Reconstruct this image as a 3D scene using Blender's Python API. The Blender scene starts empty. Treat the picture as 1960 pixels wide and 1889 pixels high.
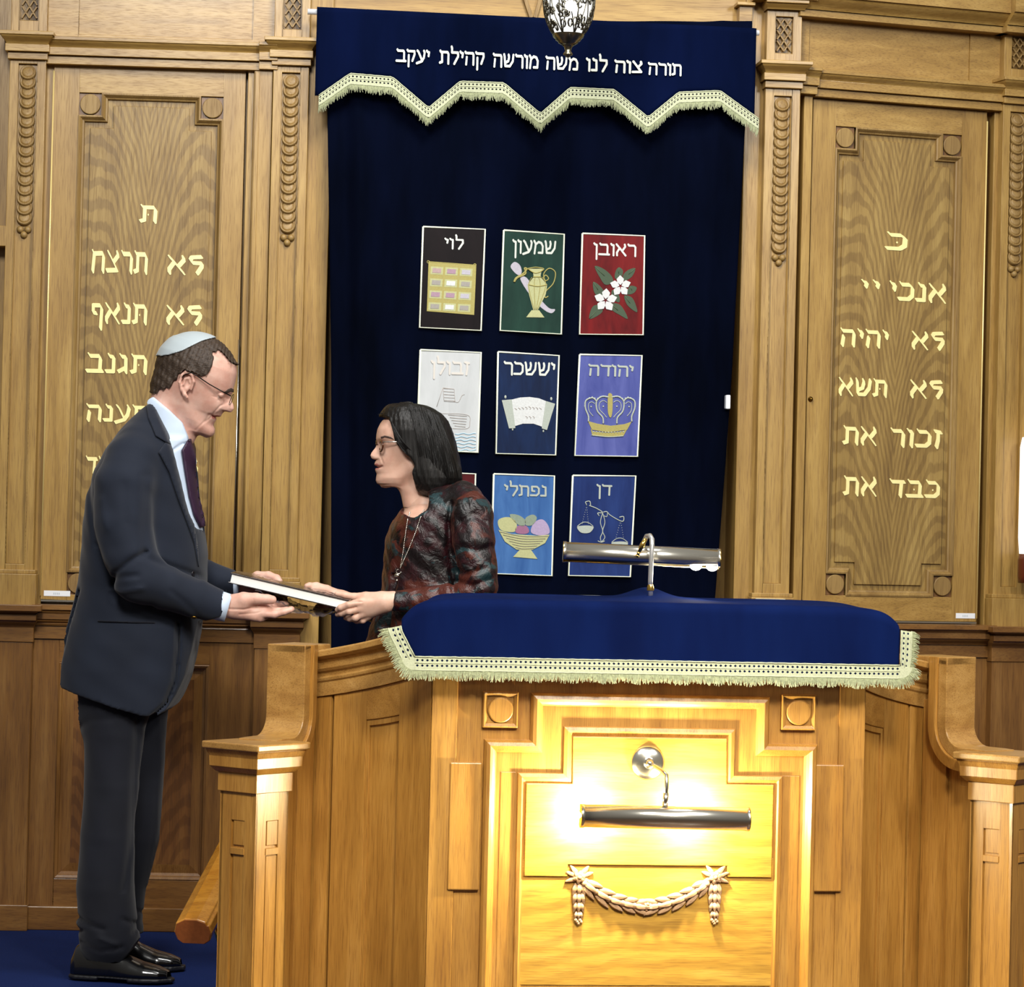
import bpy, bmesh, math, random
import numpy as np
from mathutils import Vector, Matrix
from mathutils.bvhtree import BVHTree
random.seed(7); np.random.seed(7)
SC = bpy.context.scene
COL = SC.collection
# ------------------------------------------------------------------ camera
FPX = 5400.0; TH = math.radians(6.8); PIT = math.atan(65.5/5400); ROLL = 0.024
CAM = Vector((0, 0, 1.21))
_r0 = Vector((math.cos(TH), -math.sin(TH), 0)); _f0 = Vector((math.sin(TH), math.cos(TH), 0))
FW = (_f0*math.cos(PIT) + Vector((0, 0, 1))*math.sin(PIT)).normalized()
_u0 = _r0.cross(FW).normalized()
RT = _r0*math.cos(ROLL) + _u0*math.sin(ROLL)
UP = _u0*math.cos(ROLL) - _r0*math.sin(ROLL)
cd = bpy.data.cameras.new('camera'); cam = bpy.data.objects.new('camera', cd); COL.objects.link(cam)
cd.sensor_width = 36; cd.sensor_fit = 'HORIZONTAL'; cd.lens = 36*FPX/1960
cam.matrix_world = Matrix(((RT.x, UP.x, -FW.x, CAM.x), (RT.y, UP.y, -FW.y, CAM.y), (RT.z, UP.z, -FW.z, CAM.z), (0, 0, 0, 1)))
SC.camera = cam
# ------------------------------------------------------------------ world, exposure, lights of the hall, added pulpit fill
W = bpy.data.worlds.new('world'); SC.world = W; W.use_nodes = True
nt = W.node_tree; nt.nodes.clear()
_o = nt.nodes.new('ShaderNodeOutputWorld'); _b = nt.nodes.new('ShaderNodeBackground')
_tc = nt.nodes.new('ShaderNodeTexCoord'); _s = nt.nodes.new('ShaderNodeSeparateXYZ'); _cr = nt.nodes.new('ShaderNodeValToRGB')
_m = nt.nodes.new('ShaderNodeMath'); _m.operation = 'MULTIPLY_ADD'; _m.inputs[1].default_value = .5; _m.inputs[2].default_value = .5
nt.links.new(_tc.outputs['Generated'], _s.inputs[0]); nt.links.new(_s.outputs[2], _m.inputs[0]); nt.links.new(_m.outputs[0], _cr.inputs[0])
e = _cr.color_ramp.elements
e[0].position = .35; e[0].color = (.16, .12, .09, 1); e[1].position = .8; e[1].color = (1.0, .97, .9, 1)
_x = e.new(.52); _x.color = (.55, .50, .44, 1)
nt.links.new(_cr.outputs[0], _b.inputs[0]); nt.links.new(_b.outputs[0], _o.inputs[0]); _b.inputs[1].default_value = 0.34
SC.view_settings.view_transform = 'Standard'; SC.view_settings.look = 'None'
SC.view_settings.exposure = 0.0; SC.view_settings.gamma = 1.0; SC.view_settings.use_curve_mapping = False
SC.cycles.use_denoising = True
SC.cycles.max_bounces = 6; SC.cycles.diffuse_bounces = 3; SC.cycles.glossy_bounces = 4; SC.cycles.transmission_bounces = 6
SC.cycles.sample_clamp_indirect = 6.0
SC.cycles.caustics_reflective = False; SC.cycles.caustics_refractive = False
def area(name, loc, target, size, power, col=(1, 1, 1), sy=None, spread=180):
    l = bpy.data.lights.new(name, 'AREA'); l.energy = power; l.color = col; l.size = size; l.spread = math.radians(spread)
    if sy: l.shape = 'RECTANGLE'; l.size_y = sy
    o = bpy.data.objects.new(name, l); COL.objects.link(o); o.location = loc
    d = Vector(target) - Vector(loc); o.rotation_euler = d.to_track_quat('-Z', 'Y').to_euler(); return o
area('hall_ceiling_light', (-.6, 3.4, 4.2), (1.0, 8.1, 1.5), 1.1, 128, (1, .985, .95), None, 150)
area('hall_gallery_light', (3.4, 3.4, 3.6), (1.7, 8.2, 1.5), .8, 54, (1, .98, .93), None, 120)
area('pulpit_fill_light', (1.3, 2.9, 3.0), (1.1, 6.45, .35), .5, 13, (1, .93, .80), None, 42)  # added fill to brighten the pulpit front, no known lamp of the hall
area('ark_ceiling_light', (1.0, 6.3, 4.2), (1.0, 8.35, 1.7), .8, 27, (1, .985, .96), None, 95)
# ------------------------------------------------------------------ measuring: a pixel of the photograph to a point at a known distance / on a known surface
def ray(px, py):
    return FW + RT*((px-980)/FPX) - UP*((py-944.5)/FPX)
def at(px, py, D):
    return CAM + ray(px, py)*D
class Plane:
    """upright surface: origin o (z=0), unit direction e along it, outward normal n (towards the hall)"""
    def __init__(s, a, b):
        a = Vector((a[0], a[1], 0)); b = Vector((b[0], b[1], 0))
        s.o = a; s.e = (b-a).normalized(); s.n = Vector((s.e.y, -s.e.x, 0)); s.len = (b-a).length
    def loc(s, px, py, d=0.0):
        r = ray(px, py); t = (s.o + s.n*d - CAM).dot(s.n)/r.dot(s.n)
        p = CAM + r*t; return ((p-s.o).dot(s.e), p.z)
    def p(s, u, z, d=0.0):
        v = s.o + s.e*u + s.n*d; return Vector((v.x, v.y, z))
    def rect(s, x0, y0, x1, y1, d=0.0):
        a = s.loc(x0, y0, d); b = s.loc(x1, y1, d); return a[0], b[0], b[1], a[1]
# ------------------------------------------------------------------ objects
def tag(o, label=None, cat=None, group=None, kind=None):
    if label: o['label'] = label
    if cat: o['category'] = cat
    if group: o['group'] = group
    if kind: o['kind'] = kind
    return o
def empty(name, loc, label=None, cat=None, group=None, kind=None):
    o = bpy.data.objects.new(name, None); COL.objects.link(o); o.location = loc; o.empty_display_size = .05
    return tag(o, label, cat, group, kind)
def base_of(o):
    v = Vector((0, 0, 0))
    while o is not None: v += o.location; o = o.parent
    return v
class MB:
    def __init__(s): s.v = []; s.f = []; s.m = []; s.sm = []
    def add(s, vs, fs, m=0, smooth=False):
        k = len(s.v); s.v += [tuple(v) for v in vs]
        for f in fs: s.f.append(tuple(i+k for i in f)); s.m.append(m); s.sm.append(smooth)
    def hexa(s, P, m=0):   # 8 points: bottom 4, top 4
        s.add(P, [(3, 2, 1, 0), (4, 5, 6, 7), (0, 1, 5, 4), (1, 2, 6, 5), (2, 3, 7, 6), (3, 0, 4, 7)], m)
    def pbox(s, pl, u0, u1, z0, z1, d0, d1, m=0):
        P = [pl.p(u0, z0, d1), pl.p(u1, z0, d1), pl.p(u1, z0, d0), pl.p(u0, z0, d0), pl.p(u0, z1, d1), pl.p(u1, z1, d1), pl.p(u1, z1, d0), pl.p(u0, z1, d0)]
        s.hexa(P, m)
    def bx(s, pl, x0, y0, x1, y1, d0, d1, m=0):   # measured corners, top left and bottom right
        u0, u1, z0, z1 = pl.rect(x0, y0, x1, y1, d1); s.pbox(pl, u0, u1, z0, z1, d0, d1, m)
    def box(s, a, b, m=0):
        x0, y0, z0 = a; x1, y1, z1 = b
        s.hexa([(x0, y0, z0), (x1, y0, z0), (x1, y1, z0), (x0, y1, z0), (x0, y0, z1), (x1, y0, z1), (x1, y1, z1), (x0, y1, z1)], m)
    def prism(s, pts0, pts1, m=0, smooth=False):
        n = len(pts0); k = list(range(n))
        s.add(list(pts0)+list(pts1), [tuple(k[::-1]), tuple(i+n for i in k)], m)
        s.add(list(pts0)+list(pts1), [(i, (i+1) % n, (i+1) % n+n, i+n) for i in k], m, smooth)
    def ppoly(s, pl, pts, d0, d1, m=0):
        s.prism([pl.p(u, z, d0) for u, z in pts], [pl.p(u, z, d1) for u, z in pts], m)
    def sweep(s, path, sec, m=0, closed_path=False, smooth=False, caps=True):
        """path: list of (origin, axis_a, axis_b); sec: closed polygon of (a,b)"""
        n = len(sec); V = []
        for o, a, b in path:
            for x, y in sec: V.append(Vector(o)+Vector(a)*x+Vector(b)*y)
        F = []
        N = len(path)
        for i in range(N if closed_path else N-1):
            for j in range(n):
                F.append((i*n+j, i*n+(j+1) % n, ((i+1) % N)*n+(j+1) % n, ((i+1) % N)*n+j))
        s.add(V, F, m, smooth)
        if caps and not closed_path:
            s.add(V[:n], [tuple(range(n))], m); s.add(V[-n:], [tuple(range(n-1, -1, -1))], m)
    def tube(s, pts, r, seg=8, m=0, caps=True):
        pts = [Vector(p) for p in pts]; n = len(pts)
        rs = r if isinstance(r, (list, tuple)) else [r]*n
        t = (pts[1]-pts[0]).normalized(); ref = Vector((0, 0, 1)) if abs(t.z) < .9 else Vector((1, 0, 0))
        a = t.cross(ref).normalized(); V = []
        for i, p in enumerate(pts):
            t = (pts[min(i+1, n-1)]-pts[max(i-1, 0)]).normalized()
            a = (a - t*a.dot(t)).normalized(); b = t.cross(a)
            for k in range(seg):
                w = 2*math.pi*k/seg; V.append(p+(a*math.cos(w)+b*math.sin(w))*rs[i])
        F = [(i*seg+k, i*seg+(k+1) % seg, (i+1)*seg+(k+1) % seg, (i+1)*seg+k) for i in range(n-1) for k in range(seg)]
        s.add(V, F, m, True)
        if caps: s.add(V[:seg], [tuple(range(seg-1, -1, -1))], m); s.add(V[-seg:], [tuple(range(seg))], m)
    def lathe(s, c, prof, seg=24, m=0, ax=(0, 0, 1), smooth=True):
        """prof: (radius, height along ax)"""
        c = Vector(c); ax = Vector(ax).normalized(); ref = Vector((1, 0, 0)) if abs(ax.x) < .9 else Vector((0, 1, 0))
        a = ax.cross(ref).normalized(); b = ax.cross(a); V = []
        for r, h in prof:
            for k in range(seg):
                w = 2*math.pi*k/seg; V.append(c+ax*h+(a*math.cos(w)+b*math.sin(w))*max(r, 1e-5))
        F = [(i*seg+k, i*seg+(k+1) % seg, (i+1)*seg+(k+1) % seg, (i+1)*seg+k) for i in range(len(prof)-1) for k in range(seg)]
        s.add(V, F, m, smooth)
    def ball(s, c, r, m=0, seg=12, rings=8, sc=(1, 1, 1), R=None):
        V = []; F = []
        for i in range(rings+1):
            t = math.pi*i/rings
            for k in range(seg):
                w = 2*math.pi*k/seg; q = Vector((math.sin(t)*math.cos(w)*sc[0], math.sin(t)*math.sin(w)*sc[1], math.cos(t)*sc[2]))*r
                V.append(Vector(c)+(R @ q if R else q))
        for i in range(rings):
            for k in range(seg): F.append((i*seg+k, i*seg+(k+1) % seg, (i+1)*seg+(k+1) % seg, (i+1)*seg+k))
        s.add(V, F, m, True)
    def torus(s, c, R, r, n, m=0, seg=24, sub=6, a0=0, a1=2*math.pi, sx=1, sy=1, ex=None, ey=None):
        n = Vector(n).normalized()
        if ex is None: ex = n.cross(Vector((0, 0, 1))).normalized() if abs(n.z) < .9 else Vector((1, 0, 0))
        ex = Vector(ex); ey = Vector(ey) if ey is not None else n.cross(ex)
        pts = [Vector(c)+(ex*math.cos(a0+(a1-a0)*k/seg)*sx+ey*math.sin(a0+(a1-a0)*k/seg)*sy)*R for k in range(seg+1)]
        s.tube(pts, r, sub, m)
    def build(s, name, mats, parent=None, bevel=0, seg=2, subsurf=0, clean=True, fix=True):
        me = bpy.data.meshes.new(name); b = base_of(parent)
        me.from_pydata([(v[0]-b.x, v[1]-b.y, v[2]-b.z) for v in s.v], [], s.f)
        for mt in (mats if isinstance(mats, (list, tuple)) else [mats]): me.materials.append(mt)
        me.polygons.foreach_set('material_index', s.m); me.polygons.foreach_set('use_smooth', s.sm); me.update()
        bm = bmesh.new(); bm.from_mesh(me)
        bmesh.ops.remove_doubles(bm, verts=bm.verts, dist=1e-5) if clean else None
        if fix: bmesh.ops.recalc_face_normals(bm, faces=bm.faces)
        bm.to_mesh(me); bm.free()
        o = bpy.data.objects.new(name, me); COL.objects.link(o)
        if parent is not None: o.parent = parent
        if bevel:
            md = o.modifiers.new('bevel', 'BEVEL'); md.width = bevel; md.segments = seg; md.limit_method = 'ANGLE'; md.angle_limit = math.radians(35); md.harden_normals = False
        if subsurf:
            md = o.modifiers.new('sub', 'SUBSURF'); md.levels = subsurf; md.render_levels = subsurf
        return o
def np_mesh(name, V, F, mats, parent=None, smooth=True, mi=None):
    me = bpy.data.meshes.new(name); b = base_of(parent); V = np.asarray(V, dtype=float)-np.array([b.x, b.y, b.z])
    me.from_pydata(V.tolist(), [], F.tolist() if hasattr(F, 'tolist') else F)
    for mt in (mats if isinstance(mats, (list, tuple)) else [mats]): me.materials.append(mt)
    me.polygons.foreach_set('use_smooth', [smooth]*len(me.polygons))
    if mi is not None: me.polygons.foreach_set('material_index', mi)
    me.update(); o = bpy.data.objects.new(name, me); COL.objects.link(o)
    if parent is not None: o.parent = parent
    return o
# ------------------------------------------------------------------ materials
def srgb(c):
    c = c.lstrip('#'); v = [int(c[i:i+2], 16)/255 for i in (0, 2, 4)]
    return tuple((x/12.92 if x <= .04045 else ((x+.055)/1.055)**2.4) for x in v)+(1,)
def lk(nt, a, b): nt.links.new(a, b)
def newmat(name):
    m = bpy.data.materials.new(name); m.use_nodes = True; nt = m.node_tree
    return m, nt, nt.nodes['Principled BSDF']
def noise(nt, scale=(1, 1, 1), sc=5, det=4, rough=.5, dist=0, coord='Object', loc=(0, 0, 0)):
    tc = nt.nodes.new('ShaderNodeTexCoord'); mp = nt.nodes.new('ShaderNodeMapping'); mp.inputs['Scale'].default_value = scale; mp.inputs['Location'].default_value = loc
    n = nt.nodes.new('ShaderNodeTexNoise'); n.inputs['Scale'].default_value = sc; n.inputs['Detail'].default_value = det; n.inputs['Roughness'].default_value = rough; n.inputs['Distortion'].default_value = dist
    lk(nt, tc.outputs[coord], mp.inputs[0]); lk(nt, mp.outputs[0], n.inputs['Vector']); return n
def ramp(nt, src, stops):
    r = nt.nodes.new('ShaderNodeValToRGB'); el = r.color_ramp.elements
    while len(el) < len(stops): el.new(.5)
    for q, (p, c) in zip(el, stops): q.position = p; q.color = c
    lk(nt, src, r.inputs[0]); return r
def mixc(nt, a, b, fac, mode='MIX'):
    m = nt.nodes.new('ShaderNodeMix'); m.data_type = 'RGBA'; m.blend_type = mode
    for sk, v in ((m.inputs[6], a), (m.inputs[7], b), (m.inputs[0], fac)):
        if hasattr(v, 'node'): lk(nt, v, sk)
        else: sk.default_value = v
    return m.outputs[2]
def mth(nt, op, a, b=None, c=None):
    m = nt.nodes.new('ShaderNodeMath'); m.operation = op
    for i, v in enumerate((a, b, c)):
        if v is None: continue
        if hasattr(v, 'node'): lk(nt, v, m.inputs[i])
        else: m.inputs[i].default_value = v
    return m.outputs[0]
def bump(nt, h, bs, strength=.3, dist=.002):
    b = nt.nodes.new('ShaderNodeBump'); b.inputs['Strength'].default_value = strength; b.inputs['Distance'].default_value = dist
    lk(nt, h, b.inputs['Height']); lk(nt, b.outputs[0], bs.inputs['Normal']); return b
def plain(name, col, rough=.5, metal=0, spec=.5, nz=0, nsc=40, emit=0, ecol=None, sheen=0, coat=0):
    m, nt, bs = newmat(name); c = srgb(col) if isinstance(col, str) else col
    bs.inputs['Base Color'].default_value = c; bs.inputs['Roughness'].default_value = rough; bs.inputs['Metallic'].default_value = metal
    bs.inputs['Specular IOR Level'].default_value = spec; bs.inputs['Coat Weight'].default_value = coat
    n = noise(nt, sc=nsc, det=5)
    d = tuple(x*(1-nz) for x in c[:3])+(1,); l = tuple(min(1, x*(1+nz)) for x in c[:3])+(1,)
    r = ramp(nt, n.outputs[0], [(.3, d), (.7, l)]); lk(nt, r.outputs[0], bs.inputs['Base Color'])
    if sheen: bs.inputs['Sheen Weight'].default_value = sheen; bs.inputs['Sheen Roughness'].default_value = .4
    if emit:
        bs.inputs['Emission Color'].default_value = ecol or c; bs.inputs['Emission Strength'].default_value = emit
    return m
def wood(name, c0, c1, c2, axis='z', rough=.36, fig=0, fx=0.0, coat=.25):
    """oak: long pores along the axis, darker growth bands, optional flame figure about x=fx"""
    m, nt, bs = newmat(name)
    S = {'z': (1, 1, .035), 'x': (.035, 1, 1)}[axis]; S2 = {'z': (1, 1, .1), 'x': (.1, 1, 1)}[axis]
    fine = noise(nt, S, 420, 3, .6); band = noise(nt, S2, 26, 3, .6, .4); blot = noise(nt, (1, 1, 1), 3.1, 3, .55)
    col = ramp(nt, band.outputs[0], [(.28, srgb(c0)), (.52, srgb(c1)), (.75, srgb(c2))]).outputs[0]
    pores = ramp(nt, fine.outputs[0], [(.36, (.62, .55, .48, 1)), (.5, (1, 1, 1, 1))]).outputs[0]
    col = mixc(nt, col, pores, .75, 'MULTIPLY')
    bl = ramp(nt, blot.outputs[0], [(.3, (.84, .8, .76, 1)), (.65, (1.0, 1.0, 1.0, 1))]).outputs[0]
    col = mixc(nt, col, bl, .8, 'MULTIPLY')
    if fig:
        tc = nt.nodes.new('ShaderNodeTexCoord'); sp = nt.nodes.new('ShaderNodeSeparateXYZ'); lk(nt, tc.outputs['Object'], sp.inputs[0])
        ux = mth(nt, 'ABSOLUTE', mth(nt, 'SUBTRACT', sp.outputs[0], fx))
        wob = noise(nt, (1, 1, .35), 34, 3, .6); wob2 = noise(nt, (1, 1, .25), 7, 2, .5)
        if axis == 'z':
            f = mth(nt, 'ADD', mth(nt, 'MULTIPLY', ux, 520.0), mth(nt, 'MULTIPLY', sp.outputs[2], -95.0))
            f = mth(nt, 'SUBTRACT', f, mth(nt, 'MULTIPLY', mth(nt, 'MULTIPLY', ux, ux), 1500.0))
        else:
            f = mth(nt, 'ADD', mth(nt, 'MULTIPLY', sp.outputs[2], 150.0), mth(nt, 'MULTIPLY', mth(nt, 'MULTIPLY', ux, ux), 60.0))
        f = mth(nt, 'ADD', f, mth(nt, 'MULTIPLY', wob.outputs[0], 5.0 if axis == 'z' else .6)); f = mth(nt, 'ADD', f, mth(nt, 'MULTIPLY', wob2.outputs[0], 26.0 if axis == 'z' else 9.0))
        s_ = mth(nt, 'SINE', f); s_ = mth(nt, 'MULTIPLY_ADD', s_, .5, .5)
        rr = ramp(nt, s_, [(.30, (.66, .60, .54, 1)), (.62, (1.04, 1.03, 1.02, 1))]).outputs[0]
        col = mixc(nt, col, rr, fig, 'MULTIPLY')
    lk(nt, col, bs.inputs['Base Color'])
    rr = ramp(nt, fine.outputs[0], [(.3, (rough+.14,)*3+(1,)), (.6, (rough,)*3+(1,))]).outputs[0]; lk(nt, rr, bs.inputs['Roughness'])
    bs.inputs['Coat Weight'].default_value = coat; bs.inputs['Coat Roughness'].default_value = .22
    bump(nt, fine.outputs[0], bs, .12, .0006); return m
DV = wood('dimmed_oak_upright', '#6a4620', '#80582a', '#926a38', rough=.3, coat=.35)  # same wall oak, the dim warm light low down put into its colour
DH = wood('dimmed_oak_level', '#6a4620', '#80582a', '#926a38', 'x', rough=.3, coat=.35)
# the panelling: a paler, drier oak on the wall, a redder polished oak on the pulpit
WV = wood('oak_upright', '#917036', '#a68445', '#b79655')
WH = wood('oak_level', '#917036', '#a68445', '#b79655', 'x')
WC = wood('oak_carved', '#7f6233', '#937642', '#a5874e', rough=.5, coat=.05)
WD = wood('oak_recess', '#6b4a26', '#7a5630', '#86623a')
PV = wood('pulpit_oak_upright', '#986a2c', '#ae7e38', '#bf8f47', rough=.34, coat=.25)
PH = wood('pulpit_oak_level', '#986a2c', '#ae7e38', '#bf8f47', 'x', rough=.34, coat=.25)
PF = wood('pulpit_oak_field', '#a67a2c', '#bb9038', '#c9a048', 'x', rough=.36, fig=.4, fx=.1, coat=.3)
PL = wood('pulpit_oak_pale', '#936a34', '#a98043', '#ba9254', 'x', rough=.3, coat=.3)
RAIL = wood('varnished_rail_oak', '#b4731e', '#c98a2c', '#d6983a', 'x', rough=.14, coat=.9)
ENDG = plain('rail_end_grain', '#93532a', .35, nz=.12, nsc=120)
BRASS = plain('polished_brass', '#d9b45c', .16, 1, nz=.05, nsc=15)
BRASSD = plain('dark_brass', '#8a6a2c', .3, 1, nz=.15, nsc=60)
CHROME = plain('nickel_plate', '#dcd8cc', .2, 1, nz=.03, nsc=10)
WHITEP = plain('white_plastic', '#e8ecf2', .35)
GAP = plain('dark_gap', '#1a110a', .9)
def velvet(name, c, c2, sheen=.6, vscale=(1, 1, .25), pile=True):
    m, nt, bs = newmat(name); n = noise(nt, vscale, 4.5, 4, .6); n2 = noise(nt, (1, 1, 1), 900, 2, .5)
    col = ramp(nt, n.outputs[0], [(.35, srgb(c)), (.72, srgb(c2))]).outputs[0]; lk(nt, col, bs.inputs['Base Color'])
    bs.inputs['Roughness'].default_value = .9; bs.inputs['Specular IOR Level'].default_value = .02 if sheen < .1 else .1
    bs.inputs['Sheen Weight'].default_value = sheen; bs.inputs['Sheen Roughness'].default_value = .35; bs.inputs['Sheen Tint'].default_value = srgb('#3a56a0')
    bump(nt, n2.outputs[0], bs, .25, .0006); return m
CURT = velvet('navy_velvet_curtain', '#02040d', '#050a1e', .008)
VAL = velvet('navy_velvet_valance', '#03081c', '#060f2e', .02)
DESKV = velvet('blue_velvet_cover', '#081236', '#0c1b48', .09)
LACE = plain('cream_braid', '#b3b798', .8, nz=.12, nsc=300)
FRING = plain('cream_fringe', '#a9ae8c', .75, nz=.25, nsc=200)
GOLD = plain('gilded_lettering', '#fff0a8', .35, .1, nz=.06, nsc=60)
THREAD = plain('white_embroidery', '#c9cdc5', .7, nz=.05, nsc=400)
def carpet():
    m, nt, bs = newmat('blue_carpet'); n = noise(nt, (1, 1, 1), 260, 4, .7); n2 = noise(nt, (1, 1, 1), 5, 3)
    col = ramp(nt, n.outputs[0], [(.3, srgb('#122050')), (.7, srgb('#20356e'))]).outputs[0]
    col = mixc(nt, col, ramp(nt, n2.outputs[0], [(.3, (.8, .8, .8, 1)), (.7, (1, 1, 1, 1))]).outputs[0], 1, 'MULTIPLY')
    lk(nt, col, bs.inputs['Base Color']); bs.inputs['Roughness'].default_value = .95; bs.inputs['Specular IOR Level'].default_value = .1
    bump(nt, n.outputs[0], bs, .8, .004); return m
CARPET = carpet()
# ------------------------------------------------------------------ Hebrew lettering: broad-nib strokes
GL = {
 'א': (.78, [[(.02, .97), (.30, .62), (.74, .02)], [(.66, .97), (.70, .78), (.50, .46)], [(.08, .02), (.06, .25), (.24, .60)]]),
 'ב': (.78, [[(.06, .99), (.12, .90), (.58, .90), (.64, .76), (.64, .06)], [(.00, .06), (.78, .06)]]),
 'ג': (.48, [[(.08, .99), (.14, .90), (.34, .88), (.38, .02)], [(.36, .28), (.02, .06)]]),
 'ד': (.70, [[(.02, .99), (.08, .90), (.70, .90)], [(.56, .90), (.54, .0)]]),
 'ה': (.74, [[(.02, .99), (.08, .90), (.62, .90), (.68, .76), (.68, .0)], [(.14, .58), (.10, .0)]]),
 'ו': (.26, [[(.0, .99), (.06, .90), (.20, .88), (.20, .0)]]),
 'ז': (.34, [[(.02, .97), (.32, .90)], [(.18, .90), (.20, .45), (.14, .0)]]),
 'ח': (.74, [[(.04, .99), (.10, .88), (.62, .90), (.68, .76), (.68, .0)], [(.12, .88), (.08, .0)]]),
 'י': (.24, [[(.0, .99), (.06, .90), (.20, .86), (.16, .56)]]),
 'כ': (.66, [[(.04, .99), (.10, .90), (.46, .90), (.62, .72), (.62, .26), (.46, .07), (.0, .07)]]),
 'ל': (.62, [[(.04, 1.36), (.08, 1.22), (.08, .90), (.56, .90), (.58, .60), (.28, .0)]]),
 'K': (.62, [[(.54, 1.0), (.10, .96), (.04, .80), (.16, .64), (.58, .62), (.58, .42), (.40, .02)]]),
 'מ': (.74, [[(.02, .99), (.14, .76), (.06, .0)], [(.14, .72), (.36, .92), (.58, .84), (.70, .58), (.68, .06), (.38, .06)]]),
 'נ': (.42, [[(.10, .99), (.14, .90), (.34, .86), (.36, .06), (.0, .06)]]),
 'ן': (.26, [[(.0, .99), (.06, .90), (.20, .86), (.20, -.36)]]),
 'ע': (.70, [[(.04, .97), (.14, .86), (.46, .14)], [(.60, .97), (.66, .84), (.60, .40), (.44, .10), (.0, -.08)]]),
 'פ': (.66, [[(.28, .46), (.10, .50), (.08, .90), (.46, .90), (.62, .72), (.62, .26), (.46, .07), (.0, .07)]]),
 'ף': (.62, [[(.28, .48), (.10, .52), (.08, .90), (.46, .90), (.56, .76), (.56, -.34)]]),
 'צ': (.68, [[(.04, .97), (.14, .84), (.62, .10), (.0, .07)], [(.58, .97), (.62, .80), (.38, .50)]]),
 'ק': (.68, [[(.0, .99), (.06, .90), (.60, .90), (.62, .66), (.44, .10)], [(.12, .56), (.12, -.36)]]),
 'ר': (.62, [[(.02, .99), (.08, .90), (.48, .90), (.58, .76), (.58, .0)]]),
 'ש': (.86, [[(.02, .99), (.06, .86), (.14, .07), (.52, .07), (.76, .46), (.80, .97)], [(.40, .97), (.44, .78), (.38, .46), (.14, .34)]]),
 'ת': (.74, [[(.02, .99), (.08, .90), (.60, .90), (.68, .76), (.68, .0)], [(.16, .88), (.18, .12), (.0, .05)]]),
 '.': (.12, [[(.05, .5), (.06, .5)]]),
}
def hull2(P):
    P = sorted(set((round(x, 7), round(y, 7)) for x, y in P))
    def half(Q):
        h = []
        for p in Q:
            while len(h) > 1 and (h[-1][0]-h[-2][0])*(p[1]-h[-2][1])-(h[-1][1]-h[-2][1])*(p[0]-h[-2][0]) <= 0: h.pop()
            h.append(p)
        return h
    a = half(P); b = half(P[::-1]); return a[:-1]+b[:-1]
def word(mb, pl, txt, x0, x1, ytop, ybot, d, nib=(.055, .085), th=.0016, gap=.16, m=0, dagesh=(), slant=0.0):
    """right-to-left word between pixel columns x0..x1; ytop/ybot bound the square of the letters"""
    yc = (ytop+ybot)/2; u0 = pl.loc(x0, yc, d)[0]; u1 = pl.loc(x1, yc, d)[0]
    xm = (x0+x1)/2; z1 = pl.loc(xm, ytop, d)[1]; z0 = pl.loc(xm, ybot, d)[1]; H = z1-z0
    tot = sum(GL[c][0] for c in txt)+gap*(len(txt)-1); k = (u1-u0)/tot; x = tot; q = 0
    for i, c in enumerate(txt):
        w, st = GL[c]; x -= w; S = [list(t) for t in st]
        if i in dagesh: S.append([(.34, .45), (.35, .45)])
        for line in S:
            dot = line == S[-1] and i in dagesh
            for a, b in zip(line[:-1], line[1:]):
                P = []
                for p in (a, b):
                    for t in range(8 if len(nib) == 2 or dot else 4):
                        w_ = 2*math.pi*t/8+.3
                        nx = nib[0]*math.cos(w_); ny = nib[1]*math.sin(w_)
                        if len(nib) == 3 and not dot: qa, qb = ((1, 1), (-1, 1), (-1, -1), (1, -1))[t]; ca_, sa_ = math.cos(nib[2]), math.sin(nib[2]); nx = (qa*nib[0]*ca_-qb*nib[1]*sa_)*1.0; ny = qa*nib[0]*sa_+qb*nib[1]*ca_
                        if dot: nx *= .8; ny *= .55
                        P.append((u0+(x+p[0]+nx+slant*(p[1]-.5))*k, z0+(p[1]+ny)*H))
                q += 1; mb.ppoly(pl, hull2(P), d, d+th+q*2e-5, m)
        x -= gap
# ================================================================== THE SETTING
P1 = (-.449, 8.382); P2 = (.323, 8.33); P3 = (1.796, 8.326); P4 = (2.565, 8.486)
PLL = Plane(P1, P2); PLC = Plane(P2, P3); PLR = Plane(P3, P4)
# floor: the raised platform with its steps to the hall floor
mb = MB()
mb.box((-3, 7.02, -.14), (.33, 9.2, 0)); mb.box((.33, 6.35, -.14), (1.82, 9.2, 0)); mb.box((1.82, 7.02, -.14), (4.5, 9.2, 0))
mb.box((-3, 6.72, -.30), (4.5, 9.2, -.14)); mb.box((-3, 6.42, -.45), (4.5, 9.2, -.30)); tag(mb.build('floor', CARPET, bevel=.006), 'deep blue carpet covering the platform floor under the standing man', 'floor', kind='structure')
mb = MB(); mb.box((-3, -2.5, -.55), (4.5, 6.42, -.45)); tag(mb.build('floor', wood('parquet', '#4a3018', '#5e3f20', '#70502c', 'x', .4)), 'brown parquet of the lower hall floor in front of the platform', 'floor', kind='structure')
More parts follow.
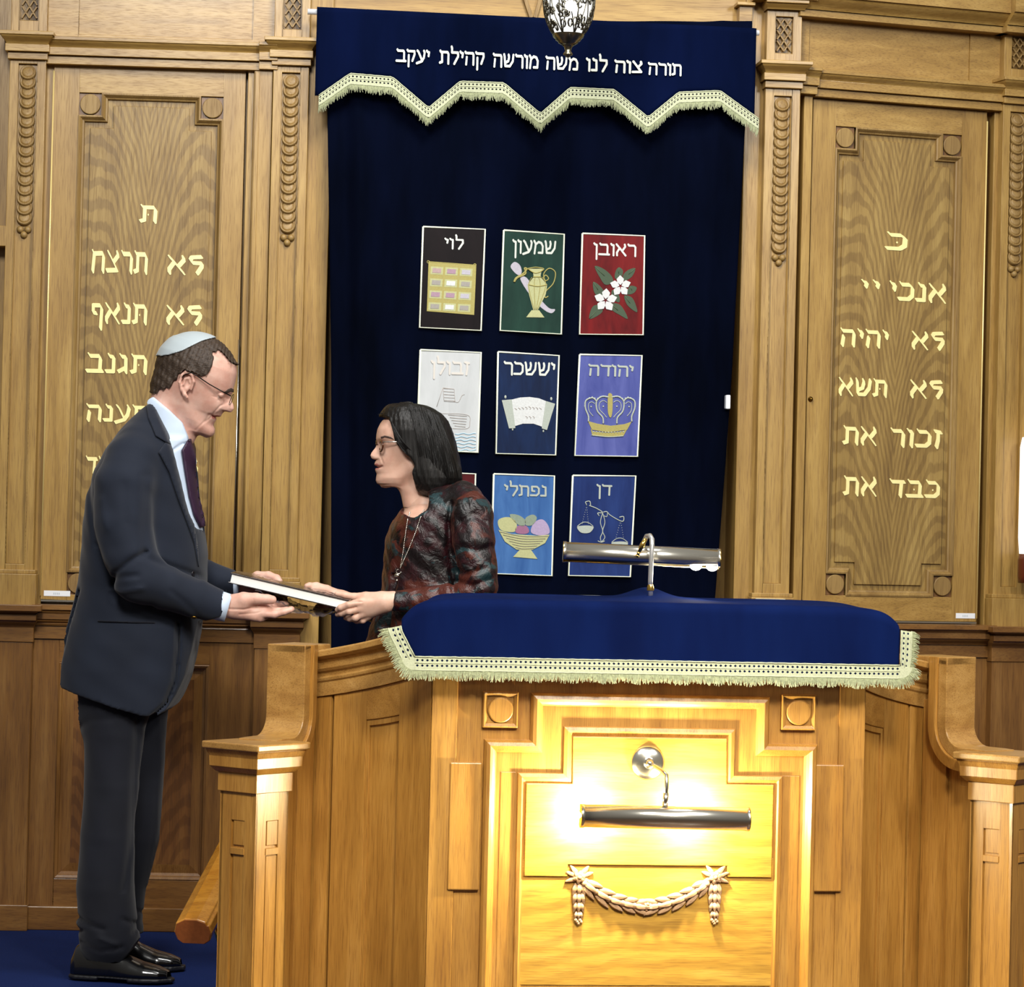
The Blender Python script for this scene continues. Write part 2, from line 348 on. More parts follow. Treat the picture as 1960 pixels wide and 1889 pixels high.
# backing boards of the three bays
mb = MB()
mb.pbox(PLL, -1.6, PLL.len+.02, 0, 3.2, -.16, -.075, 0)
mb.pbox(PLC, 0, PLC.len, 0, 3.2, -.26, -.18, 0)
mb.pbox(PLR, -.02, 1.6, 0, 3.2, -.16, -.075, 0)
mb.pbox(PLC, PLC.loc(592, 150)[0], PLC.loc(650, 150)[0]-.02, 0, 3.2, -.2, -.03, 0)     # ark jambs
u = PLC.loc(1466, 200)[0]; mb.pbox(PLC, u-.058, u+.02, 0, 3.2, -.2, -.035, 0)
mb.pbox(PLC, PLC.loc(592, 60)[0], u, PLC.loc(1000, 100)[1], 3.2, -.2, -.06, 1)
tag(mb.build('wall_back', [WV, WH], bevel=.002), 'oak boarding of the back wall between the pilasters', 'wall', kind='structure')
def strip(pl, mb, x0, x1, y, z0, z1, d0, d1, m=0):
    mb.pbox(pl, pl.loc(x0, y, d1)[0], pl.loc(x1, y, d1)[0], z0, z1, d0, d1, m)
def zof(pl, x, y, d=0.0): return pl.loc(x, y, d)[1]
def steps(mb, pl, rows, m=0, d0=-.08):
    """rows of measured slabs (x0,x1,ytop,ybot,d)"""
    for x0, x1, ya, yb, d in rows:
        xm = (x0+x1)/2; mb.pbox(pl, pl.loc(x0, ya, d)[0], pl.loc(x1, ya, d)[0], zof(pl, xm, yb, d), zof(pl, xm, ya, d), d0, d, m)
def cyma(mb, pl, ua, ub, z0, z1, dlo, dhi, side=.014, n=6, m=0, d0=-.08):
    """curved moulding growing outwards from z0 to z1"""
    prev = None
    for i in range(n+1):
        t = i/n; s_ = t*t*(3-2*t); d = dlo+(dhi-dlo)*s_; e_ = side*s_; z = z0+(z1-z0)*t
        cur = [pl.p(ua-e_, z, d0), pl.p(ua-e_, z, d), pl.p(ub+e_, z, d), pl.p(ub+e_, z, d0)]
        if prev: mb.add(prev+cur, [(0, 1, 5, 4), (1, 2, 6, 5), (2, 3, 7, 6)], m, True)
        prev = cur
def capital(mb, pl, uc, ztop, hw=.079, pr=.055):
    z = ztop
    mb.pbox(pl, uc-hw, uc+hw, z-.011, z, -.08, pr)
    cyma(mb, pl, uc-hw+.018, uc+hw-.018, z-.034, z-.011, pr-.026, pr-.004)
    mb.pbox(pl, uc-hw+.015, uc+hw-.015, z-.056, z-.034, -.08, pr-.026)
    mb.pbox(pl, uc-hw+.021, uc+hw-.021, z-.077, z-.057, -.08, pr-.040)
def carving(mb, pl, uc, zt, zb, w=.025, d=-.012):
    n = 16; pitch = (zt-zb-.055)/n
    for i in range(n):
        zc = zt-.022-i*pitch
        tilt = .30; ax = (pl.n*math.cos(tilt)+Vector((0, 0, 1))*math.sin(tilt)); c = pl.p(uc, zc, d+.004)
        r = w*.94
        mb.lathe(c, [(0, .0045), (r*.50, .0055), (r*.70, .0035), (r*.75, -.0005), (r*.82, .0060), (r*.93, .0055), (r, 0), (r*.98, -.014)], 24, 0, ax)
    for k, (du, dz) in enumerate([(-.011, 0), (.011, 0), (0, -.015)]):
        mb.ball(pl.p(uc+du, zb+.026+dz, d+.004), .0105, 0, 12, 8, (1, 1, 1))
def recessed(mb, pl, u0, u1, z0, z1, iu0, iu1, iz0, iz1, d, dd=.012, back=-.08, m=0, mh=None):
    """a board u0..u1 x z0..z1 at d with a sunk opening"""
    mh = m if mh is None else mh
    mb.pbox(pl, u0, iu0, z0, z1, back, d, m); mb.pbox(pl, iu1, u1, z0, z1, back, d, m)
    mb.pbox(pl, iu0, iu1, iz1, z1, back, d, mh); mb.pbox(pl, iu0, iu1, z0, iz0, back, d, mh)
    mb.pbox(pl, iu0, iu1, iz0, iz1, back, d-dd, m)
def lattice(mb, pl, u0, u1, z0, z1, d):
    mb.pbox(pl, u0, u1, z0, z1, -.08, d-.012, 1)
    w = u1-u0; h = z1-z0; t = .0018
    def bar(a, b):
        a = Vector(a); b = Vector(b); v = (b-a).normalized(); nn = Vector((-v.y, v.x))*t
        mb.ppoly(pl, [tuple(a+nn), tuple(b+nn), tuple(b-nn), tuple(a-nn)], d-.013, d-.002, 0)
    for k in (0, 1): 
        za = z0+h*.06; zb = z1-h*.06; H = zb-za
        bar((u0+w*.12, za), (u0+w*.88, za+H*.64)); bar((u0+w*.88, za), (u0+w*.12, za+H*.64))
        bar((u0+w*.12, zb), (u0+w*.88, zb-H*.64)); bar((u0+w*.88, zb), (u0+w*.12, zb-H*.64))
        bar((u0+w*.5, zb), (u0+w*.88, zb-H*.32)); bar((u0+w*.5, zb), (u0+w*.12, zb-H*.32))
        bar((u0+w*.5, za), (u0+w*.88, za+H*.32)); bar((u0+w*.5, za), (u0+w*.12, za+H*.32))
        break
def pilaster(name, pl, label, xc_top, y_top, xc_bot, y_bot, hw, cap_y, lat, ledge_y, ped_y, hwl, capx):
    """hw half width of the shaft in metres; measured tops and bottoms of its sunk strip"""
    root = empty(name, pl.p(pl.loc(xc_bot, y_bot)[0], 0, -.02), label, 'pilaster', kind='structure')
    uc = (pl.loc(xc_top, y_top)[0]+pl.loc(xc_bot, y_bot)[0])/2
    zt = zof(pl, xc_top, y_top); zb = zof(pl, xc_bot, y_bot); zc = zof(pl, capx, cap_y, .05)
    zl = zof(pl, xc_bot, ledge_y, .05); zp = zof(pl, xc_bot, ped_y, .02)
    mb = MB(); recessed(mb, pl, uc-hw, uc+hw, zp-.02, zc-.07, uc-.0285, uc+.0285, zb, zt, 0, .012); mb.build('shaft', WV, root, .0015)
    mb = MB(); capital(mb, pl, uc, zc); mb.build('capital', WH, root, .0015)
    mb = MB(); carving(mb, pl, uc, zt-.002, zt-.513); mb.build('carved_scales', WC, root)
    mb = MB()
    if lat:
        a, b = zof(pl, xc_top, lat[1]), zof(pl, xc_top, lat[0]); recessed(mb, pl, uc-hw, uc+hw, zc-.005, 3.1, uc-.0285, uc+.0285, a, b, 0, .012)
        mb.build('upper_shaft', WV, root, .0015)
        mb = MB(); lattice(mb, pl, uc-.0285, uc+.0285, a, b, 0); mb.build('lattice_carving', [WC, WD], root)
    mb = MB(); mb.pbox(pl, uc-hw-.012, uc+hw+.012, zl-.01, zp, -.08, .02)
    mb.pbox(pl, uc-hw-.009, uc+hw+.009, zp, zp+.012, -.08, .012); mb.build('pedestal', WV, root, .002)
    mb = MB(); h = hwl
    mb.pbox(pl, uc-h-.026, uc+h+.026, zl-.018, zl, -.08, .075)
    cyma(mb, pl, uc-h-.004, uc+h+.004, zl-.028, zl-.018, .05, .066, .012)
    mb.pbox(pl, uc-h-.010, uc+h+.010, zl-.046, zl-.028, -.08, .052)
    cyma(mb, pl, uc-h, uc+h, zl-.068, zl-.046, .022, .046, .010)
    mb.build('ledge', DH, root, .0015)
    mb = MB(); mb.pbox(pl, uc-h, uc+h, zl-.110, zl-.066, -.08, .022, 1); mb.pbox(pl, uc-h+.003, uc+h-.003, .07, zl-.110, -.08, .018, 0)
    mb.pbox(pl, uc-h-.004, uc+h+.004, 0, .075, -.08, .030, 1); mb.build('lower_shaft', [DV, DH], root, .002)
    return root, uc, zc, zl
r1, uc1, zc1, zl1 = pilaster('trim_1', PLL, 'leftmost carved oak pilaster at the left edge beside the lettered door', 54, 122, 28, 1079, .0525, 59, (-40, 39), 1157, 1098, .062, 55)
r2, uc2, zc2, zl2 = pilaster('trim_2', PLL, 'carved oak pilaster between the left lettered door and the blue curtain', 558, 139, 533, 1090, .0525, 71, (-20, 56), 1171, 1113, .068, 562)
r3, uc3, zc3, zl3 = pilaster('trim_3', PLC, 'carved oak pilaster just right of the blue curtain', 1503, 184, 1473, 1117, .0535, 116, (32, 102), 1192, 1143, .064, 1511)
r4, uc4, zc4, zl4 = pilaster('trim_4', PLR, 'rightmost carved oak pilaster cut by the right edge of the picture', 1956, 215, 1924, 1123, .0535, 149, (70, 133), 1199, 1145, .064, 1968)
# upper entablature of the right bay, cornices, friezes, wainscots
def cornice(name, pl, ua, ub, zt, label, pr=.028, door_gap=.0):
    root = empty(name, pl.p((ua+ub)/2, zt-.08, -.06), label, 'cornice', kind='structure')
    mb = MB(); mb.pbox(pl, ua, ub, zt-.011, zt, -.08, pr)
    cyma(mb, pl, ua, ub, zt-.030, zt-.011, pr-.02, pr-.004, 0)
    mb.pbox(pl, ua, ub, zt-.052, zt-.030, -.08, pr-.02); mb.pbox(pl, ua, ub, zt-.077, zt-.053, -.08, pr-.034); mb.build('moulding', WH, root, .0012)
    return root
zf = zof(PLL, 290, 74, .03)
cornice('trim_5', PLL, uc1+.05, uc2-.09, zf, 'stepped oak cornice over the left lettered door')
cornice('trim_6', PLL, uc2-.095, uc2-.04, zf+.002, 'short return of the oak cornice left of the pilaster beside the curtain', .04)
u3R = -.0; uLr = PLR.loc(1571, 137, .03)[0]
zr = zof(PLR, 1740, 146, .03)
cornice('trim_7', PLR, uLr, uc4-.05, zr, 'stepped oak cornice over the right lettered door')
cornice('trim_8', PLR, .045, uLr+.002, zr+.004, 'short return of the oak cornice right of the pilaster beside the curtain', .04)
zu = zof(PLR, 1740, 44, .05)+.075
root = empty('trim_9', PLR.p(.4, zu-.07, -.06), 'deep upper oak cornice at the top right of the panelling', 'cornice', kind='structure')
mb = MB()
for ua, ub, e_ in ((.03, uc4-.05, 0), (uc4-.075, uc4+.12, .03)):
    mb.pbox(PLR, ua, ub, zu-.022, zu+.02, -.08, .075+e_); cyma(mb, PLR, ua, ub, zu-.055, zu-.022, .03+e_, .065+e_, 0); mb.pbox(PLR, ua, ub, zu-.075, zu-.055, -.08, .022+e_)
mb.pbox(PLR, 0, 1.2, zu+.03, zu+.3, -.08, .02)
mb.build('moulding', WH, root, .0015)
root = empty('trim_10', PLC.p(PLC.len-.02, 2.3, -.06), 'small upper cap on the pilaster right of the curtain', 'cornice', kind='structure')
zk = zof(PLC, 1508, 16, .04)
mb = MB(); mb.pbox(PLC, uc3-.065, uc3+.065, zk+.016, zk+.026, -.08, .045); cyma(mb, PLC, uc3-.058, uc3+.058, zk, zk+.016, .02, .036, .006); mb.pbox(PLC, uc3-.1, uc3+.09, zk+.026, zk+.2, -.08, .05)
mb.pbox(PLC, uc3-.135, uc3-.095, zk-.1, zk+.012, -.08, -.02); mb.pbox(PLC, uc3-.145, uc3-.09, zk+.012, zk+.022, -.08, .0)
mb.build('moulding', WH, root, .0015)
# friezes above the doors
mb = MB()
a = PLL.loc(150, 60, -.03)[0]; b = PLL.loc(485, 70, -.03)[0]
recessed(mb, PLL, uc1+.045, uc2-.045, zf-.005, 3.1, a, b, zof(PLL, 300, 70, -.03), 3.0, -.03, .008, mh=1, m=1)
o = mb.build('trim_11', [WV, WH], bevel=.001); tag(o, 'oak frieze board above the left lettered door', 'panel', kind='structure')
mb = MB()
a = PLR.loc(1549, 80, -.03)[0]; b = PLR.loc(1857, 90, -.03)[0]
recessed(mb, PLR, .04, uc4-.045, zr-.005, zu-.06, a, b, zof(PLR, 1700, 141, -.03)+.001, zu-.07, -.03, .006, mh=1, m=1)
o = mb.build('trim_12', [WV, WH], bevel=.001); tag(o, 'oak frieze board above the right lettered door', 'panel', kind='structure')
# V ornament and boarding over the ark
mb = MB(); g = PLC
for xa, xb in ((1003, 1017), (1036, 1024)):
    A = g.loc(xa, -8, -.05); B = g.loc(xb, 34, -.05); v = Vector((B[0]-A[0], B[1]-A[1])).normalized(); n_ = Vector((-v.y, v.x))*.006
    mb.ppoly(g, [(A[0]+n_.x, A[1]+n_.y), (B[0]+n_.x, B[1]+n_.y), (B[0]-n_.x, B[1]-n_.y), (A[0]-n_.x, A[1]-n_.y)], -.06, -.045)
tag(mb.build('trim_13', WC, bevel=.001), 'V-shaped carved oak strip above the curtain beside the hanging lamp', 'trim', kind='structure')
# side strips next to the doors
mb = MB()
strip(PLL, mb, 88, 104, 150, zl2-.02, zf-.07, -.08, -.045); strip(PLL, mb, 475, 487, 150, zl2-.02, zf-.07, -.08, -.028); strip(PLL, mb, 487, 522, 150, zl2-.02, zf-.07, -.08, -.012)
strip(PLL, mb, 489, 497, 150, zl2, zf-.08, -.08, -.006)
tag(mb.build('trim_14', WV, bevel=.0015), 'upright oak strips framing the left lettered door', 'door frame', kind='structure')
mb = MB()
strip(PLR, mb, 1540, 1556, 190, zl3-.02, zr-.07, -.08, -.02); strip(PLR, mb, 1904, 1921, 210, zl3-.02, zr-.07, -.08, -.03)
mb.pbox(PLC, uc3+.05, PLC.len+.01, zl3-.02, zc3-.07, -.08, -.012)
tag(mb.build('trim_15', WV, bevel=.0015), 'upright oak strips framing the right lettered door', 'door frame', kind='structure')
# ---------------------------------------------------------------- doors with the inscriptions
def stepped(u0, u1, z0, z1, su, sz):
    """outline with the four corners notched by su x sz"""
    return [(u0+su, z0), (u1-su, z0), (u1-su, z0+sz), (u1, z0+sz), (u1, z1-sz), (u1-su, z1-sz), (u1-su, z1), (u0+su, z1), (u0+su, z1-sz), (u0, z1-sz), (u0, z0+sz), (u0+su, z0+sz)]
def offset_poly(pts, t):
    n = len(pts); out = []
    for i in range(n):
        a = Vector(pts[i-1]); b = Vector(pts[i]); c = Vector(pts[(i+1) % n])
        d1 = (b-a).normalized(); d2 = (c-b).normalized(); n1 = Vector((-d1.y, d1.x)); n2 = Vector((-d2.y, d2.x))
        k = (n1+n2); k = k/max(1e-6, (1+n1.dot(n2))); out.append(tuple(b+k*t))
    return out
def mould(mb, pl, pts, prof, m=0, closed=True):
    """moulding: prof = list of (inset, d) swept round a polygon (ccw)"""
    rings = [offset_poly(pts, t) for t, d in prof]; n = len(pts)
    V = []; F = []
    for (t, d), r in zip(prof, rings): V += [pl.p(u, z, d) for u, z in r]
    for k in range(len(prof)-1):
        for i in range(n if closed else n-1): F.append((k*n+i, k*n+(i+1) % n, (k+1)*n+(i+1) % n, (k+1)*n+i))
    mb.add(V, F, m)
def letter_door(name, pl, label, tl, br, ptl, pbr, fx, lines, side, knob=None):
    D = -.035
    u0, u1, z0, z1 = pl.rect(*tl, *br, D); root = empty(name, pl.p((u0+u1)/2, z0, D-.02), label, 'door', kind='structure')
    pu0, pu1, pz0, pz1 = pl.rect(*ptl, *pbr, D)
    st = .064*.98; fig = wood(name+'_flamed_oak', '#856a36', '#987c42', '#a88d51', 'z', .42, .7, pl.p((pu0+pu1)/2, 1, 0).x-root.location.x, .15)
    mb = MB(); mb.pbox(pl, u0, pu0, z0, z1, -.07, D, 0); mb.pbox(pl, pu1, u1, z0, z1, -.07, D, 0)
    mb.pbox(pl, pu0, pu1, pz1, z1, -.07, D, 1); mb.pbox(pl, pu0, pu1, z0, pz0, -.07, D, 1); mb.build('door_frame', [WV, WH], root, .0012)
    s = .067
    out = stepped(pu0, pu1, pz0, pz1, s, s)
    mb = MB(); mb.ppoly(pl, out, -.07, D-.017)
    mb.build('sunk_panel', fig, root)
    mb = MB(); mould(mb, pl, out, [(-.001, D+.003), (.004, D+.004), (.009, D-.002), (.011, D-.006), (.016, D-.008), (.0175, D-.0175)]); mb.build('panel_moulding', WC, root, .0)
    mb = MB(); f = offset_poly(out, .034); mb.ppoly(pl, f, D-.02, D-.0108); mb.build('raised_field', fig, root, .0015)
    for iu in (0, 1):
        for iz in (0, 1):
            cu = pu0+s*.5-.001 if iu == 0 else pu1-s*.5+.001; cz = pz1-s*.5 if iz else pz0+s*.5
            mb = MB(); mb.pbox(pl, cu-s*.5, cu+s*.5, cz-s*.5, cz+s*.5, -.07, D-.008, 1)
            mb.lathe(pl.p(cu, cz, D-.008), [(.0300, 0), (.0300, .007), (.0285, .0085), (0, .0085)], 40, 0, pl.n, False)
            mb.build('rosette', [WC, WD], root, .0008)
    for w in lines:
        mb = MB(); word(mb, pl, w[0], w[1], w[2], w[3], w[4], D-.0108, (.034, .112, .52), .0016, .17, 0, w[5] if len(w) > 5 else (), .04)
        mb.build('gilt_word', GOLD, root)
    ue = u0 if side < 0 else u1
    mb = MB(); mb.tube([pl.p(ue, z0+.01, D+.003), pl.p(ue, z1-.03, D+.003)], .0026, 8); mb.build('piano_hinge', plain(name+'_hinge_brass', '#f0d890', .3, .3), root)
    if side < 0: mb = MB(); mb.tube([pl.p(u1, z0+.01, D+.001), pl.p(u1, pl.loc(455, 650, D)[1], D+.001)], .0022, 8); mb.build('edge_strip', CHROME, root)
    lx = (u0+.012, u0+.062) if side < 0 else (u1-.060, u1-.006)
    lx = (u0+.010, u0+.087) if side < 0 else (u1-.070, u1-.004)
    mb = MB(); mb.pbox(pl, lx[0], lx[1], z0+.010, z0+.026, D-.001, D+.0012); lb = mb.build('label_strip', WHITEP, root)
    mb = MB(); c = (lx[0]+lx[1])/2
    for k in range(4): mb.pbox(pl, c-.010+k*.005, c-.0075+k*.005, z0+.0145, z0+.0205, D+.0008, D+.0016)
    mb.build('print', plain(name+'_grey_print', '#b9c2c8', .6), lb)
    mb = MB(); mb.pbox(pl, u0+.002, u0+.2 if side < 0 else u1, z0-.006, z0-.001, -.06, D+.004); mb.build('bottom_strip', CHROME, root)
    if knob:
        ku, kz = pl.loc(*knob, D); mb = MB(); mb.lathe(pl.p(ku, kz, D), [(.008, 0), (.008, .002), (.005, .003), (.004, .008), (.0045, .010), (0, .0105)], 20, 0, pl.n); mb.build('lock', BRASSD, root)
    return root
LINES1 = [('ת', 270, 300, 394, 425, (0,)), ('Kא', 322, 388, 491, 524), ('תרצח', 176, 282, 482, 521), ('Kא', 320, 385, 587, 620), ('תנאף', 175, 281, 582, 618, (0,)),
          ('תגנב', 167, 281, 679, 713, (0,)), ('Kא', 318, 383, 683, 716), ('תענה', 166, 282, 776, 806), ('Kא', 316, 381, 780, 812), ('תחמד', 165, 262, 876, 909), ('Kא', 314, 377, 880, 912)]
letter_door('door_1', PLL, 'tall oak door with gilt lettering behind the man', (104, 116), (445, 1155), (152, 177), (404, 1144), 0, LINES1, -1)
LINES2 = [('כ', 1698, 1734, 447, 478, (0,)), ('אנכי', 1704, 1810, 543, 576), ('י', 1672, 1682, 538, 566), ('י', 1650, 1660, 537, 565), ('Kא', 1746, 1806, 637, 668), ('יהיה', 1609, 1699, 632, 663),
          ('Kא', 1743, 1803, 730, 761), ('תשא', 1606, 1697, 726, 757, (0,)), ('זכור', 1705, 1801, 823, 855), ('את', 1615, 1677, 818, 850), ('כבד', 1703, 1797, 920, 951, (0, 1)), ('את', 1616, 1677, 914, 947)]
letter_door('door_2', PLR, 'tall oak door with gilt lettering right of the curtain', (1557, 188), (1868, 1190), (1600, 241), (1822, 1143), 0, LINES2, 1, (1551, 764))
# ---------------------------------------------------------------- lower panelling
def wainscot(name, pl, label, ua, ub, zl, panels, pr=.045):
    root = empty(name, pl.p((ua+ub)/2, 0, -.03), label, 'panelling', kind='structure')
    mb = MB(); z = zl
    mb.pbox(pl, ua, ub, z-.014, z, -.08, pr); cyma(mb, pl, ua, ub, z-.026, z-.014, pr-.018, pr-.006, 0); mb.pbox(pl, ua, ub, z-.042, z-.026, -.08, pr-.018)
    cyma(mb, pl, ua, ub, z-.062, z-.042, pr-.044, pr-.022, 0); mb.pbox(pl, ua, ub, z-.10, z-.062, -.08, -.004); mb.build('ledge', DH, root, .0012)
    mb = MB(); us = [ua]
    zb = .10
    cur = ua
    for (a, b, zt_, zb_) in panels:
        mb.pbox(pl, cur, a, .07, z-.098, -.08, -.012, 0); mb.pbox(pl, a, b, zt_, z-.098, -.08, -.012, 1); mb.pbox(pl, a, b, .07, zb_, -.08, -.012, 1); cur = b
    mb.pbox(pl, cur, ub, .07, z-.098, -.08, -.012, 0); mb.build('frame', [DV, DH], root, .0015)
    for (a, b, zt_, zb_) in panels:
        q = [(a, zb_), (b, zb_), (b, zt_), (a, zt_)]
        mb = MB(); mould(mb, pl, q, [(0, -.012), (.003, -.010), (.010, -.014), (.012, -.020), (.020, -.026), (.045, -.022), (.0455, -.030)], 0)
        mb.ppoly(pl, offset_poly(q, .045), -.08, -.0225, 1); mb.build('panel', [DV, wood(name+'_panel_oak', '#5a3818', '#734a22', '#8a5f2e', 'z', .35, .7, pl.p((a+b)/2, 1, 0).x-root.location.x)], root)  # panel oak darkened too, with the dim light low down in its colour
    return root
zw = zof(PLL, 110, 1158, .045)
a, b, zb_, zt_ = PLL.rect(113, 1267, 391, 1686, -.012)
wainscot('wall_left', PLL, 'dark lower oak panelling with ledge behind the man', uc1+.058, uc2-.065, zw, [(a, b, zt_, zb_)])
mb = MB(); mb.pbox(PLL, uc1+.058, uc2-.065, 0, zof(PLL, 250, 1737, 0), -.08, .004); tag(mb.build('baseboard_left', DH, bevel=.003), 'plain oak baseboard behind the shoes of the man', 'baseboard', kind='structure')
zw2 = zof(PLR, 1800, 1196, .045)
wainscot('wall_right', PLR, 'lower oak panelling with ledge under the right lettered door', .04, uc4-.06, zw2, [(.16, .6, zw2-.16, .2)])
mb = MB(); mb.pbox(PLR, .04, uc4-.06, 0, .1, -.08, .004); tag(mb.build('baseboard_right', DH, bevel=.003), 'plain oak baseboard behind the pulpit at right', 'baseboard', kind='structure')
# far strips beyond the outer pilasters
mb = MB(); mb.pbox(PLL, -1.4, uc1-.05, 0, 1.0, -.08, -.012); mb.pbox(PLL, -1.4, uc1-.05, zl1-.02, zl1, -.08, .03); mb.pbox(PLL, -1.4, uc1-.05, 2.0, 2.06, -.08, .0)
mb.pbox(PLR, uc4+.05, 1.6, 0, zl4-.3, -.08, -.012); mb.pbox(PLR, uc4+.05, 1.6, zl4-.04, zl4, -.08, .04)
tag(mb.build('trim_16', WV, bevel=.002), 'plain oak boarding outside the outermost pilasters', 'panel', kind='structure')
# ================================================================== ARK CURTAIN, VALANCE, ROD, HANGING LAMP
GC = Plane((.3, 8.300), (1.8, 8.296))     # curtain surface
def lace(mb, pts, out, n_, width=.030, cell=.0115, m=0, tk=.0022):
    """braid with two rows of real holes: pts polyline on the fabric, out = direction of growth per point, n_ = normal"""
    L = [0]
    for a, b in zip(pts[:-1], pts[1:]): L.append(L[-1]+(b-a).length)
    def P(t):
        t = max(0, min(L[-1], t))
        for i in range(len(L)-1):
            if t <= L[i+1]+1e-9:
                k = (t-L[i])/max(1e-9, L[i+1]-L[i]); return pts[i].lerp(pts[i+1], k), out[i].lerp(out[i+1], k), n_[i].lerp(n_[i+1], k)
    N = max(1, int(L[-1]/cell)); rows = [0, .10, .42, .50, .82, 1.0]; hole = {1, 3}
    for i in range(N):
        a, oa, na = P(L[-1]*i/N); b, ob, nb = P(L[-1]*(i+1)/N)
        for r in range(5):
            v0, v1 = rows[r]*width, rows[r+1]*width
            q = [a+oa*v0, b+ob*v0, b+ob*v1, a+oa*v1]; n0 = na*tk; q = [x+n0 for x in q]
            if r in hole:
                c = (q[0]+q[1]+q[2]+q[3])/4; mm = [c+((q[k]+q[(k+1) % 4])/2-c)*.62 for k in range(4)]
                F = []
                for k in range(4): F.append((k, (k+1) % 4, 4+k)); F.append(((k+1) % 4, 4+(k+1) % 4, 4+k))
                mb.add(q+mm, F, m)
            else: mb.add(q, [(0, 1, 2, 3)], m)
    for v, rr in ((0.0, .0018), (.46, .0010), (1.0, .0015)):
        Q = []
        for i in range(N+1):
            a, oa, na = P(L[-1]*i/N); Q.append(a+oa*v*width+na*(tk+.0006)+Vector((0, 0, .0004*math.sin(i*2.6))))
        mb.tube(Q, rr, 5, m)
def fringe(mb, pts, out, n_, length=.02, step=.0016, jit=.35, m=0, w=.0011, sag=.2, start=0.0):
    L = [0]
    for a, b in zip(pts[:-1], pts[1:]): L.append(L[-1]+(b-a).length)
    t = 0; i = 0; ph = random.random()*6; clump = 0
    while t < L[-1]:
        while i < len(L)-2 and t > L[i+1]: i += 1
        k = (t-L[i])/max(1e-9, L[i+1]-L[i]); p = pts[i].lerp(pts[i+1], k); o = out[i].lerp(out[i+1], k); n = n_[i].lerp(n_[i+1], k)
        tn = (pts[i+1]-pts[i]).normalized()
        cl = math.sin(t*260+ph)*.35+math.sin(t*97)*.3
        l = length*(1+random.uniform(-jit, jit*.5)+.1*math.sin(t*75)); lean = tn*(cl*.28+random.uniform(-.22, .22))
        q0 = p+o*start+n*.0015; q1 = q0+(o+lean*.5)*l*.55+n*random.uniform(0, .0022); q2 = q0+(o+lean+Vector((0, 0, -sag))*.6).normalized()*l+n*random.uniform(-.0005, .0028)
        ww = w*random.uniform(.8, 1.5)
        V = []
        for q, s_ in ((q0, 1), (q1, .95), (q2, .55)):
            V += [q-tn*ww*s_, q+tn*ww*s_, q+n*ww*1.3*s_]
        mb.add(V, [(0, 1, 4, 3), (1, 2, 5, 4), (2, 0, 3, 5), (3, 4, 7, 6), (4, 5, 8, 7), (5, 3, 6, 8)], m)
        t += step*random.uniform(.6, 1.3)
# ---------------------------------------------------------------- curtain
cur = empty('ark_curtain', GC.p(.75, .3, 0), 'dark navy velvet curtain with rows of embroidered tribe panels hanging in the oak ark', 'curtain')
def edge(pts, y):
    for (xa, ya), (xb, yb) in zip(pts[:-1], pts[1:]):
        if ya <= y <= yb: return xa+(xb-xa)*(y-ya)/(yb-ya)
    return pts[-1][0] if y > pts[-1][1] else pts[0][0]
LE = [(622, 60), (627, 230), (634, 700), (634, 1100), (634, 1300)]; RE = [(1440, 60), (1426, 250), (1402, 700), (1388, 900), (1369, 1145), (1358, 1300)]
NU, NVV = 150, 60; V = []; F = []
def fold(t, z, k=1.0):
    s_ = (.012*math.exp(-((t-.075)/.02)**2)-.010*math.exp(-((t-.04)/.018)**2)+.010*math.exp(-((t-.93)/.02)**2)-.008*math.exp(-((t-.88)/.03)**2)
         + .0016*math.sin(t*31+z*.6)+.0012*math.sin(t*57+1.3))
    return s_*k
for j in range(NVV+1):
    y = 40+(1320-40)*j/NVV; xl, xr = edge(LE, y), edge(RE, y)
    for i in range(NU+1):
        t = i/NU; x = xl+(xr-xl)*t; u, z = GC.loc(x, y, 0); V.append(GC.p(u, z, fold(t, z)-.004))
nf = len(V); V2 = [v-GC.n*.004 for v in V]
W_ = NU+1
for j in range(NVV):
    for i in range(NU): a = j*W_+i; F.append((a, a+W_, a+W_+1, a+1)); F.append((a+nf+1, a+W_+1+nf, a+W_+nf, a+nf))
for j in range(NVV): F.append((j*W_, (j*W_)+nf, (j+1)*W_+nf, (j+1)*W_)); F.append((j*W_+NU, (j+1)*W_+NU, (j+1)*W_+NU+nf, j*W_+NU+nf))
for i in range(NU): F.append((i, i+1, i+1+nf, i+nf)); a = NVV*W_+i; F.append((a, a+nf, a+1+nf, a+1))
np_mesh('cloth', V+V2, F, CURT, cur)
def satin(name, c0, c1, rough=.45, sc=14):
    m, nt, bs = newmat(name); n = noise(nt, (1.6, 1, .35), sc, 4, .6, .6)
    lk(nt, ramp(nt, n.outputs[0], [(.3, srgb(c0)), (.7, srgb(c1))]).outputs[0], bs.inputs['Base Color']); bs.inputs['Roughness'].default_value = rough
    bs.inputs['Specular IOR Level'].default_value = .15; bump(nt, n.outputs[0], bs, .35, .003); return m
CORD = plain('cream_cord', '#e2e6cf', .7, nz=.08, nsc=300)
E = {k: plain('embroidery_'+k, v, .65, nz=.08, nsc=260) for k, v in dict(gold='#9c9250', pale='#a9aa7a', white='#c6c8c7', pink='#a58c8a', mauve='#9a7d8c', grey='#918c84', green='#4d6043', dkgreen='#34462f', silver='#a3aaa0', ink='#a89f98', sea='#9fc4d8', plum='#8b5a78', grape='#a08fae', stone='#aaa6b0', sage='#7d8a78', line='#77716a').items()}
def ribbon(mb, pl, pts, w, d, m=0, th=.0016, closed=False):
    """raised embroidered cord along a polyline of (u,z)"""
    P = [pl.p(u, z, d) for u, z in pts]
    if closed: P.append(P[0])
    mb.tube(P, w, 6, m)
